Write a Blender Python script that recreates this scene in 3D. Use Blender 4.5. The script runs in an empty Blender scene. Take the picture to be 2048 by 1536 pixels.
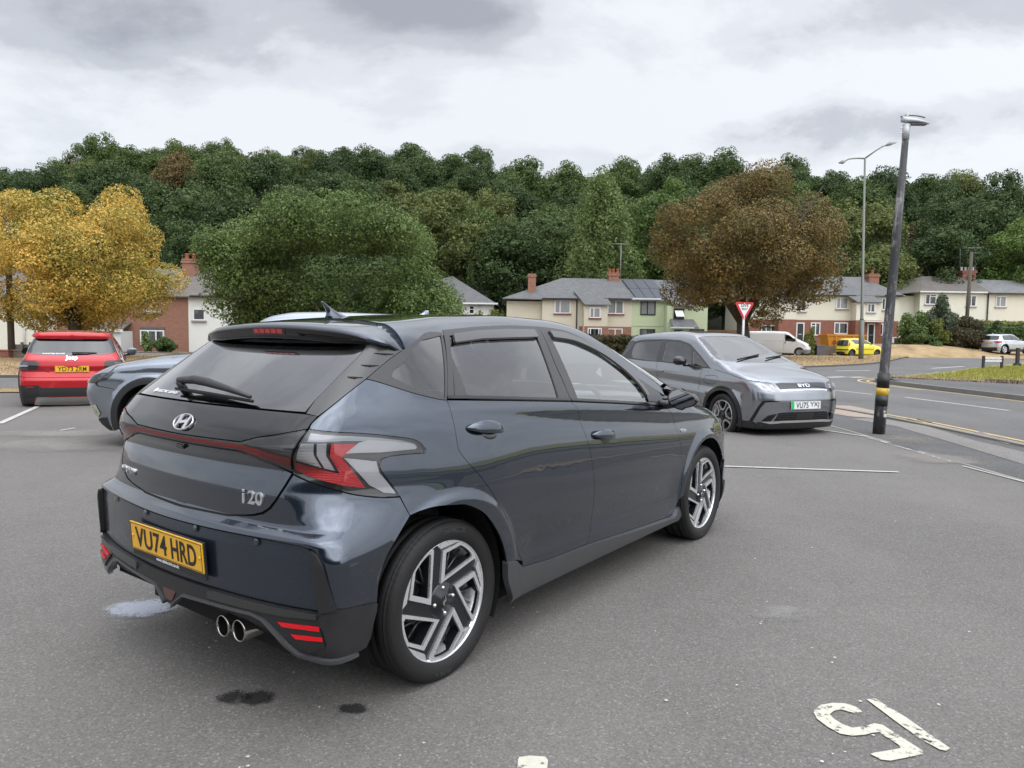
import bpy, bmesh, math, random
import numpy as np
from math import radians, pi, sin, cos
from mathutils import Vector, Matrix
from mathutils.geometry import delaunay_2d_cdt
random.seed(7); np.random.seed(7)
sc=bpy.context.scene
# ---------------------------------------------------------------- camera
CAM_H=1.3587
cd=bpy.data.cameras.new('camera'); cam=bpy.data.objects.new('camera',cd); sc.collection.objects.link(cam)
cd.sensor_width=36; cd.sensor_fit='HORIZONTAL'; cd.lens=1460/2048*36; cd.clip_start=.05; cd.clip_end=4000
cam.matrix_world=Matrix.Translation((0,0,CAM_H))@Matrix.Rotation(pi/2-.0667446,4,'X')@Matrix.Rotation(.0125088,4,'Z')
sc.camera=cam
# ---------------------------------------------------------------- world
SUN_EL,SUN_AZ=radians(50),radians(145)      # azimuth from +y towards +x
w=bpy.data.worlds.new('World'); sc.world=w; w.use_nodes=True
nt=w.node_tree; N=nt.nodes; L=nt.links; N.clear()
def wn(t,**k):
    n=N.new(t)
    for a,b in k.items(): setattr(n,a,b)
    return n
def wm(op,a,b=None,c=None):
    n=wn('ShaderNodeMath',operation=op)
    for i,v in enumerate((a,b,c)):
        if v is None: continue
        if isinstance(v,(int,float)): n.inputs[i].default_value=v
        else: L.new(v,n.inputs[i])
    return n.outputs[0]
out=wn('ShaderNodeOutputWorld'); bg=wn('ShaderNodeBackground'); tc=wn('ShaderNodeTexCoord'); sep=wn('ShaderNodeSeparateXYZ')
L.new(tc.outputs['Generated'],sep.inputs[0])
zc=wm('MAXIMUM',wm('ADD',sep.outputs[2],.42),.1)
px=wm('DIVIDE',sep.outputs[0],zc); py=wm('DIVIDE',sep.outputs[1],zc)
cmb=wn('ShaderNodeCombineXYZ'); L.new(wm('MULTIPLY',px,.8),cmb.inputs[0]); L.new(py,cmb.inputs[1]); cmb.inputs[2].default_value=3.1
def noise(scale,detail,rough,off,dist=.0):
    mp=wn('ShaderNodeMapping'); mp.inputs['Location'].default_value=off; L.new(cmb.outputs[0],mp.inputs[0])
    n=wn('ShaderNodeTexNoise'); n.inputs['Scale'].default_value=scale; n.inputs['Detail'].default_value=detail; n.inputs['Roughness'].default_value=rough; n.inputs['Distortion'].default_value=dist
    L.new(mp.outputs[0],n.inputs['Vector']); return n.outputs[0]
n1=noise(2.2,9,.58,(1.3,.4,0),.25); n2=noise(7.,8,.62,(4.,2.,0),.2)
# named cloud banks: direction, spread, depth
def bank(az,el,saz,sel,amt):
    # angular distance in azimuth / elevation
    a=wm('ARCTAN2',sep.outputs[0],sep.outputs[1]); e=wm('ARCSINE',sep.outputs[2])
    da=wm('DIVIDE',wm('SUBTRACT',a,radians(az)),radians(saz)); de=wm('DIVIDE',wm('SUBTRACT',e,radians(el)),radians(sel))
    r=wm('ADD',wm('MULTIPLY',da,da),wm('MULTIPLY',de,de))
    g=wm('POWER',2.718,wm('MULTIPLY',r,-1.))
    return wm('MULTIPLY',g,amt)
tot=None
for b in [(-29,19,10,4.,.85),(-36,25,12,4,.5),(-12,24.,8,2.2,.95),(-3,22.8,6,1.8,.75),(26,14.5,10,1.9,1.15),(19,20,5,1.5,.45),(33,21,8,2.8,.8),(8,10,18,2.5,-.3),(5,17,12,3,-.35),(-16,14,8,3,-.25),(120,35,40,12,.6),(-120,40,50,14,.6),(95,52,22,9,.9),(55,40,26,7,.7),(150,60,40,9,.8),(-90,60,40,10,.7),(20,56,26,8,.8),(-30,42,22,6,.7),(70,66,30,6,.7)]:
    g=bank(*b); tot=g if tot is None else wm('ADD',tot,g)
dens=wm('ADD',wm('MULTIPLY',wm('SUBTRACT',n1,.47),2.3),wm('ADD',wm('MULTIPLY',tot,wm('ADD',.45,wm('MULTIPLY',n2,.55))),wm('MULTIPLY',wm('SUBTRACT',n2,.5),.55)))
cr=wn('ShaderNodeValToRGB'); cr.color_ramp.interpolation='EASE'
L.new(dens,cr.inputs[0])
e=cr.color_ramp.elements
e[0].position=.0; e[0].color=(.625,.645,.675,1)
e[1].position=.95; e[1].color=(.285,.298,.335,1)
m=e.new(.22); m.color=(.55,.57,.605,1)
m=e.new(.48); m.color=(.42,.437,.475,1)
sky=wn('ShaderNodeTexSky'); sky.sky_type='NISHITA'; sky.sun_disc=False; sky.sun_elevation=SUN_EL; sky.sun_rotation=SUN_AZ
sk=wn('ShaderNodeVectorMath',operation='SCALE'); L.new(sky.outputs[0],sk.inputs[0]); sk.inputs['Scale'].default_value=1.0
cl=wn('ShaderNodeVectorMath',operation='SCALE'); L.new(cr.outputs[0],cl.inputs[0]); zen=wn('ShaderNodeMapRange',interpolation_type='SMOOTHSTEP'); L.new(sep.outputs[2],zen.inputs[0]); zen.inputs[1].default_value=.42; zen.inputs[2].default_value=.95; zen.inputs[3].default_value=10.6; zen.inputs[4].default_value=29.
# the sun's glow spread by the cloud, behind and to the right of the photographer
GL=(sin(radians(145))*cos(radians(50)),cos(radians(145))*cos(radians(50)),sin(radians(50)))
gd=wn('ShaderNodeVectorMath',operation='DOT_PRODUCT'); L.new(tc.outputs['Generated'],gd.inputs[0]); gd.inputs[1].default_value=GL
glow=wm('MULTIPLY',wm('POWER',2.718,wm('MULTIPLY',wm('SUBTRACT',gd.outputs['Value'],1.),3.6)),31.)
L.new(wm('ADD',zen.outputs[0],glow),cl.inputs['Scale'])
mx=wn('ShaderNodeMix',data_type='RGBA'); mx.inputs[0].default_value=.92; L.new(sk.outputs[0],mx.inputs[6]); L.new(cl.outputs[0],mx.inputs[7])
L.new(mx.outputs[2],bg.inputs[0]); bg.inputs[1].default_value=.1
L.new(bg.outputs[0],out.inputs[0])
# ---------------------------------------------------------------- sun (veiled by cloud)
sd=bpy.data.lights.new('sun','SUN'); sd.energy=.5; sd.angle=radians(70); sd.color=(1,.96,.90)
so=bpy.data.objects.new('sun',sd); sc.collection.objects.link(so)
dv=Vector((sin(SUN_AZ)*cos(SUN_EL),cos(SUN_AZ)*cos(SUN_EL),sin(SUN_EL)))
so.rotation_euler=dv.to_track_quat('Z','Y').to_euler()
sc.view_settings.view_transform='Standard'; sc.view_settings.look='None'; sc.view_settings.exposure=.45; sc.view_settings.gamma=1
sc.cycles.max_bounces=8; sc.cycles.transparent_max_bounces=16; sc.cycles.sample_clamp_indirect=6
def gblur(a,sig,axis):
    if sig<=0: return a
    n=int(4*sig)+1;k=np.exp(-.5*(np.arange(-n,n+1)/sig)**2);k/=k.sum()
    pad=[(0,0)]*a.ndim;pad[axis]=(n,n)
    b=np.pad(a,pad,mode='reflect',reflect_type='odd') if a.shape[axis]>n else np.pad(a,pad,mode='edge')
    return np.apply_along_axis(lambda v:np.convolve(v,k,'valid'),axis,b)
def lin(pts,x):
    p=np.array(pts,float);return np.interp(x,p[:,0],p[:,1])
def curve(pts,x,sig=.02,step=.004):
    # linear control polyline rounded by a gaussian of width sig (metres)
    p=np.array(pts,float);t=np.arange(p[0,0]-.3,p[-1,0]+.3,step)
    v=np.interp(t,p[:,0],p[:,1])
    lo=t<p[0,0];v[lo]=p[0,1]+(t[lo]-p[0,0])*(p[1,1]-p[0,1])/(p[1,0]-p[0,0])
    hi=t>p[-1,0];v[hi]=p[-1,1]+(t[hi]-p[-1,0])*(p[-1,1]-p[-2,1])/(p[-1,0]-p[-2,0])
    return np.interp(x,t,gblur(v,sig/step,0))
def sstep(a,b,x):
    t=np.clip((x-a)/(b-a),0,1);return t*t*(3-2*t)
def smax(a,b,k):
    h=np.maximum(k-np.abs(a-b),0)/k
    return np.maximum(a,b)+h*h*k*.25
class Tab:
    def __init__(s,u0,u1,v0,v1,step=.01):
        s.u=np.arange(u0,u1+step,step);s.v=np.arange(v0,v1+step,step);s.st=step;s.u0=u0;s.v0=v0
        s.U,s.V=np.meshgrid(s.u,s.v,indexing='ij');s.a=np.zeros_like(s.U)
    def blur(s,su,sv):
        s.a=gblur(gblur(s.a,su/s.st,0),sv/s.st,1);return s
    def __call__(s,u,v):
        x=(u-s.u0)/s.st;y=(v-s.v0)/s.st
        x=np.clip(x,1,len(s.u)-2.001);y=np.clip(y,1,len(s.v)-2.001)
        i=np.floor(x).astype(int);j=np.floor(y).astype(int);fx=x-i;fy=y-j
        def w(t): # cubic b-spline weights (smooth C2)
            return ((1-t)**3/6,(3*t**3-6*t*t+4)/6,(-3*t**3+3*t*t+3*t+1)/6,t**3/6)
        wx=w(fx);wy=w(fy);r=0
        for a in range(4):
            for b in range(4):
                r=r+wx[a]*wy[b]*s.a[i+a-1,j+b-1]
        return r
class Shell:
    """car body = smooth intersection of side, rear, front and top surfaces (car axes: x forward, y left, z up, metres)"""
    def __init__(s,side,rear,front,top,kr,kf,kt,x0,x1,yc=.45,R=.35,ky=None):
        s.side,s.rear,s.front,s.top=side,rear,front,top;s.kr,s.kf,s.kt=kr,kf,kt;s.x0,s.x1,s.yc,s.R=x0,x1,yc,R
    def F(s,x,y,z):
        ay=np.abs(y)
        a=ay-s.side(x,z);r=s.rear(ay,z)-x;f=x-s.front(ay,z);t=z-s.top(x,ay)
        kr=s.kr(z) if callable(s.kr) else s.kr
        q=smax(a,r,kr);q=smax(q,f,s.kf);return smax(q,t,s.kt)
    def cast(s,o,d,t0,t1,n=40):
        lo=np.full(len(o),float(t0));hi=np.full(len(o),float(t1))
        f=lambda t:(lambda p:s.F(p[:,0],p[:,1],p[:,2]))(o+d*t[:,None])
        for _ in range(9):
            m=(lo+hi)/2;v=f(m)<0;lo=np.where(v,m,lo);hi=np.where(v,hi,m)
        a,b=lo,hi;fa,fb=f(a),f(b)
        for _ in range(5):
            m=np.where(np.abs(fb-fa)>1e-12,a-fa*(b-a)/(fb-fa+1e-15),(a+b)/2);m=np.clip(m,a,b);fm=f(m);v=fm<0
            a=np.where(v,m,a);fa=np.where(v,fm,fa*.5);b=np.where(v,b,m);fb=np.where(v,fb*.5,fm)
            k=np.abs(fm)<1e-7;a=np.where(k,m,a);b=np.where(k,m,b)
        return o+d*((a+b)/2)[:,None]
    def normal(s,p,e=.003):
        x,y,z=p.T
        n=np.stack([s.F(x+e,y,z)-s.F(x-e,y,z),s.F(x,y+e,z)-s.F(x,y-e,z),s.F(x,y,z+e)-s.F(x,y,z-e)],-1)
        return n/np.maximum(np.linalg.norm(n,axis=1),1e-9)[:,None]
    # unrolled perimeter coordinate s of the right hand side (y<0): s=x along the side, then round the corners
    def wrapray(s,S):
        S=np.asarray(S,float);q=np.pi/2*s.R
        o=np.zeros((len(S),3));d=np.zeros((len(S),3))
        a=(S>=s.x0)&(S<=s.x1);o[a,0]=S[a];o[a,1]=-s.yc;d[a,1]=-1
        b=(S<s.x0)&(S>=s.x0-q);th=(s.x0-S[b])/s.R;o[b,0]=s.x0;o[b,1]=-s.yc;d[b,0]=-np.sin(th);d[b,1]=-np.cos(th)
        c=S<s.x0-q;o[c,0]=s.x0;o[c,1]=-s.yc+(s.x0-q-S[c]);d[c,0]=-1
        b=(S>s.x1)&(S<=s.x1+q);th=(S[b]-s.x1)/s.R;o[b,0]=s.x1;o[b,1]=-s.yc;d[b,0]=np.sin(th);d[b,1]=-np.cos(th)
        c=S>s.x1+q;o[c,0]=s.x1;o[c,1]=-s.yc+(S[c]-s.x1-q);d[c,0]=1
        return o,d
    def wrap(s,sz):
        sz=np.asarray(sz,float);o,d=s.wrapray(sz[:,0]);o[:,2]=sz[:,1]
        return s.cast(o,d,-.3,2.2)
    def down(s,xy):
        xy=np.asarray(xy,float);o=np.zeros((len(xy),3));o[:,:2]=xy;o[:,2]=.5;d=np.zeros_like(o);d[:,2]=1
        return s.cast(o,d,0,1.6)
    def unwrap(s,p):
        x,y,z=p;q=np.pi/2*s.R;my=y>0
        y=-abs(y)
        if x<s.x0:
            if y>-s.yc: S=s.x0-q-(y+s.yc)
            else: S=s.x0-s.R*np.arctan2(s.x0-x,-s.yc-y)
        elif x>s.x1:
            if y>-s.yc: S=s.x1+q+(y+s.yc)
            else: S=s.x1+s.R*np.arctan2(x-s.x1,-s.yc-y)
        else: S=x
        return (S,z)
def hatch_shell():
    """dark blue hatchback"""
    S=Tab(-1.1,3.8,.05,1.6,.006)
    X,Z=S.U,S.V
    # base tumblehome
    base=curve([(.05,.70),(.16,.73),(.25,.765),(.36,.772),(.5,.778),(.7,.782),(.85,.778),(1.0,.765),(1.06,.748),(1.12,.722),(1.25,.66),(1.34,.612),(1.41,.565),(1.5,.49),(1.6,.40)],Z,.025)
    # shoulder crease, the hollow band under it and the swell through the handles
    zc=curve([(-.8,1.05),(0,1.058),(.4,1.042),(.93,1.005),(1.5,.955),(2.0,.905),(2.6,.85),(3.1,.80)],X,.1)
    wb_=.006+.060*sstep(-.3,1.3,X)*(1-.6*sstep(1.9,2.75,X))
    amp=sstep(-.15,.35,X)*(1-sstep(2.5,3.1,X))
    d=zc-Z
    t=np.clip(d-wb_,0,.32)
    up=.30*np.clip(-d,0,None)
    a=-up-.20*np.clip(d,0,wb_)+(.30*t-.30*t*t/.64)*.9-.016*sstep(.0,.25,t)
    a=a*amp
    a=a-.016*sstep(.62,.40,Z)*sstep(.35,.6,X)*sstep(2.3,2.0,X)
    a=a+.009*sstep(.395,.35,Z)*sstep(.35,.6,X)*sstep(2.3,2.0,X)
    S.a=base+a
    # rear haunch
    S.a+=.022*np.exp(-((X-.0)/.42)**2-((Z-.78)/.22)**2)
    # plan taper
    hi=curve([(-1.1,.30),(-.75,.145),(-.55,.085),(-.3,.035),(0,.006),(.4,0),(2.0,0),(2.6,.006),(3.0,.045),(3.25,.12),(3.5,.3),(3.8,.6)],X,.1)
    lo=curve([(-1.1,.0),(-.72,-.04),(-.5,-.042),(-.25,-.018),(0,-.004),(.4,0),(2.0,0),(2.6,.002),(3.0,.02),(3.25,.06),(3.5,.2),(3.8,.5)],X,.08)
    S.a-=lo+(hi-lo)*sstep(.60,.82,Z)
    S.a-=sstep(1.05,1.4,Z)*.045*sstep(.4,-.5,X)
    # wheel arch flares
    for cx in (0.,2.58):
        r=np.hypot(X-cx,Z-.315)
        S.a+=.016*sstep(.445,.405,r)*(Z<1.1)
    S.blur(.006,.005)
    R=Tab(-.3,1.2,.05,1.6)
    Y,Z=np.abs(R.U),R.V
    prof=curve([(.05,-.55),(.22,-.66),(.32,-.705),(.40,-.70),(.50,-.705),(.62,-.713),(.684,-.702),(.692,-.645),(.72,-.655),(.80,-.655),(.86,-.640),(.89,-.625),(.93,-.650),(.96,-.655),(1.01,-.640),(1.075,-.575),(1.09,-.555),(1.32,-.226),(1.38,-.17),(1.45,0.0),(1.6,.4)],Z,.007)
    cv=curve([(.05,.17),(.4,.17),(.6,.17),(.66,.17),(.68,.12),(1.05,.13),(1.15,.11),(1.4,.10),(1.6,.1)],Z,.02)
    R.a=prof+cv*Y*Y+.35*np.clip(Y-.45,0,None)**2*sstep(.68,.75,Z)
    R.blur(.006,.004)
    Fr=Tab(-.3,1.2,.05,1.6)
    Fr.a=curve([(.05,3.2),(.2,3.33),(.5,3.36),(.7,3.33),(.8,3.22),(1.6,2.2)],Fr.V,.03)-.25*Fr.U**2-.5*np.clip(Fr.U-.45,0,None)**2
    T=Tab(-1.1,3.8,-.3,1.2)
    X,Y=T.U,np.abs(T.V)
    T.a=curve([(-1.1,1.20),(-.5,1.352),(-.3,1.39),(0,1.425),(.4,1.453),(.9,1.468),(1.3,1.458),(1.5,1.437),(2.45,1.00),(2.55,.975),(3.1,.86),(3.35,.74),(3.8,.4)],X,.06)-.085*Y*Y-.25*np.clip(Y-.42,0,None)**2
    T.blur(.01,.01)
    kr=lambda z: np.interp(z,[.2,.60,.72,.82,1.02,1.1,1.4],[.05,.06,.10,.12,.09,.05,.04])
    return Shell(S,R,Fr,T,kr,.25,.07,0.0,2.9)
def gen_shell(wb,ro,fo,Hh,W,side,rear,front,top,camber=.085,kr=.10,kf=.12,kt=.07,taper_r=.05,taper_f=.08,creases=(),flare=.0,arch=(.0,.32,.40),cvr=.16,cvf=.20,rbow=.3,fbow=.45,step=.015):
    x0,x1=0.0,wb+.05
    S=Tab(-ro-.4,wb+fo+.4,.05,Hh+.15,step);X,Z=S.U,S.V
    S.a=curve(side,Z,.03)+0*X
    S.a=S.a-taper_r*np.clip((.35-X)/(ro+.35),0,None)**2-taper_f*np.clip((X-wb+.35)/(fo+.35),0,None)**2
    for (xa,xb,za,zb_,w,up,amp) in creases:
        zc=za+(zb_-za)*(X-xa)/(xb-xa);m=sstep(xa-.05,xa+.35,X)*(1-sstep(xb-.35,xb+.05,X));d=Z-zc
        S.a+=m*np.where(d>0,-up*np.clip(d,0,w),-amp*np.clip(-d,0,w)+amp*np.clip(-d-w,0,w*1.0))
    for cx in (0.,wb):
        r=np.hypot(X-cx,Z-arch[1]);S.a+=flare*sstep(arch[2]+.09,arch[2]+.04,r)*(Z<1.1)
    S.blur(.012,.012)
    R=Tab(-.3,1.2,.05,Hh+.15,step);Y,Z=np.abs(R.U),R.V
    R.a=curve(rear,Z,.012)+cvr*Y*Y+rbow*np.clip(Y-.5,0,None)**2;R.blur(.01,.008)
    F=Tab(-.3,1.2,.05,Hh+.15,step);Y,Z=np.abs(F.U),F.V
    F.a=curve(front,Z,.015)-cvf*Y*Y-fbow*np.clip(Y-.45,0,None)**2;F.blur(.01,.01)
    T=Tab(-ro-.5,wb+fo+.5,-.3,1.3,step);X,Y=T.U,np.abs(T.V)
    T.a=curve(top,X,.05)-camber*Y*Y-.25*np.clip(Y-.45,0,None)**2;T.blur(.01,.01)
    return Shell(S,R,F,T,kr,kf,kt,x0,x1)
CARS={}
CARS['byd']=dict(wb=2.70,ro=.73,fo=.86,Hh=1.57,W=.80,
  side=[(.05,.70),(.2,.755),(.35,.775),(.5,.785),(.7,.79),(.9,.785),(1.0,.765),(1.06,.74),(1.2,.675),(1.4,.58),(1.5,.52),(1.6,.45)],
  rear=[(.1,-.60),(.3,-.70),(.6,-.73),(.8,-.71),(1.0,-.66),(1.1,-.60),(1.45,-.38),(1.55,-.30),(1.7,-.1)],
  front=[(.1,3.40),(.22,3.50),(.40,3.545),(.60,3.56),(.74,3.54),(.84,3.48),(.92,3.36),(1.0,3.1),(1.2,2.4),(1.6,1.5)],
  top=[(-1.2,1.42),(-.5,1.475),(0,1.525),(.6,1.563),(1.2,1.57),(1.65,1.53),(1.9,1.47),(2.72,1.10),(2.80,1.06),(3.1,1.00),(3.35,.92),(3.52,.82),(3.9,.5)],
  creases=[(-.4,3.2,.93,.80,.10,.10,.28)],flare=.012,arch=(0,.32,.40))
CARS['jeep']=dict(wb=2.56,ro=.70,fo=.82,Hh=1.50,W=.82,
  side=[(.05,.74),(.25,.80),(.5,.83),(.7,.84),(.9,.82),(1.0,.78),(1.05,.745),(1.2,.69),(1.35,.61),(1.45,.55),(1.6,.45)],
  rear=[(.1,-.55),(.25,-.66),(.40,-.70),(.62,-.72),(.66,-.70),(.80,-.66),(.83,-.70),(.98,-.68),(1.04,-.64),(1.08,-.60),(1.36,-.46),(1.40,-.50),(1.46,-.46),(1.6,-.1)],
  front=[(.1,3.1),(.3,3.32),(.6,3.38),(.85,3.36),(1.0,3.2),(1.6,1.5)],
  top=[(-1.2,1.42),(-.45,1.465),(.3,1.50),(1.2,1.505),(1.6,1.47),(2.35,1.10),(2.5,1.06),(3.1,1.0),(3.3,.93),(3.8,.6)],
  flare=.02,arch=(0,.34,.42),kr=.07,cvr=.12,rbow=.25)
CARS['suv']=dict(wb=2.66,ro=.80,fo=.95,Hh=1.65,W=.83,
  side=[(.05,.74),(.25,.80),(.5,.83),(.8,.84),(.95,.82),(1.05,.79),(1.12,.755),(1.3,.69),(1.5,.61),(1.6,.54),(1.75,.45)],
  rear=[(.1,-.6),(.3,-.75),(.6,-.80),(1.0,-.76),(1.1,-.70),(1.55,-.42),(1.7,-.2)],
  front=[(.1,3.20),(.25,3.42),(.45,3.55),(.62,3.61),(.76,3.58),(.86,3.50),(.94,3.35),(1.1,2.9),(1.7,1.5)],
  top=[(-1.2,1.52),(-.6,1.575),(0,1.605),(.7,1.625),(1.15,1.615),(1.42,1.565),(2.0,1.18),(2.15,1.13),(2.7,1.085),(3.2,1.0),(3.45,.92),(3.9,.6)],
  creases=[(-.4,3.3,1.0,.92,.06,.1,.2)],flare=.02,arch=(0,.35,.43))
POSE={'byd':(3.80,10.96,-68.8,-.10,2.70),'jeep':(-8.09,13.5,117.,-.15,0.),'suv':(-4.13,9.15,180.,0.,2.66)}
def world_pose(k):
    x,y,a,z,fx=POSE[k];a=np.radians(a);return x-fx*np.cos(a),y-fx*np.sin(a),a,z
# ================================================================ materials
MATS={}
def newmat(name):
    m=bpy.data.materials.new(name); m.use_nodes=True; m.node_tree.nodes.clear(); return m
class G:
    """small helper for writing node graphs"""
    def __init__(s,m): s.n=m.node_tree.nodes; s.l=m.node_tree.links; s.o=s.n.new('ShaderNodeOutputMaterial')
    def new(s,t,ins={},**k):
        n=s.n.new(t)
        for a,b in k.items(): setattr(n,a,b)
        for a,b in ins.items(): s.put(n,a,b)
        return n
    def put(s,n,a,b):
        i=n.inputs[a]
        if isinstance(b,bpy.types.NodeSocket): s.l.new(b,i)
        else: i.default_value=b if not (isinstance(b,tuple) and len(b)==3 and i.type=='RGBA') else (*b,1)
    def m(s,op,a,b=None,c=None,clamp=False):
        n=s.n.new('ShaderNodeMath'); n.operation=op; n.use_clamp=clamp
        for i,v in enumerate((a,b,c)):
            if v is not None: s.put(n,i,v)
        return n.outputs[0]
    def mix(s,f,a,b,blend='MIX'):
        n=s.n.new('ShaderNodeMix'); n.data_type='RGBA'; n.blend_type=blend
        s.put(n,0,f); s.put(n,6,a); s.put(n,7,b); return n.outputs[2]
    def ramp(s,f,stops,interp='LINEAR'):
        n=s.n.new('ShaderNodeValToRGB'); s.put(n,0,f); r=n.color_ramp; r.interpolation=interp
        while len(r.elements)<len(stops): r.elements.new(.5)
        for e,(p,c) in zip(r.elements,stops): e.position=p; e.color=(*c,1) if len(c)==3 else c
        return n.outputs[0]
    def obj(s,scale=(1,1,1),loc=(0,0,0),rot=(0,0,0),kind='Object'):
        t=s.n.new('ShaderNodeTexCoord'); mp=s.n.new('ShaderNodeMapping'); s.l.new(t.outputs[kind],mp.inputs[0])
        mp.inputs['Scale'].default_value=scale; mp.inputs['Location'].default_value=loc; mp.inputs['Rotation'].default_value=rot
        return mp.outputs[0]
    def noise(s,v,scale,detail=4,rough=.5,dist=0,out=0):
        n=s.new('ShaderNodeTexNoise',{'Vector':v,'Scale':scale,'Detail':detail,'Roughness':rough,'Distortion':dist}); return n.outputs[out]
    def bsdf(s,**k):
        p=s.n.new('ShaderNodeBsdfPrincipled'); s.l.new(p.outputs[0],s.o.inputs[0])
        for a,b in k.items(): s.put(p,a.replace('_',' '),b)
        return p
    def bump(s,p,h,strength=.3,dist=.01):
        b=s.new('ShaderNodeBump',{'Height':h,'Strength':strength,'Distance':dist}); s.l.new(b.outputs[0],p.inputs['Normal']); return b
def simple(name,col,rough=.5,metal=0.,coat=0.,spec=.5,var=0.,vs=8,bump=0,bs=60,emit=None,coatr=.03):
    if name in MATS: return MATS[name]
    m=newmat(name); g=G(m); c=(*col,1)
    p=g.bsdf(Roughness=rough,Metallic=metal,Coat_Weight=coat,Coat_Roughness=coatr,Specular_IOR_Level=spec); p.inputs['Base Color'].default_value=c
    if var:
        n=g.noise(g.obj(),vs,5,.6); f=g.m('MULTIPLY_ADD',n,2*var,1-var)
        v=g.new('ShaderNodeVectorMath',{0:(col[0],col[1],col[2])},operation='SCALE'); g.put(v,'Scale',f); g.l.new(v.outputs[0],p.inputs['Base Color'])
        rr=g.m('MULTIPLY_ADD',n,.3,rough-.15,True); g.l.new(rr,p.inputs['Roughness'])
    if bump: g.bump(p,g.noise(g.obj(),bs,3),bump,.004)
    if emit: p.inputs['Emission Color'].default_value=(*emit,1); p.inputs['Emission Strength'].default_value=1
    MATS[name]=m; return m
def paint(name,col,metal=.4,rough=.35,flake=.25,dirt=.3,ior=1.6):
    if name in MATS: return MATS[name]
    m=newmat(name); g=G(m)
    v=g.obj((900,900,900)); vo=g.new('ShaderNodeTexVoronoi',{'Vector':v,'Scale':1.0}).outputs['Color']
    f=g.new('ShaderNodeSeparateColor',{0:vo}).outputs[0]
    c=g.mix(g.m('MULTIPLY',f,flake),col,tuple(min(1,x*2.4+.01) for x in col))
    d=g.noise(g.obj(),3.2,8,.65); z=g.new('ShaderNodeSeparateXYZ',{0:g.obj()}).outputs[2]
    low=g.m('MULTIPLY',g.m('SUBTRACT',1.,g.m('MULTIPLY',z,1.6,),clamp=True),dirt)
    dm=g.m('MULTIPLY',g.m('ADD',low,dirt*.5),g.m('MULTIPLY',d,1.3),clamp=True)
    c2=g.mix(dm,c,(.11,.105,.10))
    p=g.bsdf(Base_Color=c2,Metallic=metal,Roughness=rough,Coat_Weight=1.,Coat_IOR=ior)
    cr=g.m('MULTIPLY_ADD',dm,.35,.015,True); g.l.new(cr,p.inputs['Coat Roughness'])
    # very slight orange peel / panel waviness
    b=g.new('ShaderNodeBump',{'Height':g.noise(g.obj(),5.,2,.5),'Strength':.05,'Distance':.02}); g.l.new(b.outputs[0],p.inputs['Coat Normal'])
    MATS[name]=m; return m
def glassmat(name,tint=(.5,.55,.55),refl=1.0,rough=0.,ior=1.5,k=2.0):
    if name in MATS: return MATS[name]
    m=newmat(name); g=G(m)
    t=g.new('ShaderNodeBsdfTransparent',{0:tint}); gl=g.new('ShaderNodeBsdfGlossy',{0:(refl,refl,refl),'Roughness':rough})
    fr=g.new('ShaderNodeFresnel',{'IOR':ior}).outputs[0]
    mxs=g.new('ShaderNodeMixShader',{0:g.m('MULTIPLY_ADD',fr,k,.02,True)}); g.l.new(t.outputs[0],mxs.inputs[1]); g.l.new(gl.outputs[0],mxs.inputs[2])
    g.l.new(mxs.outputs[0],g.o.inputs[0]); MATS[name]=m; return m
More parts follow.
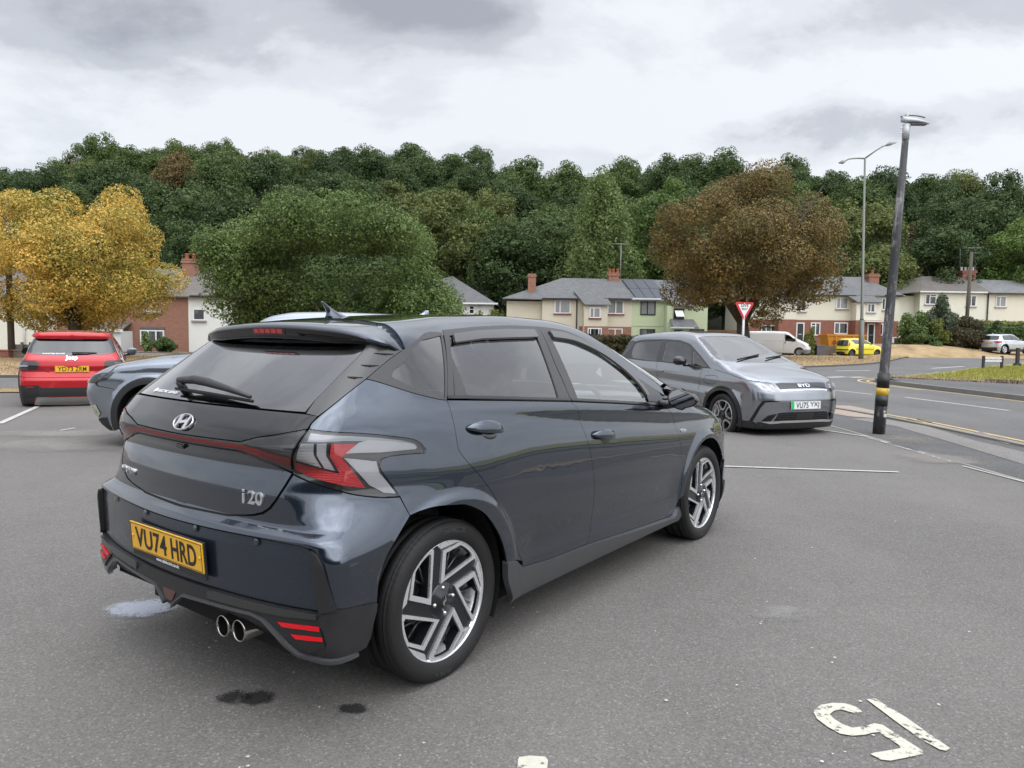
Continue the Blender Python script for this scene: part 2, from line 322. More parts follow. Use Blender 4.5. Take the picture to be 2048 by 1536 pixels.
# ================================================================ objects
def link(o,parent=None):
    sc.collection.objects.link(o)
    if parent is not None: o.parent=parent
    return o
def tag(o,label=None,cat=None,group=None,kind=None):
    if label: o['label']=label
    if cat: o['category']=cat
    if group: o['group']=group
    if kind: o['kind']=kind
    return o
def empty(name,loc=(0,0,0),rz=0,label=None,cat=None,group=None,parent=None):
    o=bpy.data.objects.new(name,None); o.empty_display_size=.1; link(o,parent); o.location=loc; o.rotation_euler=(0,0,rz); return tag(o,label,cat,group)
class MB:
    """mesh builder"""
    def __init__(s): s.v=[];s.f=[];s.mi=[];s.sm=[]
    def add(s,vs,fs,mi=0,smooth=False,M=None):
        b=len(s.v)
        if M is not None: vs=[tuple(M@Vector(v)) for v in vs]
        s.v+= [tuple(v) for v in vs]; s.f+=[tuple(b+i for i in f) for f in fs]; s.mi+=[mi]*len(fs); s.sm+=[smooth]*len(fs); return s
    def box(s,c,d,mi=0,rz=0,M=None,bev=0):
        x,y,z=[k/2 for k in d]
        if bev:
            bm=bmesh.new(); bmesh.ops.create_cube(bm,size=1)
            for v in bm.verts: v.co=Vector((v.co.x*d[0],v.co.y*d[1],v.co.z*d[2]))
            bmesh.ops.bevel(bm,geom=bm.edges[:],offset=bev,segments=2,affect='EDGES',profile=.6)
            vs=[v.co[:] for v in bm.verts]; bm.verts.index_update(); fs=[[v.index for v in f.verts] for f in bm.faces]; bm.free()
        else:
            vs=[(a*x,b*y,e*z) for a in(-1,1) for b in(-1,1) for e in(-1,1)]
            fs=[(0,1,3,2),(4,6,7,5),(0,4,5,1),(2,3,7,6),(0,2,6,4),(1,5,7,3)]
        T=Matrix.Translation(c)@Matrix.Rotation(rz,4,'Z')
        if M is not None: T=M@T
        return s.add(vs,fs,mi,False,T)
    def prism(s,poly,a,b,axis='z',mi=0,smooth=False,M=None,capa=True,capb=True):
        """poly: 2-D outline; extruded from a to b along axis. axis z:(x,y) y:(x,z) x:(y,z)"""
        n=len(poly)
        def P(p,t): return {'z':(p[0],p[1],t),'y':(p[0],t,p[1]),'x':(t,p[0],p[1])}[axis]
        vs=[P(p,a) for p in poly]+[P(p,b) for p in poly]
        s.add(vs,[(i,(i+1)%n,n+(i+1)%n,n+i) for i in range(n)],mi,smooth,M)
        caps=[]
        from mathutils.geometry import tessellate_polygon
        tr=tessellate_polygon([[Vector((p[0],p[1],0)) for p in poly]])
        if capa: s.add(vs[:n],[t for t in tr],mi,False,M)
        if capb: s.add(vs[n:],[tuple(reversed(t)) for t in tr],mi,False,M)
        return s
    def rings(s,rs,mi=0,smooth=True,closed=True,cap0=False,cap1=False,M=None):
        """rs: list of equal-length rings"""
        n=len(rs[0]); vs=[v for r in rs for v in r]; fs=[]
        for k in range(len(rs)-1):
            for i in range(n if closed else n-1):
                j=(i+1)%n; fs.append((k*n+i,k*n+j,(k+1)*n+j,(k+1)*n+i))
        if cap0: fs.append(tuple(range(n))[::-1])
        if cap1: fs.append(tuple((len(rs)-1)*n+i for i in range(n)))
        return s.add(vs,fs,mi,smooth,M)
    def tube(s,pts,r,n=10,mi=0,cap=True,M=None,smooth=True):
        pts=[Vector(p) for p in pts]; rs=[]
        if not hasattr(r,'__len__'): r=[r]*len(pts)
        up=None
        for i,p in enumerate(pts):
            d=(pts[min(i+1,len(pts)-1)]-pts[max(i-1,0)]).normalized()
            if up is None: up=Vector((0,0,1)) if abs(d.z)<.9 else Vector((1,0,0))
            a=d.cross(up).normalized(); b=d.cross(a).normalized(); up=-b if False else (a.cross(d)).normalized()
            rs.append([tuple(p+r[i]*(cos(2*pi*k/n)*a+sin(2*pi*k/n)*up)) for k in range(n)])
        return s.rings(rs,mi,smooth,True,cap,cap,M)
    def lathe(s,prof,n=48,mi=0,axis='y',smooth=True,M=None,closed=False):
        """prof: (radius, offset along axis)"""
        rs=[]
        for r,t in prof:
            rs.append([{'y':(r*cos(2*pi*k/n),t,r*sin(2*pi*k/n)),'z':(r*cos(2*pi*k/n),r*sin(2*pi*k/n),t),'x':(t,r*cos(2*pi*k/n),r*sin(2*pi*k/n))}[axis] for k in range(n)])
        return s.rings(rs,mi,smooth,True,M=M)
    def build(s,name,mats,parent=None,label=None,cat=None,group=None,kind=None,loc=None,rz=None):
        me=bpy.data.meshes.new(name); me.from_pydata(s.v,[],s.f)
        if not isinstance(mats,(list,tuple)): mats=[mats]
        for m in mats: me.materials.append(m)
        me.polygons.foreach_set('material_index',s.mi); me.polygons.foreach_set('use_smooth',s.sm); me.update()
        o=bpy.data.objects.new(name,me); link(o,parent)
        if loc is not None: o.location=loc
        if rz is not None: o.rotation_euler=(0,0,rz)
        return tag(o,label,cat,group,kind)
def fixn(o):
    bm=bmesh.new(); bm.from_mesh(o.data); bmesh.ops.recalc_face_normals(bm,faces=bm.faces[:]); bm.to_mesh(o.data); bm.free(); return o
def textmesh(name,txt,size,mat,parent,M,ext=.001,bold=0.0,sx=1.,align='CENTER',spacing=1.,shear=0):
    cu=bpy.data.curves.new(name,'FONT'); cu.body=txt; cu.size=size; cu.extrude=ext; cu.offset=bold; cu.align_x=align; cu.align_y='CENTER'; cu.space_character=spacing; cu.shear=shear; cu.resolution_u=4
    t=bpy.data.objects.new(name,cu); sc.collection.objects.link(t); bpy.context.view_layer.update()
    me=bpy.data.meshes.new_from_object(t.evaluated_get(bpy.context.evaluated_depsgraph_get())); bpy.data.objects.remove(t); bpy.data.curves.remove(cu)
    me.transform(M@Matrix.Diagonal((sx,1,1,1))); me.materials.clear(); me.materials.append(mat)
    o=bpy.data.objects.new(name,me); link(o,parent); return o
# ================================================================ panels laid on a car shell
def resample(poly,step):
    out=[];n=len(poly)
    for i in range(n):
        a=np.array(poly[i],float);b=np.array(poly[(i+1)%n],float);k=max(1,int(np.ceil(np.linalg.norm(b-a)/step)))
        for j in range(k): out.append(a+(b-a)*j/k)
    return np.array(out)
def area2(p): x,y=p[:,0],p[:,1]; return float((x*np.roll(y,-1)-np.roll(x,-1)*y).sum())
def inset(p,g):
    if g==0: return p
    sgn=1 if area2(p)>0 else -1
    a=p-np.roll(p,1,0);b=np.roll(p,-1,0)-p
    na=np.stack([-a[:,1],a[:,0]],1);nb=np.stack([-b[:,1],b[:,0]],1)
    na/=np.linalg.norm(na,axis=1)[:,None]+1e-12;nb/=np.linalg.norm(nb,axis=1)[:,None]+1e-12
    n=na+nb;l=np.linalg.norm(n,axis=1)[:,None];n=n/np.maximum(l,.8)**2*1.0*2/2
    return p+sgn*g*n*1.0
def inpoly(P,poly):
    x,y=P[:,0],P[:,1];r=np.zeros(len(P),bool);n=len(poly)
    for i in range(n):
        x1,y1=poly[i];x2,y2=poly[(i+1)%n]
        if y1==y2: continue
        c=((y1>y)!=(y2>y))&(x<(x2-x1)*(y-y1)/(y2-y1)+x1);r^=c
    return r
def bdist(P,poly):
    d=np.full(len(P),9.)
    for i in range(len(poly)):
        a=poly[i];b=poly[(i+1)%len(poly)];ab=b-a;L2=(ab@ab)+1e-12
        t=np.clip(((P-a)@ab)/L2,0,1);q=a+t[:,None]*ab;d=np.minimum(d,np.hypot(*(P-q).T))
    return d
def tri2d(poly,holes,step,gap,lock=None):
    P_=resample(poly,step*1.2);P0=inset(P_,gap)
    if lock is not None:
        ax,vals=lock
        for v_ in vals:
            k=np.abs(P_[:,ax]-v_)<2e-3;P0[k,ax]=v_
    Hs=[inset(resample(h,step*1.2),-gap) for h in holes]
    lo,hi=P0.min(0),P0.max(0)
    gx,gy=np.meshgrid(np.arange(lo[0]+step*.5,hi[0],step),np.arange(lo[1]+step*.5,hi[1],step),indexing='ij')
    Q=np.stack([gx.ravel(),gy.ravel()],1);k=inpoly(Q,P0)
    for h in Hs:k&=~inpoly(Q,h)
    Q=Q[k];d=bdist(Q,P0)
    for h in Hs:d=np.minimum(d,bdist(Q,h))
    Q=Q[d>step*.45]
    V=[P0]+Hs+[Q];allv=np.concatenate(V);ed=[];b=0;loops=[]
    for p in [P0]+Hs:
        n=len(p);ed+=[(b+i,b+(i+1)%n) for i in range(n)];loops.append(list(range(b,b+n)));b+=n
    r=delaunay_2d_cdt([Vector(p) for p in allv],ed,[],0,1e-7)
    v=np.array([(p.x,p.y) for p in r[0]]);f=np.array([t for t in r[2] if len(t)==3])
    c=v[f].mean(1);k=inpoly(c,P0)
    for h in Hs:k&=~inpoly(c,h)
    f=f[k]
    # orient ccw
    A=v[f];cr=(A[:,1,0]-A[:,0,0])*(A[:,2,1]-A[:,0,1])-(A[:,1,1]-A[:,0,1])*(A[:,2,0]-A[:,0,0])
    f=f[np.abs(cr)>1e-12];cr=cr[np.abs(cr)>1e-12];f[cr<0]=f[cr<0][:,::-1]
    return v,f
def patchdata(sh,poly,holes=(),mode='wrap',step=.016,gap=.0024,off=0,lip=.012):
    q_=pi/2*sh.R+sh.yc
    v,f=tri2d(poly,holes,step,gap,(0,(sh.x0-q_,sh.x1+q_)) if mode=='wrap' else (1,(0.,)))
    p=sh.wrap(v) if mode=='wrap' else sh.down(v)
    n=sh.normal(p);p=p+n*off if not callable(off) else p+n*off(p)[:,None]
    # orientation
    A=p[f];fn=np.cross(A[:,1]-A[:,0],A[:,2]-A[:,0]);
    if ((fn*n[f[:,0]]).sum(1)).sum()<0:f=f[:,::-1]
    if lip:
        ed={}
        for t in f:
            for i in range(3):
                a,b=int(t[i]),int(t[(i+1)%3]);ed[(a,b)]=1
        bd=[(a,b) for (a,b) in ed if (b,a) not in ed]
        # keep the centre line open so that both halves meet
        bd=[(a,b) for a,b in bd if not (abs(p[a,1])<.004 and abs(p[b,1])<.004)]
        if bd:
            idx=sorted({i for e in bd for i in e});mp={i:k for k,i in enumerate(idx)};m=len(p);K=len(idx)
            top=p[idx];low=p[idx]-n[idx]*lip
            # outward direction of the rim
            rn=np.zeros((K,3))
            for a,b in bd:
                d=p[b]-p[a];o=np.cross(d,n[a]);o/=np.linalg.norm(o)+1e-12;rn[mp[a]]+=o;rn[mp[b]]+=o
            rn/=np.linalg.norm(rn,axis=1)[:,None]+1e-12
            p=np.concatenate([p,top,low]);n=np.concatenate([n,rn,rn])
            q=[]
            for a,b in bd:
                A_,B_=m+mp[a],m+mp[b];q+=[(A_,A_+K,B_+K),(A_,B_+K,B_)]
            f=np.concatenate([f,np.array(q)])
    return p,n,f
def mirror(d):
    p,n,f=d;return p*[1,-1,1],n*[1,-1,1],f[:,::-1]
def join(*ds):
    P=[];Nn=[];F=[];b=0
    for p,n,f in ds: P.append(p);Nn.append(n);F.append(f+b);b+=len(p)
    return np.concatenate(P),np.concatenate(Nn),np.concatenate(F)
def pobj(name,d,mat,parent,label=None):
    p,n,f=d
    me=bpy.data.meshes.new(name);me.from_pydata(p.tolist(),[],f.tolist());me.materials.append(mat)
    me.polygons.foreach_set('use_smooth',[True]*len(f));me.update()
    me.normals_split_custom_set_from_vertices(n.tolist())
    o=bpy.data.objects.new(name,me);link(o,parent);return tag(o,label)
def panel(name,sh,poly,mat,parent,side='R',label=None,**k):
    """side: R, L, both (one object over the centre line), pair (two objects)"""
    d=patchdata(sh,poly,**k)
    if side=='R': return pobj(name,d,mat,parent,label)
    if side=='L': return pobj(name,mirror(d),mat,parent,label)
    if side=='both': return pobj(name,join(d,mirror(d)),mat,parent,label)
    par=parent if isinstance(parent,(list,tuple)) else (parent,parent)
    return pobj(name,d,mat,par[0],label),pobj(name,mirror(d),mat,par[1],label)
# ================================================================ shared materials
BODYBLUE=paint('paint_navy',(.031,.043,.063),.85,.21,.22,.0,ior=1.72)
GLOSSBLK=simple('gloss_black',(.004,.004,.005),.10,0,1.,.1)
SATBLK=simple('satin_black',(.018,.018,.019),.42,0,0,.5,.12,30)
MATBLK=simple('matt_black_plastic',(.022,.022,.023),.6,0,0,.4,.15,25,.15,400)
CLAD=simple('grey_cladding',(.115,.118,.122),.34,.6,0,.5,.1,20)
INSERT=simple('bumper_insert',(.028,.038,.056),.30,.6,.7,.5,.05,6,coatr=.12)
DARK=simple('dark_inner',(.006,.006,.006),.9)
RUBBER=simple('rubber',(.016,.016,.016),.75,0,0,.3,.2,12)
CHROME=simple('chrome',(.75,.75,.76),.12,1.)
SATCHR=simple('satin_chrome',(.72,.72,.73),.30,.9)
WHITE=simple('white_vinyl',(.75,.75,.75),.5)
PRIV=glassmat('privacy_glass',(.16,.175,.18),k=2.1)
CLEARG=glassmat('clear_glass',(.76,.92,.88),k=2.9)
LENS=glassmat('lens',(.96,.96,.96),k=1.0)
def lampred(name,col,emit=.0,rough=.25):
    if name in MATS: return MATS[name]
    m=newmat(name);g=G(m);v=g.obj((1,1,1));wv=g.new('ShaderNodeTexWave',{'Vector':v,'Scale':55.,'Distortion':.3},bands_direction='Z').outputs[0]
    p=g.bsdf(Base_Color=col,Roughness=rough);g.bump(p,wv,.25,.003);MATS[name]=m;return m
RED=lampred('lamp_red',(.62,.002,.010));REDD=lampred('lamp_red_dark',(.40,.002,.008))
def reflector(name='lamp_reflector',col=(.62,.63,.65),sc_=60.,rough=.28,st=.5,metal=.9):
    if name in MATS: return MATS[name]
    m=newmat(name);g=G(m);v=g.obj();wv=g.new('ShaderNodeTexWave',{'Vector':v,'Scale':sc_,'Distortion':.2},bands_direction='Z').outputs[0]
    p=g.bsdf(Base_Color=col,Roughness=rough,Metallic=metal,Coat_Weight=1.,Coat_Roughness=.02);g.bump(p,wv,st,.004);MATS[name]=m;return m
REFL=reflector();REFLD=reflector('lamp_reflector_dark',(.10,.105,.115),30.,.3,.3,.6)
YPLATE=simple('plate_yellow',(.80,.42,.01),.35,0,.5,.5);WPLATE=simple('plate_white',(.72,.72,.72),.35,0,.5,.5)
PBLK=simple('plate_black',(.008,.008,.008),.4)
def tyremat():
    m=newmat('tyre');g=G(m);v=g.obj();s=g.new('ShaderNodeSeparateXYZ',{0:v})
    a=g.m('ARCTAN2',s.outputs[0],s.outputs[2]);r=g.m('SQRT',g.m('ADD',g.m('MULTIPLY',s.outputs[0],s.outputs[0]),g.m('MULTIPLY',s.outputs[2],s.outputs[2])))
    tread=g.m('GREATER_THAN',r,.3045);ya=g.m('ABSOLUTE',s.outputs[1])
    sip=g.m('LESS_THAN',g.m('FRACT',g.m('ADD',g.m('MULTIPLY',a,11.8),g.m('MULTIPLY',ya,9.))),.13)
    sip2=g.m('LESS_THAN',g.m('FRACT',g.m('ADD',g.m('MULTIPLY',a,11.8),.5)),.05)
    sip=g.m('MULTIPLY',g.m('MAXIMUM',sip,sip2),g.m('MULTIPLY',tread,g.m('GREATER_THAN',ya,.066)))
    ring=g.new('ShaderNodeTexWave',{'Vector':g.new('ShaderNodeCombineXYZ',{0:r}).outputs[0],'Scale':60.,'Distortion':0.}).outputs[0]
    nz=g.noise(v,9,6,.6)
    c=g.mix(nz,(.006,.006,.006),(.016,.0155,.015));c=g.mix(sip,c,(.003,.003,.003))
    p=g.bsdf(Base_Color=c,Roughness=g.m('MULTIPLY_ADD',nz,.25,.50));p.inputs['Specular IOR Level'].default_value=.45
    h=g.m('ADD',g.m('MULTIPLY',sip,-1.),g.m('MULTIPLY',g.m('MULTIPLY',ring,.10),g.m('SUBTRACT',1.,tread)))
    g.bump(p,h,1.,.006);MATS['tyre']=m;return m
TYRE=tyremat()
SILVERF=simple('diamond_cut_alloy',(.80,.80,.81),.30,.75,.6,.5,.05,40,.05,300)
DARKALLOY=simple('dark_alloy',(.020,.021,.024),.35,.5,.5,.5)
BRAKE=simple('brake_metal',(.28,.27,.26),.4,.9)
def pa(r,a,z=0): return (r*cos(radians(a)),r*sin(radians(a)))
def tyre_prof(R,W):
    h=W/2
    out=[(R-.084,-h*.80),(R-.076,-h*.90),(R-.060,-h*.975),(R-.040,-h),(R-.022,-h*.975),(R-.011,-h*.91),(R-.0045,-h*.82),(R-.0015,-h*.70)]
    for g in (-.42,-.14,.14,.42):
        c=g*W*.8; out+=[(R,c-.0055),(R-.007,c-.004),(R-.007,c+.004),(R,c+.0055)]
    out+=[(R-.0015,h*.70),(R-.0045,h*.82),(R-.011,h*.91),(R-.022,h*.975),(R-.04,h),(R-.06,h*.975),(R-.084,h*.8)]
    return out
def make_wheel(R=.318,W=.215,style='loops',rimR=.236,face=SILVERF,spoke=DARKALLOY,parent=None,text=None,rot=0.,name='wheel'):
    """axis y, outer face towards -y"""
    wh=empty(name,parent=parent)
    t=MB().lathe(tyre_prof(R,W),96 if R>.3 else 64).build('tyre',TYRE,wh);fixn(t)
    h=W/2
    rim=MB().lathe([(rimR*.90,h*.75),(rimR*.86,0),(rimR*.90,-h*.45),(rimR*.965,-h*.66),(rimR-.002,-h*.82),(rimR+.001,-h*.86),(rimR+.001,-h*.80),(R-.080,-h*.76)],96).build('rim',face if style!='steel' else spoke,wh);fixn(rim)
    if style in('loops','hex'):
        d=MB().lathe([(.012,.045),(.125,.045),(.128,.058),(.012,.058)],48).build('brake_disc',BRAKE,wh);fixn(d)
        cp=MB().prism([pa(.07,100),pa(.125,95),pa(.135,125),pa(.132,150),pa(.08,160)],-.0,.075,'y').build('brake_caliper',simple('caliper',(.12,.12,.12),.5,.6),wh);fixn(cp)
    bk=MB().lathe([(.0,h*.7),(rimR*.88,h*.7)],48).build('wheel_back',DARK,wh)
    yf=-h*.80   # plane of the machined face
    sp=MB();ln=[]
    if style=='loops':
        s=rimR/.236
        for k in range(5):
            b=rot-72*k
            outer=[pa(.2335*s,b+66),pa(.2,b+92),pa(.075,b+106),pa(.224*s,b+33.5)]+[pa(.2335*s,b+aa) for aa in (36,42,48,54,60)]
            inner=[pa(.2225*s,b+64),pa(.188,b+86.5),pa(.089,b+89),pa(.2125*s,b+38.5)]+[pa(.2225*s,b+aa) for aa in (41,47,53,59)]
            ln.append((outer,inner))
            chip=[pa(.2345*s,b+101),pa(.211,b+95.5),pa(.2335*s,b+69)]+[pa(.2355*s,b+aa) for aa in (76,84,92)]
            ln.append((chip,None))
        # dark spider behind the machined faces: wide spokes between the openings
        hub=MB()
        ring=[pa(rimR*.985,a) for a in range(0,360,4)]
        holes=[i for o,i in ln if i]
        v,f=tri2d(np.array(ring),[np.array(hh) for hh in holes],.03,0)
        # second openings between loops
        n=len(v)
        pts=[(x,yf+.010,z) for x,z in v];hub.add(pts,[tuple(t) for t in f])
        hub.lathe([(.0,yf-.002),(.030,yf-.002),(.032,yf+.001),(.066,yf+.004),(.072,yf+.011)],40)
        for hh in holes:
            m=len(hh);hub.add([(x,yf+.010,z) for x,z in hh]+[(x*.99,yf+.055,z*.99) for x,z in hh],[(i,(i+1)%m,m+(i+1)%m,m+i) for i in range(m)])
        fixn(hub.build('spokes',spoke,wh))
        fc=MB()
        for o,i in ln:
            v,f=tri2d(np.array(o),[np.array(i)] if i else [],.02,0)
            fc.add([(x,yf,z) for x,z in v],[tuple(t) for t in f])
            for lp in ([o,i] if i else [o]):
                m=len(lp);c=np.mean(lp,0)
                fc.add([(x,yf,z) for x,z in lp]+[(x,yf+.011,z) for x,z in lp],[(q,(q+1)%m,m+(q+1)%m,m+q) for q in range(m)])
        fixn(fc.build('spoke_face',face,wh))
        # thin secondary struts seen through the openings
        st=MB()
        for k in range(5):
            b=rot-72*k
            for da,db in ((74,52),(58,70)):
                p,q_=pa(.07,b+da),pa(.21,b+db)
                st.tube([(p[0],yf+.04,p[1]),(q_[0],yf+.035,q_[1])],.006,6)
        st.build('strut',spoke,wh)
        for k in range(4):
            p=pa(.053,90*k+6)
            MB().lathe([(.0,yf-.006),(.007,yf-.004),(.008,yf+.006)],12,M=Matrix.Translation((p[0],0,p[1]))).build('wheel_nut',CHROME,wh)
        n_=MB()
        n_.prism([(-.004,-.012),(.010,.0),(.004,.016),(.0,.016),(.003,.002),(-.010,-.010),(-.004,-.022),(.002,-.020)],yf-.005,yf-.002,'y')
        fixn(n_.build('cap_emblem',CHROME,wh))
    elif style=='hex':
        hub=MB();fc=MB()
        for k in range(5):
            b=rot+72*k
            outer=[pa(.225,b-26),pa(.229,b-13),pa(.23,b),pa(.229,b+13),pa(.225,b+26),pa(.165,b+30),pa(.085,b+22),pa(.085,b-22),pa(.165,b-30)]
            inner=[pa(.212,b-22),pa(.217,b-11),pa(.218,b),pa(.217,b+11),pa(.212,b+22),pa(.165,b+23.5),pa(.105,b+14),pa(.105,b-14),pa(.165,b-23.5)]
            v,f=tri2d(np.array(outer),[np.array(inner)],.02,0)
            fc.add([(x,yf,z) for x,z in v],[tuple(t) for t in f])
            for lp in(outer,inner):
                m=len(lp);fc.add([(x,yf,z) for x,z in lp]+[(x,yf+.02,z) for x,z in lp],[(q,(q+1)%m,m+(q+1)%m,m+q) for q in range(m)])
            ln.append(inner)
        ring=[pa(rimR*.985,a) for a in range(0,360,4)]
        v,f=tri2d(np.array(ring),[np.array(hh) for hh in ln],.03,0);hub.add([(x,yf+.014,z) for x,z in v],[tuple(t) for t in f])
        hub.lathe([(0,yf),(.03,yf),(.05,yf+.01)],32)
        fixn(hub.build('spokes',GLOSSBLK,wh));fixn(fc.build('spoke_face',face,wh))
    elif style=='spokes':
        fc=MB()
        for k in range(5):
            b=rot+72*k
            for e in(-9,9):
                fc.prism([pa(.03,b+e-30),pa(rimR*.97,b+e-3.5),pa(rimR*.97,b+e+3.5),pa(.03,b+e+30)],yf,yf+.03,'y')
        fc.lathe([(0,yf-.004),(.045,yf-.002),(.055,yf+.01)],24)
        fixn(fc.build('spokes',face,wh))
    else: # steel / cover
        fc=MB();fc.lathe([(0,yf),(.05,yf),(.09,yf+.02),(rimR*.95,yf+.012),(rimR,yf)],40)
        fixn(fc.build('wheel_cover',face,wh))
    if text:
        for txt,a0,r,sz in text:
            stp=np.degrees(sz*.62/r);a=a0+stp*(len(txt)-1)/2
            for ch in txt:
                if ch!=' ':
                    M=Matrix.Rotation(-radians(a),4,'Y')@Matrix.Translation((r,-h*.992,0))@Matrix.Rotation(pi/2,4,'X')@Matrix.Rotation(-pi/2,4,'Z') if True else None
                    # letter upright along +r
                    textmesh('sidewall_letter',ch,sz,simple('tyre_letter',(.035,.035,.035),.55),wh,M,.0012,.0006)
                a-=stp
    return wh
def copy_tree(o,parent=None):
    c=o.copy();link(c);
    if parent is not None:c.parent=parent
    for ch in list(o.children):copy_tree(ch,c)
    return c
def plate(parent,M,txt,mat,green=False,h=.111,w_=.52,small=None,name='number_plate',left_gap=0):
    """plate in local x (width) / y (up) plane, facing +z, placed by M"""
    b=MB();b.box((0,0,-.003),(w_,h,.006),0,bev=.002);o=b.build(name,mat,parent);o.data.transform(M)
    fr=MB();t=.0016
    for c,d in (((0,h/2-.005,.0008),(w_-.01,t,.001)),((0,-h/2+.005,.0008),(w_-.01,t,.001)),((w_/2-.005,0,.0008),(t,h-.01,.001)),((-w_/2+.005,0,.0008),(t,h-.01,.001))): fr.box(c,d)
    q=fr.build('plate_border',PBLK,o);q.data.transform(M)
    n1_,n2_=txt.split()
    dx=.026 if green else 0
    for grp,c0,wd in ((n1_,-.219+.1165,.233),(n2_,.219-.086,.172)):
        if green: c0*=.93;wd*=.93
        if '1' in grp: pass
        tx=textmesh('plate_characters',grp,.112,PBLK,o,M@Matrix.Translation((dx,.002,.001)),.0008,.0016,.83,spacing=1.05)
        Mi=M.inverted();loc=np.array([(Mi@v.co)[:] for v in tx.data.vertices]);cx,cy=(loc[:,0].max()+loc[:,0].min())/2,(loc[:,1].max()+loc[:,1].min())/2
        sx_=wd/np.ptp(loc[:,0]);sy_=.079/np.ptp(loc[:,1])
        for v,l in zip(tx.data.vertices,loc): v.co=M@Vector(((l[0]-cx)*sx_+dx+c0,(l[1]-cy)*sy_,l[2]))
    if green:
        g_=MB();g_.box((-w_/2+.026,0,.0006),(.048,h-.003,.001));gg=g_.build('green_band',simple('plate_green',(.02,.42,.12),.4),o);gg.data.transform(M)
    for sx2 in(-1,1) if not green else ():
        s_=MB().lathe([(0,.0035),(.005,.003),(.007,.0005)],12,0,'z',M=Matrix.Translation((sx2*(w_/2-.018),0,0)));ss=s_.build('screw_cap',mat,o);ss.data.transform(M)
    return o
def frameM(o,xd,yd):
    """matrix whose x/y axes are xd/yd at origin o"""
    x=Vector(xd).normalized();z=x.cross(Vector(yd)).normalized();y=z.cross(x)
    return Matrix(((x[0],y[0],z[0],o[0]),(x[1],y[1],z[1],o[1]),(x[2],y[2],z[2],o[2]),(0,0,0,1)))
def at(sh,s,z,off=0.,left=False):
    p=sh.wrap([(s,z)]);n=sh.normal(p);p=p[0]+n[0]*off;n=n[0]
    if left:p=p*[1,-1,1];n=n*[1,-1,1]
    return p,n
def surfM(sh,s,z,off=0.,left=False,rear=False):
    """frame lying on the shell: x to the viewer's right, y up"""
    p,n=at(sh,s,z,off,left);n=Vector(n);up=Vector((0,0,1));x=up.cross(n).normalized();y=n.cross(x)
    return frameM(p,x,y)
# ================================================================ the dark blue hatchback
H=hatch_shell();SC=-(pi/2*H.R+H.yc)
CAR_RZ=pi/2-.643465283
car=empty('hatchback_car',(-.863591827,3.27146067,0),CAR_RZ,'dark blue five door hatchback parked in the foreground with yellow rear plate and alloy wheels','car')
body=empty('body',parent=car)
def arc(cx,cz,r,a0,a1,n=22): return [(cx+r*cos(radians(a0+(a1-a0)*i/n)),cz+r*sin(radians(a0+(a1-a0)*i/n))) for i in range(n+1)]
def cr(pts,k=4):
    """Catmull-Rom through an open polyline"""
    P=[np.array(p,float) for p in pts];P=[2*P[0]-P[1]]+P+[2*P[-1]-P[-2]];o=[]
    for i in range(1,len(P)-2):
        for j in range(k):
            t=j/k;o.append(tuple(.5*((2*P[i])+(P[i+1]-P[i-1])*t+(2*P[i-1]-5*P[i]+4*P[i+1]-P[i+2])*t*t+(3*P[i]-P[i-1]-3*P[i+1]+P[i+2])*t**3)))
    o.append(tuple(P[-2]));return o
seam=cr([(-.127,1.302),(-.173,1.293),(-.263,1.264),(-.32,1.228),(-.353,1.193),(-.384,1.151),(-.416,1.093),(-.428,1.070),(-.437,1.049),(-.437,1.033)],3)
iS=min(range(len(seam)),key=lambda i:abs(seam[i][1]-1.193))
dlotop=cr([(-.127,1.302),(.007,1.325),(.125,1.364),(.274,1.377),(.42,1.388),(.548,1.397),(.762,1.406),(1.074,1.406),(1.272,1.393),(1.364,1.374),(1.443,1.344),(1.516,1.302),(1.587,1.255),(1.661,1.206),(1.732,1.155),(1.811,1.103),(1.923,1.045)],3)
dtopxy=cr([(-.057,-.6),(.007,-.587),(.125,-.546),(.274,-.51),(.42,-.482),(.548,-.462),(.762,-.446),(1.074,-.44),(1.272,-.450),(1.364,-.467),(1.443,-.494),(1.516,-.529),(1.587,-.565),(1.661,-.602),(1.732,-.642),(1.811,-.679),(1.923,-.712),(2.02,-.735)],3)
dlobot=cr([(.05,1.099),(.01,1.104),(-.14,1.132),(-.241,1.158),(-.321,1.183),(-.353,1.193)],3)
beltF=[(.05,1.099),(.423,1.073),(.928,1.036),(1.307,1.003),(1.757,.961),(1.962,.942)]
doorR=cr([(.05,1.099),(.046,1.043),(.044,.931),(.056,.893),(.102,.841),(.172,.773),(.313,.606),(.41,.470),(.479,.359)],3)
doorM=cr([(.928,1.036),(.968,1.0),(.992,.933),(1.035,.828),(1.072,.702),(1.094,.55),(1.100,.41),(1.052,.302)],3)
doorF=cr([(1.949,.943),(2.03,.90),(2.085,.839),(2.152,.673),(2.177,.53),(2.165,.402),(2.131,.32),(2.119,.281),(2.049,.253)],3)
lamp=cr([(-.437,1.033),(-.377,1.018),(-.30,.999),(-.242,.985),(-.181,.970),(-.147,.953),(-.122,.926)],3)+cr([(-.131,.914),(-.20,.918),(-.262,.919),(-.287,.912),(-.295,.894),(-.285,.862),(-.235,.772)],3)+cr([(-.288,.779),(-.342,.799),(-.385,.827),(-.427,.855),(-.468,.881)],3)+[(-.46,.941)]
lamptop=lamp[:lamp.index((-.122,.926))+1] if (-.122,.926) in lamp else lamp[:19]
iT=min(range(len(lamp)),key=lambda i:np.hypot(lamp[i][0]+.235,lamp[i][1]-.772))
AX,AZ,AR=-.028,.332,.372
archL=cr([(-.204,.700),(-.235,.657),(-.270,.592),(-.288,.515),(-.293,.434)],4)
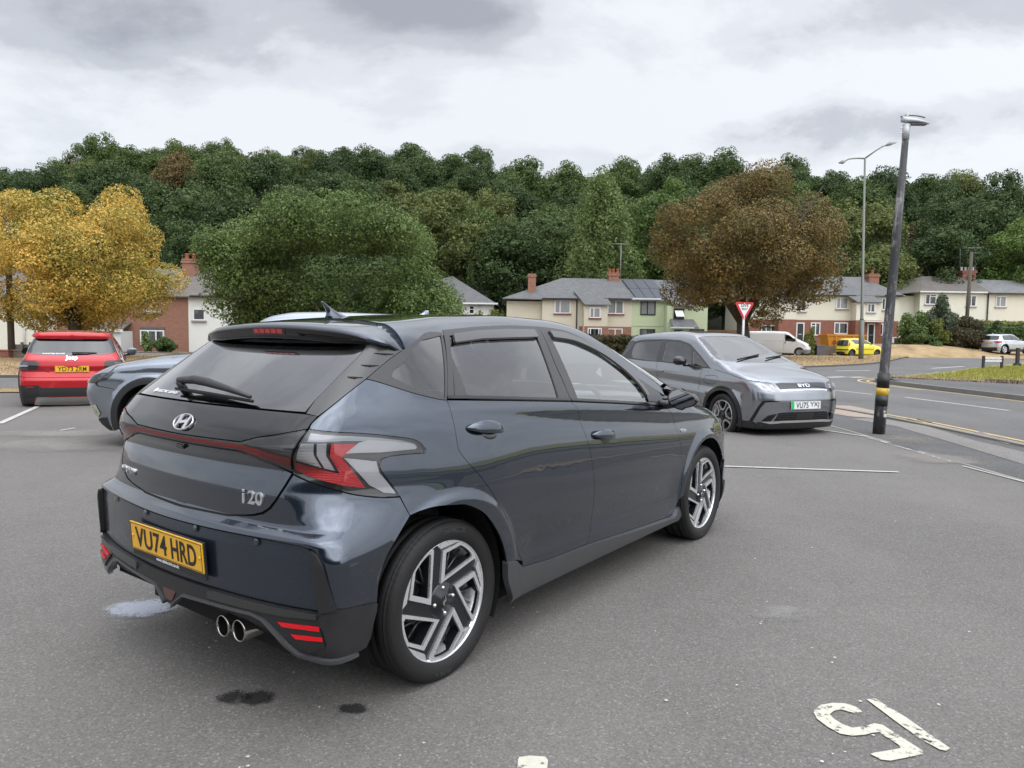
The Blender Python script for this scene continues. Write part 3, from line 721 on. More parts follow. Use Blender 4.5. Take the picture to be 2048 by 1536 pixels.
archU=cr([(-.204,.700),(-.17,.708),(-.12,.714),(-.07,.712),(0.,.703),(.05,.695),(.12,.665),(.177,.628),(.24,.565),(.29,.498),(.323,.43),(.337,.388)],3)
arcR=arc(AX,AZ,AR,118,10.5)
# quarter panel
qp=[p for p in seam[iS:]]+lamp[1:iT+1]+archU+[(.406,.384)]+doorR[::-1][:-1]+dlobot
panel('quarter_panel',H,qp,BODYBLUE,body,'pair',step=.013)
# window surround on the rear quarter
qg=[(.232,1.352),(.071,1.332),(-.243,1.222),(-.256,1.203),(-.25,1.195),(-.11,1.142),(-.018,1.113),(.042,1.108)]
qf=seam[:iS+1][::-1]
it=min(range(len(dlotop)),key=lambda i:abs(dlotop[i][0]-.274));iT2=min(range(len(dlotop)),key=lambda i:abs(dlotop[i][0]-1.074))
qfp=dlobot[::-1]+[(.268,1.368)]+dlotop[:it][::-1]+seam[1:iS]
qfp=[p for p in dlobot[::-1]]+[(.16,1.235),(.262,1.368)]+dlotop[1:it-1][::-1]+seam[:iS]
MATFRAME=simple('window_frame',(.042,.042,.043),.42,0,0,.5,.06,40)
for sd_ in('R','L'): panel('quarter_window_frame',H,qfp,MATFRAME,body,sd_,holes=[qg],off=.001)
panel('quarter_window',H,qg,PRIV,body,'pair',off=-.003,lip=0,gap=-.001)
# doors
rd_lo=beltF[:3]+doorM[1:]+[(.734,.309),(.491,.33)]+doorR[::-1][:-1]
fd_lo=beltF[2:5]+doorF+[(1.504,.277),(1.052,.302)]+doorM[::-1][1:-1]
rframe=[(.052,1.103),(.16,1.237),(.272,1.371)]+dlotop[it:iT2+1]+[(.984,1.227),(.928,1.038),(.423,1.075)]
rglass=[(.100,1.112),(.20,1.240),(.296,1.351),(.453,1.366),(.691,1.378),(.992,1.380),(.905,1.20),(.835,1.058),(.423,1.090)]
fframe=[(.932,1.038),(.988,1.227)]+dlotop[iT2:]+[(1.962,1.0),(1.962,.944),(1.757,.963),(1.307,1.005)]
fglass=[(1.003,1.046),(1.104,1.33),(1.118,1.376)]+cr([(1.268,1.367),(1.389,1.337),(1.497,1.286),(1.603,1.225),(1.68,1.163),(1.735,1.10),(1.76,1.04)],3)+[(1.768,.980),(1.307,1.020)]
doors={}
for sd_ in('R','L'):
    st=.013 if sd_=='R' else .035
    for nm,lo,fr,gl,gm in (('rear_door',rd_lo,rframe,rglass,PRIV),('front_door',fd_lo,fframe,fglass,CLEARG)):
        d=panel(nm,H,lo,BODYBLUE,car,sd_,step=st);doors[(nm,sd_)]=d
        panel('window_frame',H,fr,MATFRAME,d,sd_,holes=[gl],off=.002,step=st)
        panel('window_glass',H,gl,gm,d,sd_,off=-.004,lip=0,gap=-.002,step=.03)
    d=doors[('rear_door',sd_)]
    panel('window_divider',H,[(.104,1.108),(.20,1.238),(.232,1.285),(.212,1.19),(.190,1.104)],MATFRAME,d,sd_,off=-.002,step=.02)
    panel('belt_seal',H,[(.054,1.103),(.423,1.078),(.926,1.041),(.926,1.052),(.423,1.089),(.060,1.115)],GLOSSBLK,d,sd_,off=.006,step=.02,gap=0)
    f=doors[('front_door',sd_)]
    panel('belt_seal',H,[(.934,1.040),(1.307,1.008),(1.757,.966),(1.955,.947),(1.955,.958),(1.757,.978),(1.307,1.019),(.94,1.051)],GLOSSBLK,f,sd_,off=.006,step=.02,gap=0)
    # smoked wind deflectors standing off the frames
    SMOKE=simple('smoked_acrylic',(.06,.056,.056),.3,0,.6,.5)
    panel('wind_deflector',H,[(.318,1.356),(.50,1.371),(.75,1.381),(.992,1.383),(.979,1.343),(.75,1.339),(.50,1.333),(.286,1.316)],SMOKE,d,sd_,off=.014,step=.02,lip=.013)
    panel('wind_deflector',H,[(1.133,1.380)]+cr([(1.268,1.371),(1.389,1.341),(1.491,1.292),(1.59,1.230),(1.687,1.160),(1.765,1.10),(1.795,1.02)],3)+cr([(1.755,1.01),(1.725,1.085),(1.650,1.17),(1.535,1.247),(1.417,1.295),(1.295,1.328),(1.12,1.343)],3),SMOKE,f,sd_,off=.014,step=.02,lip=.013)
    panel('mirror_triangle',H,[(1.76,.985),(1.78,1.06),(1.80,1.10),(1.86,1.075),(1.955,1.02),(1.958,.965)],GLOSSBLK,f,sd_,off=.005,step=.02)
# door handles: dished cup + arched grip
for nm,sd_ in doors:
    d=doors[(nm,sd_)];sg=1 if sd_=='R' else -1
    cx_,cz_=(.225,.972) if nm=='rear_door' else (1.198,.846)
    slope=-.11
    p0,n0=at(H,cx_,cz_)
    def HP(u,v,o):
        z=cz_+slope*u+v;p=H.wrap([(cx_+u,z)])[0];n=H.normal(p[None])[0];q=p+n*o
        return (q[0],q[1]*(1 if sd_=='R' else -1),q[2])
    # cup (dark recess, drawn as a shallow bowl standing in a ring)
    rs=[]
    for r_,o in ((1.,.0008),(.86,.0022),(.5,.003),(.02,.003)):
        rs.append([HP(.052*r_*cos(2*pi*k/20)+.018,.030*r_*sin(2*pi*k/20)-.012,o) for k in range(20)])
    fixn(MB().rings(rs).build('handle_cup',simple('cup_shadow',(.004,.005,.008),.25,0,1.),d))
    rs=[]
    for k in range(17):
        u=-.118+.236*k/16;t=abs(u)/.118;hh=.021*(1-t**2.6)+.004;oo=.030*(1-t**3.2)+.004;th=.011*(1-t**2)+.004
        rs.append([HP(u,hh*cos(2*pi*j/12)*1.0+.004*(1-t),max(oo-th+th*(1+sin(2*pi*j/12))*.62,.001)) for j in range(12)])
    o=MB().rings(rs,cap0=True,cap1=True).build('door_handle',BODYBLUE,d);fixn(o)
# roof, cant rails, windscreen, bonnet
rs_=[(-.057,-.6),(-.053,-.575),(-.051,-.543),(-.05,-.497),(-.042,-.444),(-.042,-.425)]
i15=min(range(len(dtopxy)),key=lambda i:abs(dtopxy[i][0]-1.40))
rail=dtopxy+[(2.02,-.70),(1.80,-.60),(1.58,-.47),(1.50,-.41),(1.46,-.40),(1.2,-.375),(.6,-.385),(.234,-.395),(.075,-.405)]+rs_[::-1][:-1]
panel('cant_rail',H,rail,BODYBLUE,body,'pair',mode='down',step=.013)
panel('roof_panel',H,[(-.042,-.425),(.075,-.405),(.234,-.395),(.6,-.385),(1.2,-.375),(1.46,-.40),(1.475,0),(.02,0),(.009,-.219),(-.017,-.339)],GLOSSBLK,body,'both',mode='down',step=.022,off=-.001)
panel('windscreen',H,[(1.49,0),(1.475,-.40),(1.51,-.415),(1.60,-.475),(1.82,-.61),(2.03,-.70),(2.30,-.64),(2.40,-.35),(2.43,0)],CLEARG,body,'both',mode='down',step=.03,lip=0)
panel('bonnet',H,[(2.44,0),(2.41,-.35),(2.31,-.645),(2.05,-.71),(2.4,-.715),(2.75,-.70),(3.0,-.64),(3.12,-.45),(3.15,0)],BODYBLUE,car,'both',mode='down',step=.03)
# front wing, front bumper
wing=[(1.949,.943),(1.975,.945),(2.2,.935),(2.4,.920),(2.6,.895),(2.8,.86),(2.9,.84),(3.0,.80),(3.02,.62),(2.93,.50)]+arc(2.56,.318,.372,29,172,26)+[(2.14,.34)]+doorF[:-4][::-1][1:-1]
panel('front_wing',H,wing,BODYBLUE,body,'pair',step=.016)
EF=2.9+pi/2*H.R+H.yc
panel('front_bumper',H,[(2.94,.498),(3.02,.62),(3.0,.79),(EF,.74),(EF,.2),(2.96,.2),(2.91,.40)],BODYBLUE,car,'both',step=.03)
panel('bumper_lip',H,[(2.90,.36),(3.1,.30),(3.1,.17),(2.93,.18)],SATBLK,car,'pair',step=.03,off=.012)
# sills
def silloff(p):
    z=p[:,2];return .006+.026*np.exp(-((z-.25)/.045)**2)
sill=[(.334,.396),(.406,.384),(.491,.33),(.734,.309),(1.052,.302),(1.504,.277),(2.049,.253),(2.085,.262),(2.119,.290),(2.146,.300),(2.160,.26),(2.160,.208),(1.645,.200),(1.05,.198),(.383,.195),(.345,.27)]
panel('side_sill',H,sill,CLAD,body,'pair',step=.014,off=silloff,lip=.03)
# tailgate
tg=empty('tailgate',parent=car)
panel('tailgate_side_blade',H,[(-.175,1.292),(-.248,1.312),(-.35,1.330),(-.41,1.332),(-.407,1.295),(-.444,1.206),(-.464,1.124),(-.462,1.079),(-.429,1.072)]+seam[3:iS+9][::-1][2:],simple('blade_grey',(.034,.033,.032),.30,0,.5,.5,.05,30,coatr=.2),tg,'pair',step=.016,off=.002)
rg=[(SC,1.083),(-.538,1.083),(-.466,1.083),(-.464,1.124),(-.444,1.206),(-.409,1.295),(-.411,1.328),(SC,1.328)]
panel('rear_window',H,rg,PRIV,tg,'both',step=.03,lip=0,off=.001)
panel('badge_panel',H,[(-.429,1.074),(-.462,1.078),(-.538,1.079),(SC,1.079),(SC,.970),(-.634,.974),(-.517,1.006),(-.440,1.033),(-.438,1.049)],GLOSSBLK,tg,'both',step=.012,off=.001)
tl=[(-.470,.880),(-.52,.905),(-.58,.925),(-.644,.938),(SC,.938),(SC,.698),(-.70,.704),(-.615,.716),(-.560,.726),(-.535,.737),(-.516,.757),(-.498,.79),(-.480,.842)]
panel('tailgate_skin',H,tl,BODYBLUE,tg,'both',step=.012)
for xx in ((-.349,1.283,-.241,1.279),(-.384,1.24,-.319,1.238),(-.410,1.199,-.363,1.197)):
    m_=((xx[0]+xx[2])/2,(xx[1]+xx[3])/2)
    panel('vent_slot',H,[(xx[0],xx[1]),(m_[0],m_[1]+.001),(xx[2],xx[3]),(m_[0],m_[1]-.005)],DARK,tg,'pair',step=.02,off=.0045,gap=0,lip=.002)
# light bar and lamps
LH=simple('lamp_housing',(.008,.008,.009),.3,0,.3)
bar=[(-.440,1.031),(-.517,1.004),(-.634,.972),(SC,.968),(SC,.940),(-.644,.940),(-.58,.927),(-.52,.907),(-.470,.884),(-.462,.941),(-.452,.988)]
lb=panel('light_bar',H,bar,LH,tg,'both',step=.014,off=-.006,lip=.01)
panel('light_strip',H,[(-.475,.895),(-.466,.932),(-.556,.957),(-.64,.963),(SC,.961),(SC,.946),(-.64,.945),(-.52,.916)],REDD,lb,'both',step=.02,off=-.004,lip=.002)
panel('reversing_lamp',H,[(-.555,.967),(-.455,.985),(-.466,.937),(-.500,.946)],REFLD,lb,'pair',step=.02,off=-.003,lip=.003)
panel('lamp_cover',H,bar,LENS,lb,'both',step=.02,off=.003,lip=.004)
for sd_ in('R','L'):
    l=panel('tail_lamp',H,lamp,LH,car,sd_,step=.014,off=-.010,lip=.012)
    def lp(nm,poly,mat,off): panel(nm,H,poly,mat,l,sd_,step=.016,off=off,lip=.004,gap=.0005)
    lp('upper_reflector',[(-.432,1.022),(-.377,1.008),(-.30,.989),(-.22,.970),(-.17,.953),(-.16,.945),(-.30,.975),(-.37,.989),(-.435,.992)],reflector('lamp_grey',(.26,.28,.31),20,.3,.1,.3),-.006)
    lp('brake_light',[(-.393,.983),(-.329,.970),(-.312,.948),(-.370,.941),(-.374,.933),(-.326,.818),(-.365,.834),(-.464,.893),(-.459,.919),(-.378,.879),(-.394,.939)],RED,-.003)
    lp('clear_section',[(-.446,.986),(-.422,.986),(-.421,.947),(-.410,.900),(-.455,.926),(-.453,.947)],REFL,-.004)
    lp('clear_section',[(-.417,.986),(-.400,.985),(-.400,.943),(-.386,.889),(-.405,.899),(-.416,.945)],REFL,-.002)
    lp('indicator_wing',[(-.369,.946),(-.345,.978),(-.325,.985),(-.25,.970),(-.18,.952),(-.163,.941),(-.168,.933),(-.29,.936)],reflector('lamp_white',(.56,.57,.59),90,.3,.35,.3),-.001)
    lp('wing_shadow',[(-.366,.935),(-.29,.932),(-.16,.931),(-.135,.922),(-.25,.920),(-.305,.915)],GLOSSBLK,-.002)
    lp('reflector_panel',[(-.371,.931),(-.31,.909),(-.302,.908),(-.294,.866),(-.246,.784),(-.281,.793),(-.318,.826)],reflector('lamp_white',(.56,.57,.59),90,.3,.35,.3),-.003)
    panel('lamp_cover',H,lamp,LENS,l,sd_,step=.02,off=.002,lip=.006)
# rear bumper
top=[(SC,.694),(-.70,.700),(-.615,.712),(-.556,.722),(-.531,.733),(-.511,.755),(-.494,.79),(-.476,.842),(-.466,.876)]
low_=cr([(-.427,.853),(-.385,.825),(-.342,.797),(-.288,.777),(-.235,.769)],3)
iA=archL
bump_=top+low_+iA+[(-.356,.459),(-.366,.53),(-.375,.607),(-.384,.636),(-.397,.655),(-.42,.661),(-.516,.663),(-.786,.660),(SC,.659)]
rb=panel('rear_bumper',H,bump_,BODYBLUE,car,'both',step=.012)
ins=[(SC,.656),(-.786,.657),(-.516,.660),(-.42,.658),(-.405,.652),(-.397,.632),(-.385,.447),(-.45,.443),(-.534,.442),(-.746,.443),(SC,.443)]
panel('bumper_insert',H,ins,INSERT,rb,'both',step=.014,off=-.006,lip=.006)
panel('corner_fin',H,[(-.398,.655),(-.384,.638),(-.374,.607),(-.364,.53),(-.354,.460),(-.383,.446),(-.392,.55)],SATBLK,rb,'pair',step=.012,off=.014,lip=.02)
dif=[(SC,.440),(-.746,.440),(-.534,.439),(-.45,.440),(-.383,.444),(-.356,.459),(-.33,.45),(-.292,.434),(-.300,.36),(-.306,.315),(-.315,.287),(-.34,.282),(-.378,.284),(-.43,.289),(-.46,.332),(-.505,.383),(-.535,.395),(-.75,.391),(-.90,.385),(-.935,.36),(-.975,.328),(SC,.326)]
df=panel('diffuser',H,dif,SATBLK,rb,'both',step=.012,off=lambda p:.004+.008*np.exp(-((p[:,2]-.41)/.022)**2)+.012*sstep(-.60,-.35,p[:,0])*0,lip=.03)
panel('diffuser_lip',H,[(-.428,.297),(-.46,.338),(-.505,.389),(-.535,.401),(-.75,.397),(-.895,.391),(-.93,.366),(-.972,.334),(-.972,.322),(-.936,.352),(-.90,.377),(-.75,.383),(-.537,.387),(-.51,.377),(-.467,.326),(-.432,.283),(-.378,.276),(-.33,.276),(-.33,.290),(-.378,.294)],CLAD,df,'pair',step=.012,off=.016,lip=.02)
panel('reflector_trim',H,[(-.492,.404),(-.383,.418),(-.371,.335),(-.405,.305)],simple('reflector_trim',(.010,.010,.011),.3,0,.3),df,'pair',step=.02,off=.012,lip=.01)
panel('rear_reflector',H,[(-.473,.391),(-.382,.402),(-.379,.386),(-.459,.375)],RED,df,'pair',step=.03,off=.017,lip=.006)
panel('rear_reflector',H,[(-.442,.360),(-.376,.368),(-.374,.354),(-.429,.345)],RED,df,'pair',step=.03,off=.017,lip=.006)
panel('reflector_band',H,[(-.745,.437),(-.534,.436),(-.45,.437),(-.388,.440),(-.385,.424),(-.46,.412),(-.534,.408),(-.746,.406)],simple('trim_grey',(.03,.03,.029),.35,0,.3),df,'pair',step=.02,off=.016,lip=.01)
# centre fog / notch detail and the deep inner panel
dp=MB();dp.prism([(-.66,.40),(-.56,.40),(-.50,.28),(-.57,.285),(-.64,.345)],-.55,.55,'y')
fixn(dp.build('under_diffuser',MATBLK,df))
panel('fog_lamp',H,[(SC,.385),(-.95,.385),(-.975,.345),(SC,.342)],simple('fog_lens',(.06,.008,.006),.2,0,1.),df,'both',step=.02,off=.008,lip=.004)
for yy,zz_e in((-.250,.283),(-.352,.291)):
    t=MB();R_=.040
    t.lathe([(R_*.86,-.54),(R_*.88,-.64),(R_*.94,-.645),(R_,-.640),(R_+.001,-.630),(R_,-.54),(R_*.95,-.36)],36,0,'x',M=Matrix.Translation((0,yy,zz_e)))
    o=fixn(t.build('exhaust_pipe',simple('exhaust_steel',(.50,.48,.45),.16,1.),car))
    fixn(MB().lathe([(R_*.85,-.635),(R_*.85,-.46),(0,-.46)],28,0,'x',M=Matrix.Translation((0,yy,zz_e))).build('pipe_bore',simple('soot',(.01,.01,.01),.6,.5),o))
# step pad notch on the bumper ledge (boot release recess)
for s_,z_ in ((-.819,.655),(-.522,.655)):
    M=surfM(H,s_,z_-.008,.001)
    o=MB().lathe([(0,.001),(.0095,.001),(.0105,.0005),(.0118,-.0005)],24,0,'z',M=M).build('parking_sensor',BODYBLUE,rb);fixn(o)
    o2=MB().lathe([(.0118,.0002),(.0132,.0002)],24,0,'z',M=M).build('sensor_ring',DARK,rb)
    M=surfM(H,s_,z_-.008,.001,True);fixn(MB().lathe([(0,.001),(.0095,.001),(.0105,.0005),(.0118,-.0005)],24,0,'z',M=M).build('parking_sensor',BODYBLUE,rb))
# spoiler
sp=MB();rs=[]
for y in np.linspace(-.60,.60,41):
    a=abs(y);e=max(0,(a-.40)/.20)
    xr_=-.262+.105*a*a+.045*e**2; zr=1.398-.085*y*y-.05*max(0,a-.42)/.2*e-.018*e*e
    zr=1.394-.10*y*y-.024*e**2
    xf_=np.interp(a,[0,.219,.339,.425,.444,.497,.543,.60],[.02,.009,-.017,-.042,-.042,-.05,-.051,-.057])
    zf=float(H.down([(xf_,-a)])[0][2])-.001
    th=.052-.030*e
    xf_-=.004;zf-=.004
    rs.append([(xf_,y,zf),(xf_*.6+xr_*.4,y,zf*.62+zr*.38+.003),(xf_*.25+xr_*.75,y,zf*.26+zr*.74+.003),(xr_+.012,y,zr+.001),(xr_,y,zr-.006),(xr_-.004,y,zr-.016),(xr_+.004,y,zr-th),(xr_+.02,y,zr-th-.004),(-.17+.03*e,y,zr-th-.006),(xf_+.02,y,zf-.05)])
spo=fixn(MB().rings(rs,cap0=True,cap1=True).build('roof_spoiler',BODYBLUE,tg))
# gloss black under-edge and high level brake light
rb_=[]
for y in np.linspace(-.545,.545,33):
    a=abs(y);e=max(0,(a-.40)/.20);xr_=-.262+.105*a*a+.045*e**2;zr=1.394-.10*y*y-.024*e**2;th=.052-.030*e
    rb_.append([(xr_-.0055,y,zr-.010),(xr_-.006,y,zr-.018),(xr_+.001,y,zr-th-.003),(xr_+.012,y,zr-th-.010),(xr_+.03,y,zr-th-.006),(xr_+.03,y,zr-.02)])
fixn(MB().rings(rb_,cap0=True,cap1=True).build('spoiler_underside',GLOSSBLK,spo))
def spstrip(y0,y1,za,zb,o,nm,mat,n=12):
    rr=[]
    for y in np.linspace(y0,y1,n):
        xr_=-.262+.105*y*y;zr=1.394-.10*y*y
        rr.append([(xr_-.006-o,y,zr-za),(xr_-.001-o,y,zr-zb),(xr_+.01,y,zr-zb),(xr_+.004,y,zr-za)])
    return fixn(MB().rings(rr,smooth=False,cap0=True,cap1=True).build(nm,mat,spo))
spstrip(-.115,.115,.017,.043,.002,'brake_light_frame',LH)
for k in range(5): spstrip(-.098+.040*k,-.064+.040*k,.021,.039,.004,'high_level_brake_light',simple('led_red',(.42,.01,.015),.25,0,1.),4)
# fin aerial
rs=[]
for t in np.linspace(0,1,14):
    x0=.030-.022*t+.018*math.sin(t*pi);x1=.235-.215*t**.55;w_=.026*(1-t)**.75+.002
    zb=float(H.down([(.10,0)])[0][2])-.006+.074*t
    rs.append([(x0,0,zb),(x0+.2*(x1-x0),-w_,zb),(x0+.6*(x1-x0),-w_*.75,zb),(x1,0,zb),(x0+.6*(x1-x0),w_*.75,zb),(x0+.2*(x1-x0),w_,zb)])
fixn(MB().rings(rs,cap1=True).build('fin_aerial',BODYBLUE,car))
# number plate, carrier and surround text
pc=H.wrap([(SC,.548)])[0]
tl_=Vector((-.075,0,1)).normalized()
PM=frameM((-.722,.0,.553),(0,-1,0),(tl_.x,0,tl_.z))
pl=plate(rb,PM,'VU74 HRD',YPLATE)
cr_=MB();cr_.box((0,-.012,-.010),(.528,.14,.010),bev=.003);c_=cr_.build('plate_carrier',SATBLK,rb);c_.data.transform(PM)
textmesh('carrier_lettering','www.allelectric.co.uk',.019,WHITE,c_,PM@Matrix.Translation((0,-.068,-.0045)),.0004,.0004)
# emblem
EM=surfM(H,SC,1.012,.004)
def ring(rx,rz,w_,n=48):
    b=MB();rs=[]
    for k in range(n):
        a=2*pi*k/n;c,s=cos(a),sin(a);rs.append([((rx-w_)*c,(rz-w_)*s,0),((rx-w_)*c,(rz-w_)*s,.003),((rx-w_/2)*c,(rz-w_/2)*s,.006),(rx*c,rz*s,.003),(rx*c,rz*s,0)])
    rs.append(rs[0]);b.rings(rs,closed=False);return b
e_=ring(.064,.036,.0052)
e_.prism([(-.036,.026),(-.020,.030),(-.019,.006),(-.028,-.030),(-.040,-.022),(-.036,-.004)],0,.005,'z')
e_.prism([(.036,-.026),(.020,-.030),(.019,-.006),(.028,.030),(.040,.022),(.036,.004)],0,.005,'z')
e_.prism([(-.022,.004),(-.010,.004),(.022,.010),(.022,-.004),(.010,-.004),(-.022,-.010)],0,.0045,'z')
eo=fixn(e_.build('emblem',SATCHR,tg));eo.data.transform(Matrix(((1,.0,0,0),(0,1,0,0),(0,0,1,0),(0,0,0,1))));eo.data.transform(EM)
M_=surfM(H,-.568,.782,.002);mbd=textmesh('model_badge','20',.066,SATCHR,tg,M_@Matrix.Translation((.017,0,0)),.0035,.0008,1.15,spacing=1.05)
q=MB();q.box((-.043,-.005,.001),(.011,.036,.007),bev=.002);q.box((-.043,.0225,.001),(.012,.010,.007),bev=.002);q.build('model_badge',SATCHR,tg).data.transform(M_)
textmesh('maker_lettering','HYUNDAI',.036,SATCHR,tg,surfM(H,-.545,.772,.002,True),.003,.0003,.85,spacing=1.1)
textmesh('dealer_sticker','ALLELECTRIC GARAGES',.020,WHITE,tg,surfM(H,-.66,1.103,.003,True),.0002,.0004)
fixn(MB().lathe([(0,.001),(.013,.001),(.013,0)],20,0,'z',M=surfM(H,-.555,1.103,.003,True)).build('sticker_dot',WHITE,tg))
# reversing camera above plate
o=MB().box((0,0,0),(.05,.018,.02),bev=.004).build('reversing_camera',GLOSSBLK,tg);o.data.transform(surfM(H,SC,.925,.002))
# wiper
def gp(s_,z_,o,left=False):
    p,n=at(H,s_,z_,o,left);return tuple(p)
wp=MB();pts=[gp(-.79,1.118,.05,True),gp(-.90,1.124,.052,True),gp(SC,1.120,.050),gp(-.85,1.110,.042),gp(-.70,1.098,.030)]
wp.tube(pts,[.014,.018,.017,.012,.007],10)
wo=wp.build('rear_wiper',SATBLK,tg)
wb=MB();wb.tube([gp(-.76,1.106,.022,True),gp(SC,1.101,.022),gp(-.69,1.094,.016)],[.006,.008,.006],8);wb.build('wiper_blade',RUBBER,wo)
wh_=MB();wh_.tube([gp(-.80,1.112,.0,True),gp(-.80,1.114,.05,True)],.016,12);wh_.build('wiper_hub',SATBLK,wo)
# N line style wing badge
textmesh('wing_badge','N Line',.030,SATCHR,body,surfM(H,2.205,.775,.0015),.0015,.0006)
# tailgate opening recess on bumper ledge
# mirrors
for sd_ in(1,-1):
    mo=empty('door_mirror',parent=doors[('front_door','R' if sd_==1 else 'L')])
    rs=[];c=Vector((1.93,-.90,1.005))
    for k in range(9):
        t=k/8; x=1.885+.135*t; sc_=sqrt_=math.sqrt(max(0,1-(t)**2.2))*.99+.01
        ring_=[]
        for j in range(28):
            a=2*pi*j/28;yy=-.115*cos(a);zz=.068*sin(a)
            if cos(a)<0: zz*=1.02
            else: zz*=.80-.06*cos(a)
            zz+= -.006*cos(a)
            ring_.append((x,-.905+yy*sc_*.80,.998+zz*sc_*.92))
        rs.append(ring_)
    rs=[[(x_-.004,-.905+(y_+.905)*.90,.998+(z_-.998)*.88) for x_,y_,z_ in rs[0]]]+rs
    b=MB();b.rings(rs,cap0=False,cap1=True)
    if sd_==-1: b.v=[(x_,-y_,z_) for x_,y_,z_ in b.v]
    fixn(b.build('mirror_shell',GLOSSBLK,mo))
    g_=[(1.8805,-.905+(y_+.905)*.90,.998+(z_-.998)*.88) for x_,y_,z_ in rs[1]]
    if sd_==-1: g_=[(a,-b_,c_) for a,b_,c_ in g_]
    fixn(MB().add(g_,[tuple(range(28))]).build('mirror_glass',simple('mirror',(.55,.57,.58),.01,1.),mo))
    st=MB();ys=(-.725,-.80,-.845)
    st.tube([(1.90,ys[0]*sd_,.955),(1.915,ys[1]*sd_,.958),(1.93,ys[2]*sd_,.965)],[.032,.026,.024],12)
    st.build('mirror_arm',GLOSSBLK,mo)
# wheels
WR=make_wheel(parent=car,text=(('HANKOOK',82,.281,.030),('PRIME 4',-95,.281,.021)))
WR.location=(0,-.672,.312)
for x,y in((2.58,-.672),(0,.672),(2.58,.672)):
    c=copy_tree(WR,car);c.location=(x,y,.312)
    if y>0:c.rotation_euler=(0,0,pi)
# arch liners, floor, inner shell
for x in(-.02,2.565):
    for sg in(1,-1):
        b=MB();R_=.385;b.rings([[(x+R_*cos(radians(a)),-.755*sg,.325+R_*sin(radians(a))) for a in range(-28,209,9)],[(x+R_*cos(radians(a)),-.50*sg,.325+R_*sin(radians(a))) for a in range(-28,209,9)],[(x,-.50*sg,.325) for a in range(-28,209,9)]],closed=False)
        fixn(b.build('arch_liner',DARK,body))
fl=MB();fl.box((1.28,0,.24),(1.75,1.42,.10));fl.box((1.28,0,.27),(3.6,.96,.14));fl.box((-.42,0,.34),(.34,1.30,.10));fixn(fl.build('underbody',DARK,body))
def innerpoly(z0,z1r,):
    return [(SC,.40),(SC,1.060),(-.46,1.060),(-.43,1.06),(-.34,1.165),(.05,1.085),(.92,1.022),(1.95,.93),(2.5,.88),(2.88,.80),(2.9,.42)]+arc(2.56,.318,.392,20,172,20)+[(2.13,.25),(.40,.25),(.36,.38),(.31,.50),(.25,.585),(.18,.655),(.05,.715),(-.07,.735),(-.17,.728),(-.24,.69),(-.29,.60),(-.31,.5),(-.32,.40)]
inn=innerpoly(0,0)
panel('inner_shell',H,inn,DARK,body,'both',step=.035,off=-.016,lip=0)
panel('headlining',H,[(-.08,0),(-.08,-.42),(.2,-.44),(1.2,-.40),(1.38,-.40),(1.42,0)],simple('headlining',(.42,.41,.39),.9),body,'both',mode='down',step=.05,off=-.03,lip=0)
# cabin
SEAT=simple('seat_fabric',(.025,.025,.028),.85,0,0,.3,.15,20);TRIM=simple('cabin_trim',(.05,.05,.052),.7,0,0,.4,.1,10)
def seat(x,y,w_=.48,h=.62,parent=car,name='seat',hr=True):
    s=empty(name,parent=parent)
    def blob(nm,c,d,rot=0,bev=.06):
        b=MB();M=Matrix.Translation(c)@Matrix.Rotation(rot,4,'Y');b.box((0,0,0),d,M=M,bev=min(bev,min(d)*.45));o=b.build(nm,SEAT,s);return o
    blob('cushion',(x,y,.50),(.50,w_,.16));blob('backrest',(x-.30,y,.80),(.14,w_,h),radians(-14))
    if hr: blob('headrest',(x-.40,y,1.185),(.10,.27,.19),radians(-10),.045)
    return s
for y in(-.36,.36):seat(1.15,y)
rsx=seat(.32,0,1.25,.55,hr=False)
for y in(-.36,.36):
    b=MB();b.box((0,0,0),(.09,.27,.17),M=Matrix.Translation((-.08,y,1.12))@Matrix.Rotation(radians(-12),4,'Y'),bev=.04);b.build('headrest',SEAT,rsx)
d=MB();d.rings([[(1.78,y,.62),(1.72,y,.84),(1.78,y,.93),(1.95,y,.955),(2.30,y,.935),(2.35,y,.6)] for y in(-.66,-.3,.0,.3,.66)],smooth=True,cap0=True,cap1=True)
fixn(d.build('dashboard',TRIM,car))
sw=MB();M=Matrix.Translation((1.60,-.36,.90))@Matrix.Rotation(radians(-66),4,'Y')
sw.rings([[( (.175+.014*cos(2*pi*j/8))*cos(2*pi*k/32),(.175+.014*cos(2*pi*j/8))*sin(2*pi*k/32),.014*sin(2*pi*j/8)) for j in range(8)] for k in list(range(32))+[0]],M=M)
sw.box((0,0,.0),(.10,.12,.03),M=M,bev=.01);sw.box((0,0,0),(.03,.33,.015),M=M)
sw.build('steering_wheel',TRIM,car)
pt=MB();pt.box((.02,0,.93),(.30,1.02,.015));pt.build('parcel_shelf',TRIM,car)
im=MB();im.box((1.62,0,1.30),(.03,.22,.06),bev=.012);im.build('rear_view_mirror',GLOSSBLK,car)
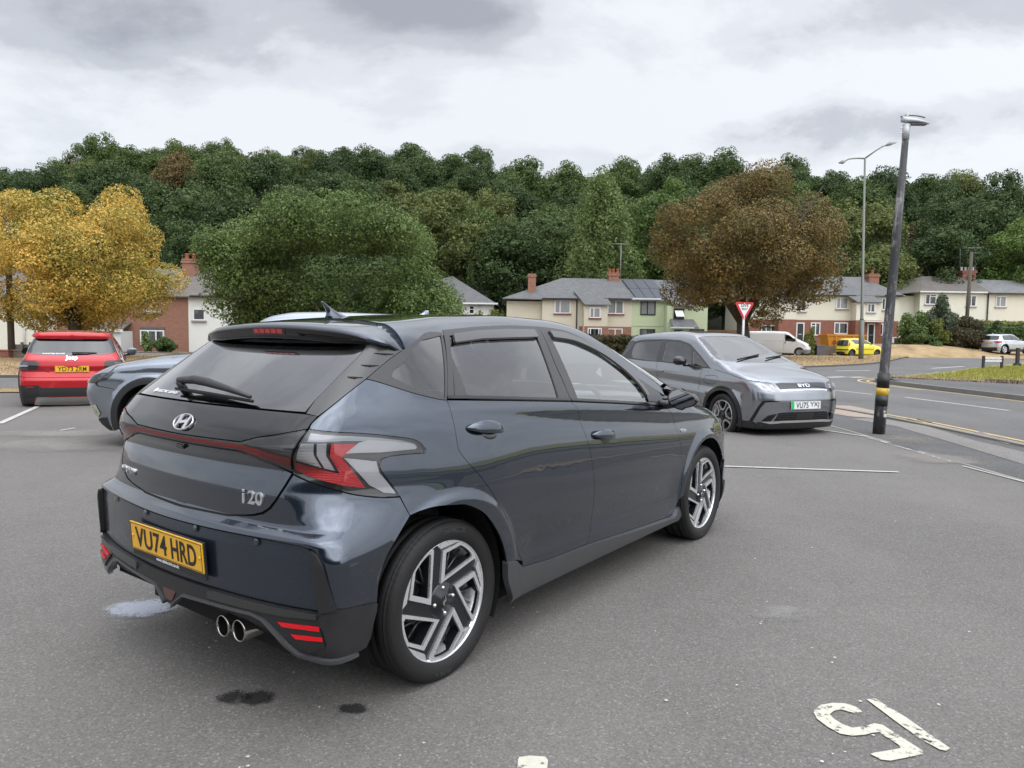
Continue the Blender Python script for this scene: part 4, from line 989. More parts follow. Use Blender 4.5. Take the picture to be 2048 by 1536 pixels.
# ================================================================ the other vehicles
def EFs(sh): return sh.x1+pi/2*sh.R+sh.yc
def SCs(sh): return sh.x0-(pi/2*sh.R+sh.yc)
def base_car(key,name,label,pt,rim,archr,holes,screen,zlow=.20,step=.03,group=None,pose=None,tophole=None,glass=None,topmat=None):
    d=CARS[key];sh=gen_shell(**d);wb=d['wb'];e,f=EFs(sh),SCs(sh)
    x,y,a,z=pose or world_pose(key)
    c=empty(name,(x,y,z),a,label,'car',group);S_,E_=f,e
    rim=[(S_ if p[0]=='S' else E_ if p[0]=='E' else p[0],p[1]) for p in rim]
    az=d['arch'][1];R_=archr
    def ac(cx,r,a0=-18,a1=198,n=26):return [(cx+r*cos(radians(a1+(a0-a1)*i/n)),az+r*sin(radians(a1+(a0-a1)*i/n))) for i in range(n+1)]
    # arches cut from the wrap polygon (perimeter s is pulled in beyond the corner start)
    def sx(x_,z_):
        if x_>=sh.x0 and x_<=sh.x1:return (x_,z_)
        # find s whose surface point has this x
        ss=np.linspace(sh.x0-.5,sh.x0,60) if x_<sh.x0 else np.linspace(sh.x1,sh.x1+.5,60)
        p=sh.wrap(np.stack([ss,0*ss+z_],1));o=np.argsort(p[:,0]);return (float(np.interp(x_,p[o,0],ss[o])),z_)
    low=[(E_,zlow)]+[(wb+.62,zlow)]+[sx(*p) for p in ac(wb,R_)[::-1]]+[sx(*p) for p in ac(0,R_)[::-1]]+[(-.50,zlow)]+[(S_,zlow)]
    wp=rim+low
    bo=panel('body',sh,wp,pt,c,'both',step=step,gap=0,lip=.01,holes=holes)
    t3=sh.wrap(np.concatenate([resample([rim[i],rim[i+1]],.05)[:max(1,int(np.ceil(np.hypot(rim[i+1][0]-rim[i][0],rim[i+1][1]-rim[i][1])/.05)))] for i in range(len(rim)-1)]+[np.array([rim[-1]],float)]))
    txy=[(float(p[0]),float(p[1])) for p in t3];txy[0]=(txy[0][0],0.);txy=txy+[(float(t3[-1][0]),0.)] if abs(t3[-1][1])>1e-4 else txy
    txy[-1]=(txy[-1][0],0.)
    panel('roof_and_bonnet',sh,txy,topmat or pt,bo,'both',mode='down',step=step,gap=0,lip=.005,holes=[])  if screen is None else pobj('roof_and_bonnet',(lambda d_:join(d_,mirror(d_)))(screenpatch(sh,txy,screen,step)),topmat or pt,bo)
    if screen: panel('windscreen',sh,screen,glass or glassmat('screen_glass',(.82,.92,.90),k=1.9),c,'both',mode='down',step=.06,gap=0,lip=0,off=-.003)
    inn=[(S_,.4),(S_,1.0),(-.3,1.0),(wb*.5,.98),(wb-.1,.95),(wb+.3,.78),(E_,.62),(E_,.35)]+[sx(*p) for p in ac(wb,R_+.02,0,180)[::-1]]+[sx(*p) for p in ac(0,R_+.02,0,180)[::-1]]
    panel('inner_shell',sh,inn,DARK,bo,'both',step=.06,off=-.03,lip=0)
    for cx in(0,wb):
        for sg in(1,-1):
            rr=R_+.012;Wd=d['W'];b=MB();an=range(-28,209,12)
            b.rings([[(cx+rr*cos(radians(q_)),-(Wd-.05)*sg,az+rr*sin(radians(q_))) for q_ in an],[(cx+rr*cos(radians(q_)),-.48*sg,az+rr*sin(radians(q_))) for q_ in an],[(cx,-.48*sg,az) for q_ in an]],closed=False);fixn(b.build('arch_liner',DARK,bo))
    u=MB();u.box((wb/2,0,.26),(wb-.9,1.35,.14));u.box((wb/2,0,.30),(wb+1.0,.9,.14));fixn(u.build('underbody',DARK,bo))
    return c,sh,bo,sx,ac
def screenpatch(sh,outer,hole,step):
    """top panel with an opening that touches the centre line: cut it into front and rear pieces"""
    hx=[p for p in hole];x0=max(p[0] for p in hx if abs(p[1])<1e-6);x1=min(p[0] for p in hx if abs(p[1])<1e-6)
    # outer runs from rear centre round the side to front centre
    poly=outer+[p for p in (hole if hole[0][0]>hole[-1][0] else hole[::-1])]
    return patchdata(sh,poly,mode='down',step=step,gap=0,lip=.005)
def strip(sh,pts,w_,par,mat=DARK,side='R',off=.0008,name='panel_gap'):
    """a thin line (shut line) laid along pts"""
    P=np.array(cr(pts,3));t=np.gradient(P,axis=0);t/=np.linalg.norm(t,axis=1)[:,None]+1e-9;n=np.stack([-t[:,1],t[:,0]],1)*w_/2
    poly=[tuple(p) for p in P+n]+[tuple(p) for p in (P-n)[::-1]]
    return panel(name,sh,poly,mat,par,side,step=.05,gap=0,off=off,lip=.0005)
def cabin(c,wb,zs=.50,ys=.36,y2=1.30,rear=.35,front=None):
    for y in(-ys,ys): seat(wb*.42+.05,y,parent=c)
    b=MB();b.box((rear-.35,0,zs+.28),(.16,1.2,.55),bev=.05);b.box((rear-.1,0,zs),(.5,1.2,.16),bev=.05);
    for y in(-.38,.38): b.box((rear-.42,y,zs+.63),(.09,.27,.17),bev=.03)
    b.build('rear_bench',SEAT,c)
    d=MB();d.box((wb-.60,0,.84),(.5,1.3,.24),bev=.07);d.build('dashboard',TRIM,c)
    sw=MB();M=Matrix.Translation((wb-.98,-.36,.95))@Matrix.Rotation(radians(-66),4,'Y')
    sw.rings([[((.175+.014*cos(2*pi*j/6))*cos(2*pi*k/24),(.175+.014*cos(2*pi*j/6))*sin(2*pi*k/24),.014*sin(2*pi*j/6)) for j in range(6)] for k in list(range(24))+[0]],M=M)
    sw.box((0,0,0),(.10,.30,.02),M=M);sw.build('steering_wheel',TRIM,c)
def wheels4(c,wb,tw,zc,proto=None,**k):
    w0=make_wheel(parent=c,**k);w0.location=(0,-tw,zc)
    for x,y in((wb,-tw),(0,tw),(wb,tw)):
        w_=copy_tree(w0,c);w_.location=(x,y,zc)
        if y>0:w_.rotation_euler=(0,0,pi)
def mirror_pod(par,c_,sg,mat,sx=.13,sy=.22,sz=.15,arm=.10):
    e=empty('door_mirror',parent=par);b=MB();rs=[]
    for t in np.linspace(0,1,7):
        k=math.sqrt(max(0,1-(t)**2))*.98+.02;x=c_[0]-sx*.3+sx*t
        rs.append([(x,sg*(c_[1]+sy/2*cos(2*pi*j/16)*k),c_[2]+sz/2*sin(2*pi*j/16)*k*(1.0 if sin(2*pi*j/16)>0 else .85)) for j in range(16)])
    b.rings(rs,cap1=True);fixn(b.build('mirror_shell',mat,e))
    g_=MB().add([(rs[0][j][0]+.003,rs[0][j][1],rs[0][j][2]) for j in range(16)],[tuple(range(16))]);fixn(g_.build('mirror_glass',simple('mirror',(.55,.57,.58),.01,1.),e))
    a_=MB();a_.tube([(c_[0]+.02,sg*(c_[1]-sy/2-.10),c_[2]-sz*.42),(c_[0]+.02,sg*(c_[1]-sy*.2),c_[2]-sz*.36)],.022,8);a_.build('mirror_arm',GLOSSBLK,e);return e
def window(sh,par,poly,glass,side,off=-.004,name='side_window',frame=None,fw=.0):
    return panel(name,sh,poly,glass,par,side,step=.05,gap=0,lip=0,off=off)
def handle(sh,par,s0,z0,mat,sg,l=.20):
    p,n=at(sh,s0,z0,.012);q=MB();q.box((0,0,0),(l,.026,.034),bev=.011);o=q.build('door_handle',mat,par)
    nx=Vector(n);xx=Vector((1,0,0));M=Matrix.Translation((p[0],p[1]*(1 if sg>0 else -1),p[2]));o.data.transform(M);return o
# ---------------------------------------------------------------- grey electric hatchback facing the camera
GREYP=paint('paint_slate',(.215,.228,.25),.88,.20,.45,.05)
def build_ev():
    holes=[[(-.20,1.346),(.2,1.385),(.76,1.40),(.80,1.25),(.845,1.052),(.4,1.062),(.02,1.082),(-.10,1.20)],[(.945,1.398),(1.3,1.385),(1.60,1.325),(1.70,1.278),(1.80,1.15),(1.885,1.035),(1.45,1.047),(1.037,1.062)],[(1.775,1.262),(2.0,1.165),(2.2,1.07),(2.31,1.012),(2.1,1.018),(1.93,1.028)]]
    c,sh,bo,sx,ac=base_car('byd','electric_hatchback','slate grey hatchback facing the camera with a green striped plate',GREYP,
      [('S',1.445),(-.44,1.44),(-.2,1.43),(.07,1.445),(.70,1.458),(1.3,1.445),(1.69,1.41),(1.80,1.365),(2.0,1.272),(2.25,1.155),(2.42,1.075),(2.52,1.03),(2.9,.93),(3.11,.872),(3.2,.860),(3.28,.850),('E',.848)],.375,holes,
      [(1.74,0),(1.735,-.30),(1.72,-.52),(1.78,-.54),(2.0,-.585),(2.3,-.655),(2.44,-.685),(2.60,-.60),(2.70,-.35),(2.74,0)],zlow=.27,step=.026)
    E_=EFs(sh);S_=SCs(sh);TG=glassmat('grey_glass',(.40,.46,.46))
    for sd_ in('R','L'):
        for h_ in holes: window(sh,bo,h_,TG,sd_)
        # black pillars and frames
        def pn(nm,poly,mat,off=.003,holes=(),**k): return panel(nm,sh,poly,mat,bo,sd_,step=.04,off=off,gap=0,lip=.003,holes=holes,**k)
        pn('window_frame',[(-.30,1.07),(-.22,1.24),(-.235,1.375),(.2,1.412),(.8,1.425),(1.3,1.412),(1.62,1.355),(1.76,1.295),(2.0,1.19),(2.25,1.07),(2.40,.995),(2.05,.995),(1.885,1.012),(1.45,1.025),(1.037,1.04),(.4,1.042),(0,1.055)],MATFRAME,holes=holes)
        pn('tail_blade',[(-.31,1.07),(-.23,1.24),(-.245,1.37),(-.40,1.39),(-.44,1.2),(-.46,1.07)],GLOSSBLK,.004)
        A_=[sx(*p) for p in ac(2.70,.372)];B_=[sx(*p) for p in ac(2.70,.435)][::-1];pn('arch_trim',A_+B_,SATBLK,.008)
        A_=[sx(*p) for p in ac(0,.372)];B_=[sx(*p) for p in ac(0,.435)][::-1];pn('arch_trim',A_+B_,SATBLK,.008)
        pn('side_sill',[(.42,.30),(2.28,.30),(2.30,.27),(2.3,.17),(.4,.17)],SATBLK,.012)
        strip(sh,[(2.30,.40),(2.185,.52),(2.13,.667),(2.16,.85),(2.185,.974)],.006,bo,side=sd_)
        strip(sh,[(.99,.24),(1.0,.6),(.93,.9),(.90,1.04)],.006,bo,side=sd_)
        strip(sh,[(.30,.48),(.18,.75),(.02,.95),(-.06,1.06)],.006,bo,side=sd_)
        strip(sh,[(2.31,.89),(2.583,.89),(2.52,.774),(2.266,.787),(2.31,.89)],.005,bo,side=sd_)
        handle(sh,bo,1.03,.895,GREYP,1 if sd_=='R' else -1,.23);handle(sh,bo,.10,.915,GREYP,1 if sd_=='R' else -1,.21)
        # headlamps
        hl=pn('headlamp',[(3.118,.862),(3.18,.853),(3.277,.845),(3.30,.80),(3.322,.722),(3.27,.722),(3.216,.735),(3.165,.775),(3.13,.82)],simple('lamp_chrome_dark',(.30,.31,.33),.25,.8,1.),.002)
        panel('lamp_unit',sh,[(3.19,.815),(3.225,.82),(3.235,.765),(3.21,.77)],REFL,hl,sd_,step=.03,off=.005,lip=.002)
        panel('lamp_unit',sh,[(3.245,.82),(3.28,.82),(3.29,.755),(3.26,.76)],REFL,hl,sd_,step=.03,off=.005,lip=.002)
        panel('lamp_cover',sh,[(3.118,.862),(3.18,.853),(3.277,.845),(3.30,.80),(3.322,.722),(3.27,.722),(3.216,.735),(3.165,.775),(3.13,.82)],LENS,hl,sd_,step=.03,off=.008,lip=.006)
        pn('front_fin',[(3.330,.588),(3.25,.606),(3.197,.600),(3.170,.50),(3.128,.300),(3.150,.303),(3.190,.50),(3.215,.575),(3.26,.583)],GLOSSBLK,.003)
        pn('lower_vent',[(3.30,.425),(3.24,.395),(3.20,.315),(3.262,.313)],GLOSSBLK,.003)
        mirror_pod(bo,(1.80,.895,1.085),-1 if sd_=='R' else 1,GLOSSBLK,.16,.21,.16)
    def pb(nm,poly,mat,off=.004,par=bo): return panel(nm,sh,poly,mat,par,'both',step=.04,off=off,gap=0,lip=.003)
    gr=pb('grille',[(3.31,.832),(3.40,.842),(E_,.842),(E_,.765),(3.50,.765),(3.40,.757),(3.345,.755)],simple('grille_dark',(.03,.032,.036),.35,.4,.5),.004)
    pb('chrome_bar',[(3.322,.745),(3.35,.750),(3.42,.755),(E_,.760),(E_,.742),(3.42,.735),(3.34,.722)],SATCHR,.006)
    pb('air_intake',[(3.315,.428),(3.40,.438),(E_,.438),(E_,.325),(3.285,.318)],DARK,.003)
    for zz in(.352,.378,.404): pb('intake_slat',[(3.30,zz+.004),(E_,zz+.004),(E_,zz-.004),(3.30,zz-.004)],MATBLK,.006)
    pb('radar_cover',[(3.60,.42),(E_,.42),(E_,.34),(3.60,.34)],SATBLK,.009)
    pb('skid_trim',[(3.20,.302),(3.262,.311),(3.40,.322),(E_,.325),(E_,.292),(3.40,.29),(3.26,.278)],SATCHR,.010)
    pb('lower_bumper',[(3.05,.30),(3.19,.300),(3.26,.285),(3.40,.292),(E_,.294),(E_,.20),(3.0,.20)],SATBLK,.004)
    strip(sh,[(2.50,.985),(2.9,.925),(3.11,.868),(3.2,.858)],.006,bo,side='R');strip(sh,[(2.50,.985),(2.9,.925),(3.11,.868),(3.2,.858)],.006,bo,side='L')
    def T_(s_,z_,off): return surfM(sh,s_,z_,off)
    textmesh('brand_letters','BYD',.075,CHROME,gr,T_(E_,.800,.008),.004,.002,1.5)
    p,n=at(sh,E_,.525,.010);plate(bo,frameM((p[0],0,.535),(0,1,0),(-.03,0,1)),'VU75 YXJ',WPLATE,True)
    cabin(c,2.70)
    wp=MB();
    for a_,b_ in(((2.62,-.45),(2.42,.10)),((2.60,.10),(2.40,.55))):
        q_=sh.down([a_]);r_=sh.down([b_]);wp.tube([tuple(q_[0]+[0,0,.02]),tuple(r_[0]+[0,0,.012])],.012,6)
    wp.build('windscreen_wipers',RUBBER,bo)
    wheels4(c,2.70,.675,.32,R=.322,W=.205,style='hex',rimR=.228,face=simple('machined_alloy',(.5,.5,.5),.3,.8,.5),rot=90)
    return c
build_ev()
# ---------------------------------------------------------------- red compact suv seen from behind
REDP=paint('paint_red',(.42,.004,.010),.30,.30,.08,.0,ior=1.42)
def build_red():
    holes=[[(-.02,1.33),(.9,1.36),(.9,1.10),(.1,1.12)],[(1.0,1.36),(1.4,1.34),(1.9,1.11),(1.0,1.10)]]
    rim=[('S',1.425),(-.50,1.42),(-.38,1.395),(-.1,1.40),(.4,1.405),(1.2,1.41),(1.55,1.36),(1.95,1.17),(2.30,1.03),(2.7,.97),(3.0,.93),('E',.93)]
    c,sh,bo,sx,ac=base_car('jeep','compact_suv','bright red compact suv seen from behind with yellow plate and grey skid plate',REDP,rim,.40,holes,
      [(1.66,0),(1.62,-.5),(1.72,-.55),(2.25,-.66),(2.36,-.5),(2.42,0)],zlow=.22,step=.035)
    E_,S_=EFs(sh),SCs(sh)
    def pb(nm,poly,mat,off=.004,par=bo,lip=.004): return panel(nm,sh,poly,mat,par,'both',step=.035,off=off,gap=0,lip=lip)
    for sd_ in('R','L'):
        for h_ in holes: window(sh,bo,h_,PRIV,sd_)
        def pn(nm,poly,mat,off=.003,holes=(),lip=.003): return panel(nm,sh,poly,mat,bo,sd_,step=.035,off=off,gap=0,lip=lip,holes=holes)
        pn('window_frame',[(-.16,1.36),(.9,1.385),(1.4,1.375),(2.05,1.07),(1.0,1.075),(-.05,1.08)],GLOSSBLK,holes=holes)
        for cx in(0,2.56):
            A_=[sx(*p) for p in ac(cx,.397)];B_=[sx(*p) for p in ac(cx,.47)][::-1];pn('arch_trim',A_+B_,MATBLK,.015,lip=.02)
        pn('side_cladding',[(.46,.40),(2.1,.40),(2.1,.18),(.44,.18)],MATBLK,.014,lip=.02)
        tl=pn('tail_lamp',[(-.345,.955),(-.40,.965),(-.50,.962),(-.525,.93),(-.525,.845),(-.50,.815),(-.375,.808),(-.345,.83)],simple('lamp_smoke',(.015,.012,.013),.15,0,1.),.016,lip=.03)
        for k in range(3):
            z0=.935-.045*k;panel('lamp_segment',sh,[(-.36,z0),(-.43,z0),(-.45,z0-.02),(-.43,z0-.035),(-.36,z0-.035)],REFLD if k!=1 else reflector('lamp_grey',(.26,.28,.31),20,.3,.1,.3),tl,sd_,step=.03,off=.021,lip=.003)
        pn('tailgate_cheek',[(-.40,1.03),(-.52,1.02),(-.525,.97),(-.40,.97)],REDP,.001)
        pn('bumper_corner',[(-.33,.52),(-.377,.535),(-.49,.538),(-.520,.53),(-.545,.49),(S_+.001,.487),(S_+.001,.335),(-.66,.335),(-.495,.33),(-.46,.21),(-.33,.20)],MATBLK,.010,lip=.015)
        f_=pn('bumper_fin',[(-.40,.525),(-.51,.528),(-.505,.40),(-.49,.35),(-.385,.33)],SATBLK,.020,lip=.015)
        panel('rear_reflector',sh,[(-.42,.518),(-.49,.520),(-.485,.497),(-.42,.495)],REDD,f_,sd_,step=.03,off=.026,lip=.003)
        pn('skid_plate',[(-.47,.20),(-.50,.325),(-.62,.325),(-.66,.315),(S_,.318),(S_,.18)],simple('skid_silver',(.20,.195,.185),.4,.3),.022,lip=.02)
        mirror_pod(bo,(1.80,.93,1.06),-1 if sd_=='R' else 1,GLOSSBLK,.14,.22,.17)
    gl=[(S_,1.345),(-.47,1.345),(-.405,1.335),(-.385,1.18),(-.40,1.118),(-.46,1.075),(-.52,1.066),(S_,1.055)]
    pb('rear_window',gl,simple('dark_glass',(.012,.014,.015),.03,0,1.,.5),.004)
    pb('tailgate_spoiler',[(S_,1.42),(-.50,1.415),(-.42,1.40),(-.40,1.37),(-.50,1.372),(S_,1.372)],REDP,.06,lip=.05)
    pb('high_level_brake_light',[(S_,1.345),(-.83,1.345),(-.83,1.332),(S_,1.332)],simple('lamp_pale',(.35,.30,.28),.2,0,1.),.008)
    rc=pb('plate_recess',[(S_,.905),(-.60,.905),(-.535,.91),(-.575,.76),(-.65,.742),(S_,.742)],REDP,.003)
    strip(sh,[(S_,.665),(-.70,.665),(-.45,.668),(-.36,.69)],.010,bo,side='R');strip(sh,[(S_,.665),(-.70,.665),(-.45,.668),(-.36,.69)],.010,bo,side='L')
    textmesh('brand_letters','Jeep',.105,CHROME,bo,surfM(sh,S_,1.010,.004),.006,.004)
    p,n=at(sh,S_,.815,.02);plate(bo,frameM((p[0],0,.815),(0,-1,0),(.0,0,1)),'YD73 ZRM',YPLATE)
    textmesh('dealer_sticker','ALLELECTRIC GARAGES',.032,WHITE,bo,surfM(sh,-.72,1.083,.006,True),.0003,.001)
    w_=MB();q=[tuple(at(sh,S_,1.083,.03)[0]),tuple(at(sh,-.80,1.088,.03)[0]),tuple(at(sh,-.62,1.09,.015)[0])];w_.tube(q,[.014,.010,.006],6);w_.build('rear_wiper',RUBBER,bo)
    cabin(c,2.56);wheels4(c,2.56,.70,.335,R=.335,W=.215,style='spokes',rimR=.235,face=DARKALLOY)
    return c
build_red()
# ---------------------------------------------------------------- blue grey suv, nose to the left
BGP=paint('paint_blue_grey',(.22,.245,.28),.85,.20,.4,.05)
def build_suv(key,name,label,pt,pose=None,trim=MATBLK,group=None,step=.04,tag2=None,face=DARKALLOY):
    holes=[[(-.1,1.46),(.85,1.50),(.88,1.15),(-.02,1.17)],[(.96,1.50),(1.25,1.46),(1.48,1.34),(1.72,1.14),(.96,1.15)]]
    rim=[('S',1.53),(-.52,1.53),(-.35,1.50),(0,1.53),(.7,1.55),(1.15,1.54),(1.42,1.46),(1.65,1.31),(1.85,1.17),(2.0,1.11),(2.5,1.06),(2.9,1.005),(3.03,.955),(3.1,.93),('E',.915)]
    c,sh,bo,sx,ac=base_car(key,name,label,pt,rim,.405,holes,[(1.52,0),(1.50,-.5),(1.55,-.54),(1.75,-.65),(1.88,-.70),(1.98,-.5),(2.04,0)],zlow=.24,step=step,pose=pose,group=group)
    E_,S_=EFs(sh),SCs(sh);TG=glassmat('grey_glass',(.40,.46,.46))
    for sd_ in('R','L'):
        for h_ in holes: window(sh,bo,h_,TG,sd_)
        def pn(nm,poly,mat,off=.003,holes=(),lip=.003): return panel(nm,sh,poly,mat,bo,sd_,step=.04,off=off,gap=0,lip=lip,holes=holes)
        pn('window_frame',[(-.22,1.48),(.85,1.525),(1.25,1.495),(1.52,1.36),(1.80,1.11),(1.0,1.12),(-.12,1.13)],GLOSSBLK,holes=holes)
        for cx in(0,2.66):
            A_=[sx(*p) for p in ac(cx,.402)];B_=[sx(*p) for p in ac(cx,.475)][::-1];pn('arch_trim',A_+B_,trim,.012,lip=.02)
        pn('side_cladding',[(.46,.38),(2.2,.38),(2.2,.18),(.44,.18)],trim,.014,lip=.02)
        pn('front_bumper_lower',[(3.05,.36),(3.2,.30),(E_,.30),(E_,.20),(3.05,.20)],trim,.008,lip=.01)
        hl=pn('headlamp',[(3.0,.885),(3.07,.86),(3.17,.80),(3.17,.75),(3.09,.745),(3.03,.80)],REFLD,.004)
        panel('lamp_cover',sh,[(3.0,.885),(3.07,.86),(3.17,.80),(3.17,.75),(3.09,.745),(3.03,.80)],LENS,hl,sd_,step=.03,off=.009,lip=.005)
        pn('fog_lamp',[(3.09,.50),(3.13,.49),(3.14,.37),(3.11,.34),(3.08,.40)],simple('fog_glass',(.45,.47,.30),.15,.2,1.),.006)
        strip(sh,[(2.25,.42),(2.16,.7),(2.2,1.05)],.006,bo,side=sd_);strip(sh,[(.98,.35),(1.0,.8),(.92,1.12)],.006,bo,side=sd_);strip(sh,[(.36,.6),(.2,.8),(-.05,1.12)],.006,bo,side=sd_)
        strip(sh,[(3.04,.96),(3.02,.90),(3.08,.74),(3.03,.70),(2.99,.68)],.006,bo,side=sd_)
        handle(sh,bo,1.1,.97,pt,1 if sd_=='R' else -1);handle(sh,bo,.12,1.0,pt,1 if sd_=='R' else -1)
        tl=pn('tail_lamp',[(-.30,1.02),(-.42,1.03),(-.60,1.0),(-.60,.93),(-.42,.86),(-.30,.90)],REDD,.006)
        mirror_pod(bo,(1.62,.96,1.16),-1 if sd_=='R' else 1,pt)
    def pb(nm,poly,mat,off=.004,par=bo): return panel(nm,sh,poly,mat,par,'both',step=.04,off=off,gap=0,lip=.003)
    pb('rear_window',[(S_,1.46),(-.50,1.46),(-.42,1.45),(-.42,1.16),(-.50,1.12),(S_,1.12)],simple('dark_glass',(.012,.014,.015),.03,0,1.,.5))
    pb('grille',[(3.26,.80),(E_,.80),(E_,.62),(3.30,.62)],GLOSSBLK);pb('rear_bumper_lower',[(-.45,.52),(S_,.50),(S_,.24),(-.45,.26)],trim,.012)
    rs=[];zb=float(sh.down([(-.3,0)])[0][2])-.01
    for t in np.linspace(0,1,8): rs.append([(-.42-.0*t,0,zb+.075*t),(-.30-.08*t,-.02*(1-t)-.002,zb+.075*t),(-.2-.2*t**.6,0,zb+.075*t),(-.30-.08*t,.02*(1-t)+.002,zb+.075*t)])
    fixn(MB().rings(rs,cap1=True).build('fin_aerial',pt,bo))
    if tag2: p,n=at(sh,S_,.86,.012);plate(bo,frameM((p[0],0,.86),(0,-1,0),(.1,0,1)),tag2,YPLATE)
    cabin(c,2.66,zs=.58);wheels4(c,2.66,.71,.345,R=.345,W=.225,style='spokes',rimR=.24,face=face)
    return c
build_suv('suv','family_suv','blue grey suv parked behind the dark hatchback with its nose to the left',BGP)
# ================================================================ ground
def asphalt(name,base=(.15,.15,.152),grain=1.,worn=.25,cracks=False):
    m=newmat(name);g=G(m);v=g.obj()
    n1=g.noise(v,110,4,.75);n2=g.noise(v,.35,6,.6);n3=g.noise(v,3.5,5,.65);vo=g.new('ShaderNodeTexVoronoi',{'Vector':v,'Scale':150.}).outputs['Color']
    sp_=g.new('ShaderNodeSeparateColor',{0:vo}).outputs[0]
    f=g.m('ADD',g.m('MULTIPLY',g.m('SUBTRACT',n1,.5),1.9*grain),g.m('MULTIPLY',g.m('SUBTRACT',sp_,.5),.95*grain))
    f=g.m('ADD',f,g.m('ADD',g.m('MULTIPLY',g.m('SUBTRACT',n2,.5),worn*2),g.m('MULTIPLY',g.m('SUBTRACT',n3,.5),worn)))
    st=g.noise(g.obj((.9,.25,1),(3,1,0),(0,0,.35)),.8,5,.55);f=g.m('ADD',f,g.m('MULTIPLY',g.m('SUBTRACT',st,.5),.5*worn/.25))
    s=g.new('ShaderNodeVectorMath',{0:base},operation='SCALE');g.put(s,'Scale',g.m('MAXIMUM',g.m('ADD',f,1.),.12))
    chip=g.m('GREATER_THAN',sp_,.955);c=g.mix(g.m('MULTIPLY',chip,.55),s.outputs[0],(.27,.265,.255))
    if cracks:
        vc=g.new('ShaderNodeTexVoronoi',{'Vector':g.mix(.12,g.obj(),g.noise(g.obj(),2.,4,.6,0,1)),'Scale':.23},feature='DISTANCE_TO_EDGE').outputs[0]
        cm=g.m('MULTIPLY',g.m('LESS_THAN',vc,.0016),g.m('GREATER_THAN',g.noise(g.obj(),.5,3),.56));c=g.mix(g.m('MULTIPLY',cm,.7),c,(.02,.02,.02))
    p=g.bsdf(Base_Color=c,Roughness=.88);p.inputs['Specular IOR Level'].default_value=.3
    g.bump(p,g.m('ADD',n1,g.m('MULTIPLY',sp_,.6)),.6,.006);MATS[name]=m;return m
def ground(u,v,z=0.):
    """point of the ground seen along a direction of the camera (picture coordinates of the 2048 wide photograph)"""
    a,b=u-1024,v-768;c_,s_=cos(.0125088),sin(.0125088);x=(a*c_+b*s_)/1460;up=-(-a*s_+b*c_)/1460
    p=.0667446;wy=cos(p)+sin(p)*up;wz=-sin(p)+cos(p)*up;t=(z-CAM_H)/wz;return (x*t,wy*t)
def PX(u,v,D):
    """world x and z of a picture position at distance D"""
    a,b=u-1024,v-768;c_,s_=cos(.0125088),sin(.0125088);x=(a*c_+b*s_)/1460;up=-(-a*s_+b*c_)/1460
    p=.0667446;wy=cos(p)+sin(p)*up;wz=-sin(p)+cos(p)*up;return (x*D/wy,CAM_H+wz*D/wy)
ASPH=asphalt('car_park_asphalt',(.150,.141,.131),.44,.20)
ROADM=asphalt('road_asphalt',(.130,.126,.123),.45,.3)
PATHM=asphalt('path_asphalt',(.105,.103,.102),.8,.35)
PATCHM=asphalt('worn_patch',(.20,.188,.175),.8,.3)
def sheet(name,poly,z,mat,kind='structure',step=None,label=None,cat=None,group=None):
    me=MB();v,f=tri2d(np.array(poly,float),[],step or 50.,0);me.add([(x,y,z) for x,y in v],[tuple(t) for t in f]);o=me.build(name,mat,kind=kind,label=label,cat=cat,group=group)
    return o
MB().add([(-500,-150,0),(600,-150,0),(600,900,0),(-500,900,0)],[(0,1,2,3)]).build('car_park',ASPH,kind='structure')
def paintmat(name,col,wear=.35,sc_=40):
    m=newmat(name);g=G(m);v=g.obj();n=g.m('ADD',g.m('MULTIPLY',g.noise(v,sc_,5,.75),.6),g.m('MULTIPLY',g.noise(v,6,4,.6),.4))
    a=g.m('MULTIPLY',g.m('SUBTRACT',n,wear),14.,clamp=True)
    p=g.new('ShaderNodeBsdfPrincipled',{'Base Color':g.mix(g.noise(v,30,4,.6),tuple(x*.78 for x in col),col),'Roughness':.75})
    t=g.new('ShaderNodeBsdfTransparent');mx_=g.new('ShaderNodeMixShader',{0:a});g.l.new(t.outputs[0],mx_.inputs[1]);g.l.new(p.outputs[0],mx_.inputs[2]);g.l.new(mx_.outputs[0],g.o.inputs[0]);MATS[name]=m;return m
WPAINT=paintmat('white_road_paint',(.50,.49,.455),.37);CPAINT=paintmat('cream_paint',(.56,.54,.45),.40,34);YPAINT=paintmat('yellow_road_paint',(.55,.42,.20),.36);WORN=paintmat('worn_white_paint',(.50,.49,.46),.46)
def line(name,pts,w_,mat,z=.009,label=None,cat='road marking',group=None):
    P=np.array(pts,float);t=np.gradient(P,axis=0) if len(P)>1 else 0;t/=np.linalg.norm(t,axis=1)[:,None];n=np.stack([-t[:,1],t[:,0]],1)*w_/2
    m=MB();a=P+n;b=P-n;m.add([(x,y,z) for x,y in a]+[(x,y,z) for x,y in b],[(i,i+1,len(P)+i+1,len(P)+i) for i in range(len(P)-1)]);return m.build(name,mat,kind='structure')
# footway along the side road, main road, side road
sheet('footway',[(5.02,-20),(6.62,-20),(6.62,10.2),(6.5,12.5),(6.1,15.2),(4.6,18.5),(1.5,20.2),(-4,19.6),(-4,18.2),(1,18.6),(3.6,17.2),(4.8,14.5),(5.02,12)],.004,PATHM)
main_near=[(-60,6.5),(-30,12.2),(-12,16.5),(-3,19.7),(2,21.0),(5.0,19.5),(6.3,16.2),(6.66,12.5),(6.7,-20)]
sheet('road',[*main_near,(11.9,-20),(11.75,10),(11.75,17),(11.55,21.5),(11.6,23.4),(12.6,24.8),(15.5,27.0),(20,32.5),(26,40),(36,53),(60,84),(56,90),(33,60),(26.5,50),(20.5,41),(15,35.2),(9,31.2),(1,27.2),(-12,20.6),(-30,16.6),(-60,11)],.0045,ROADM)
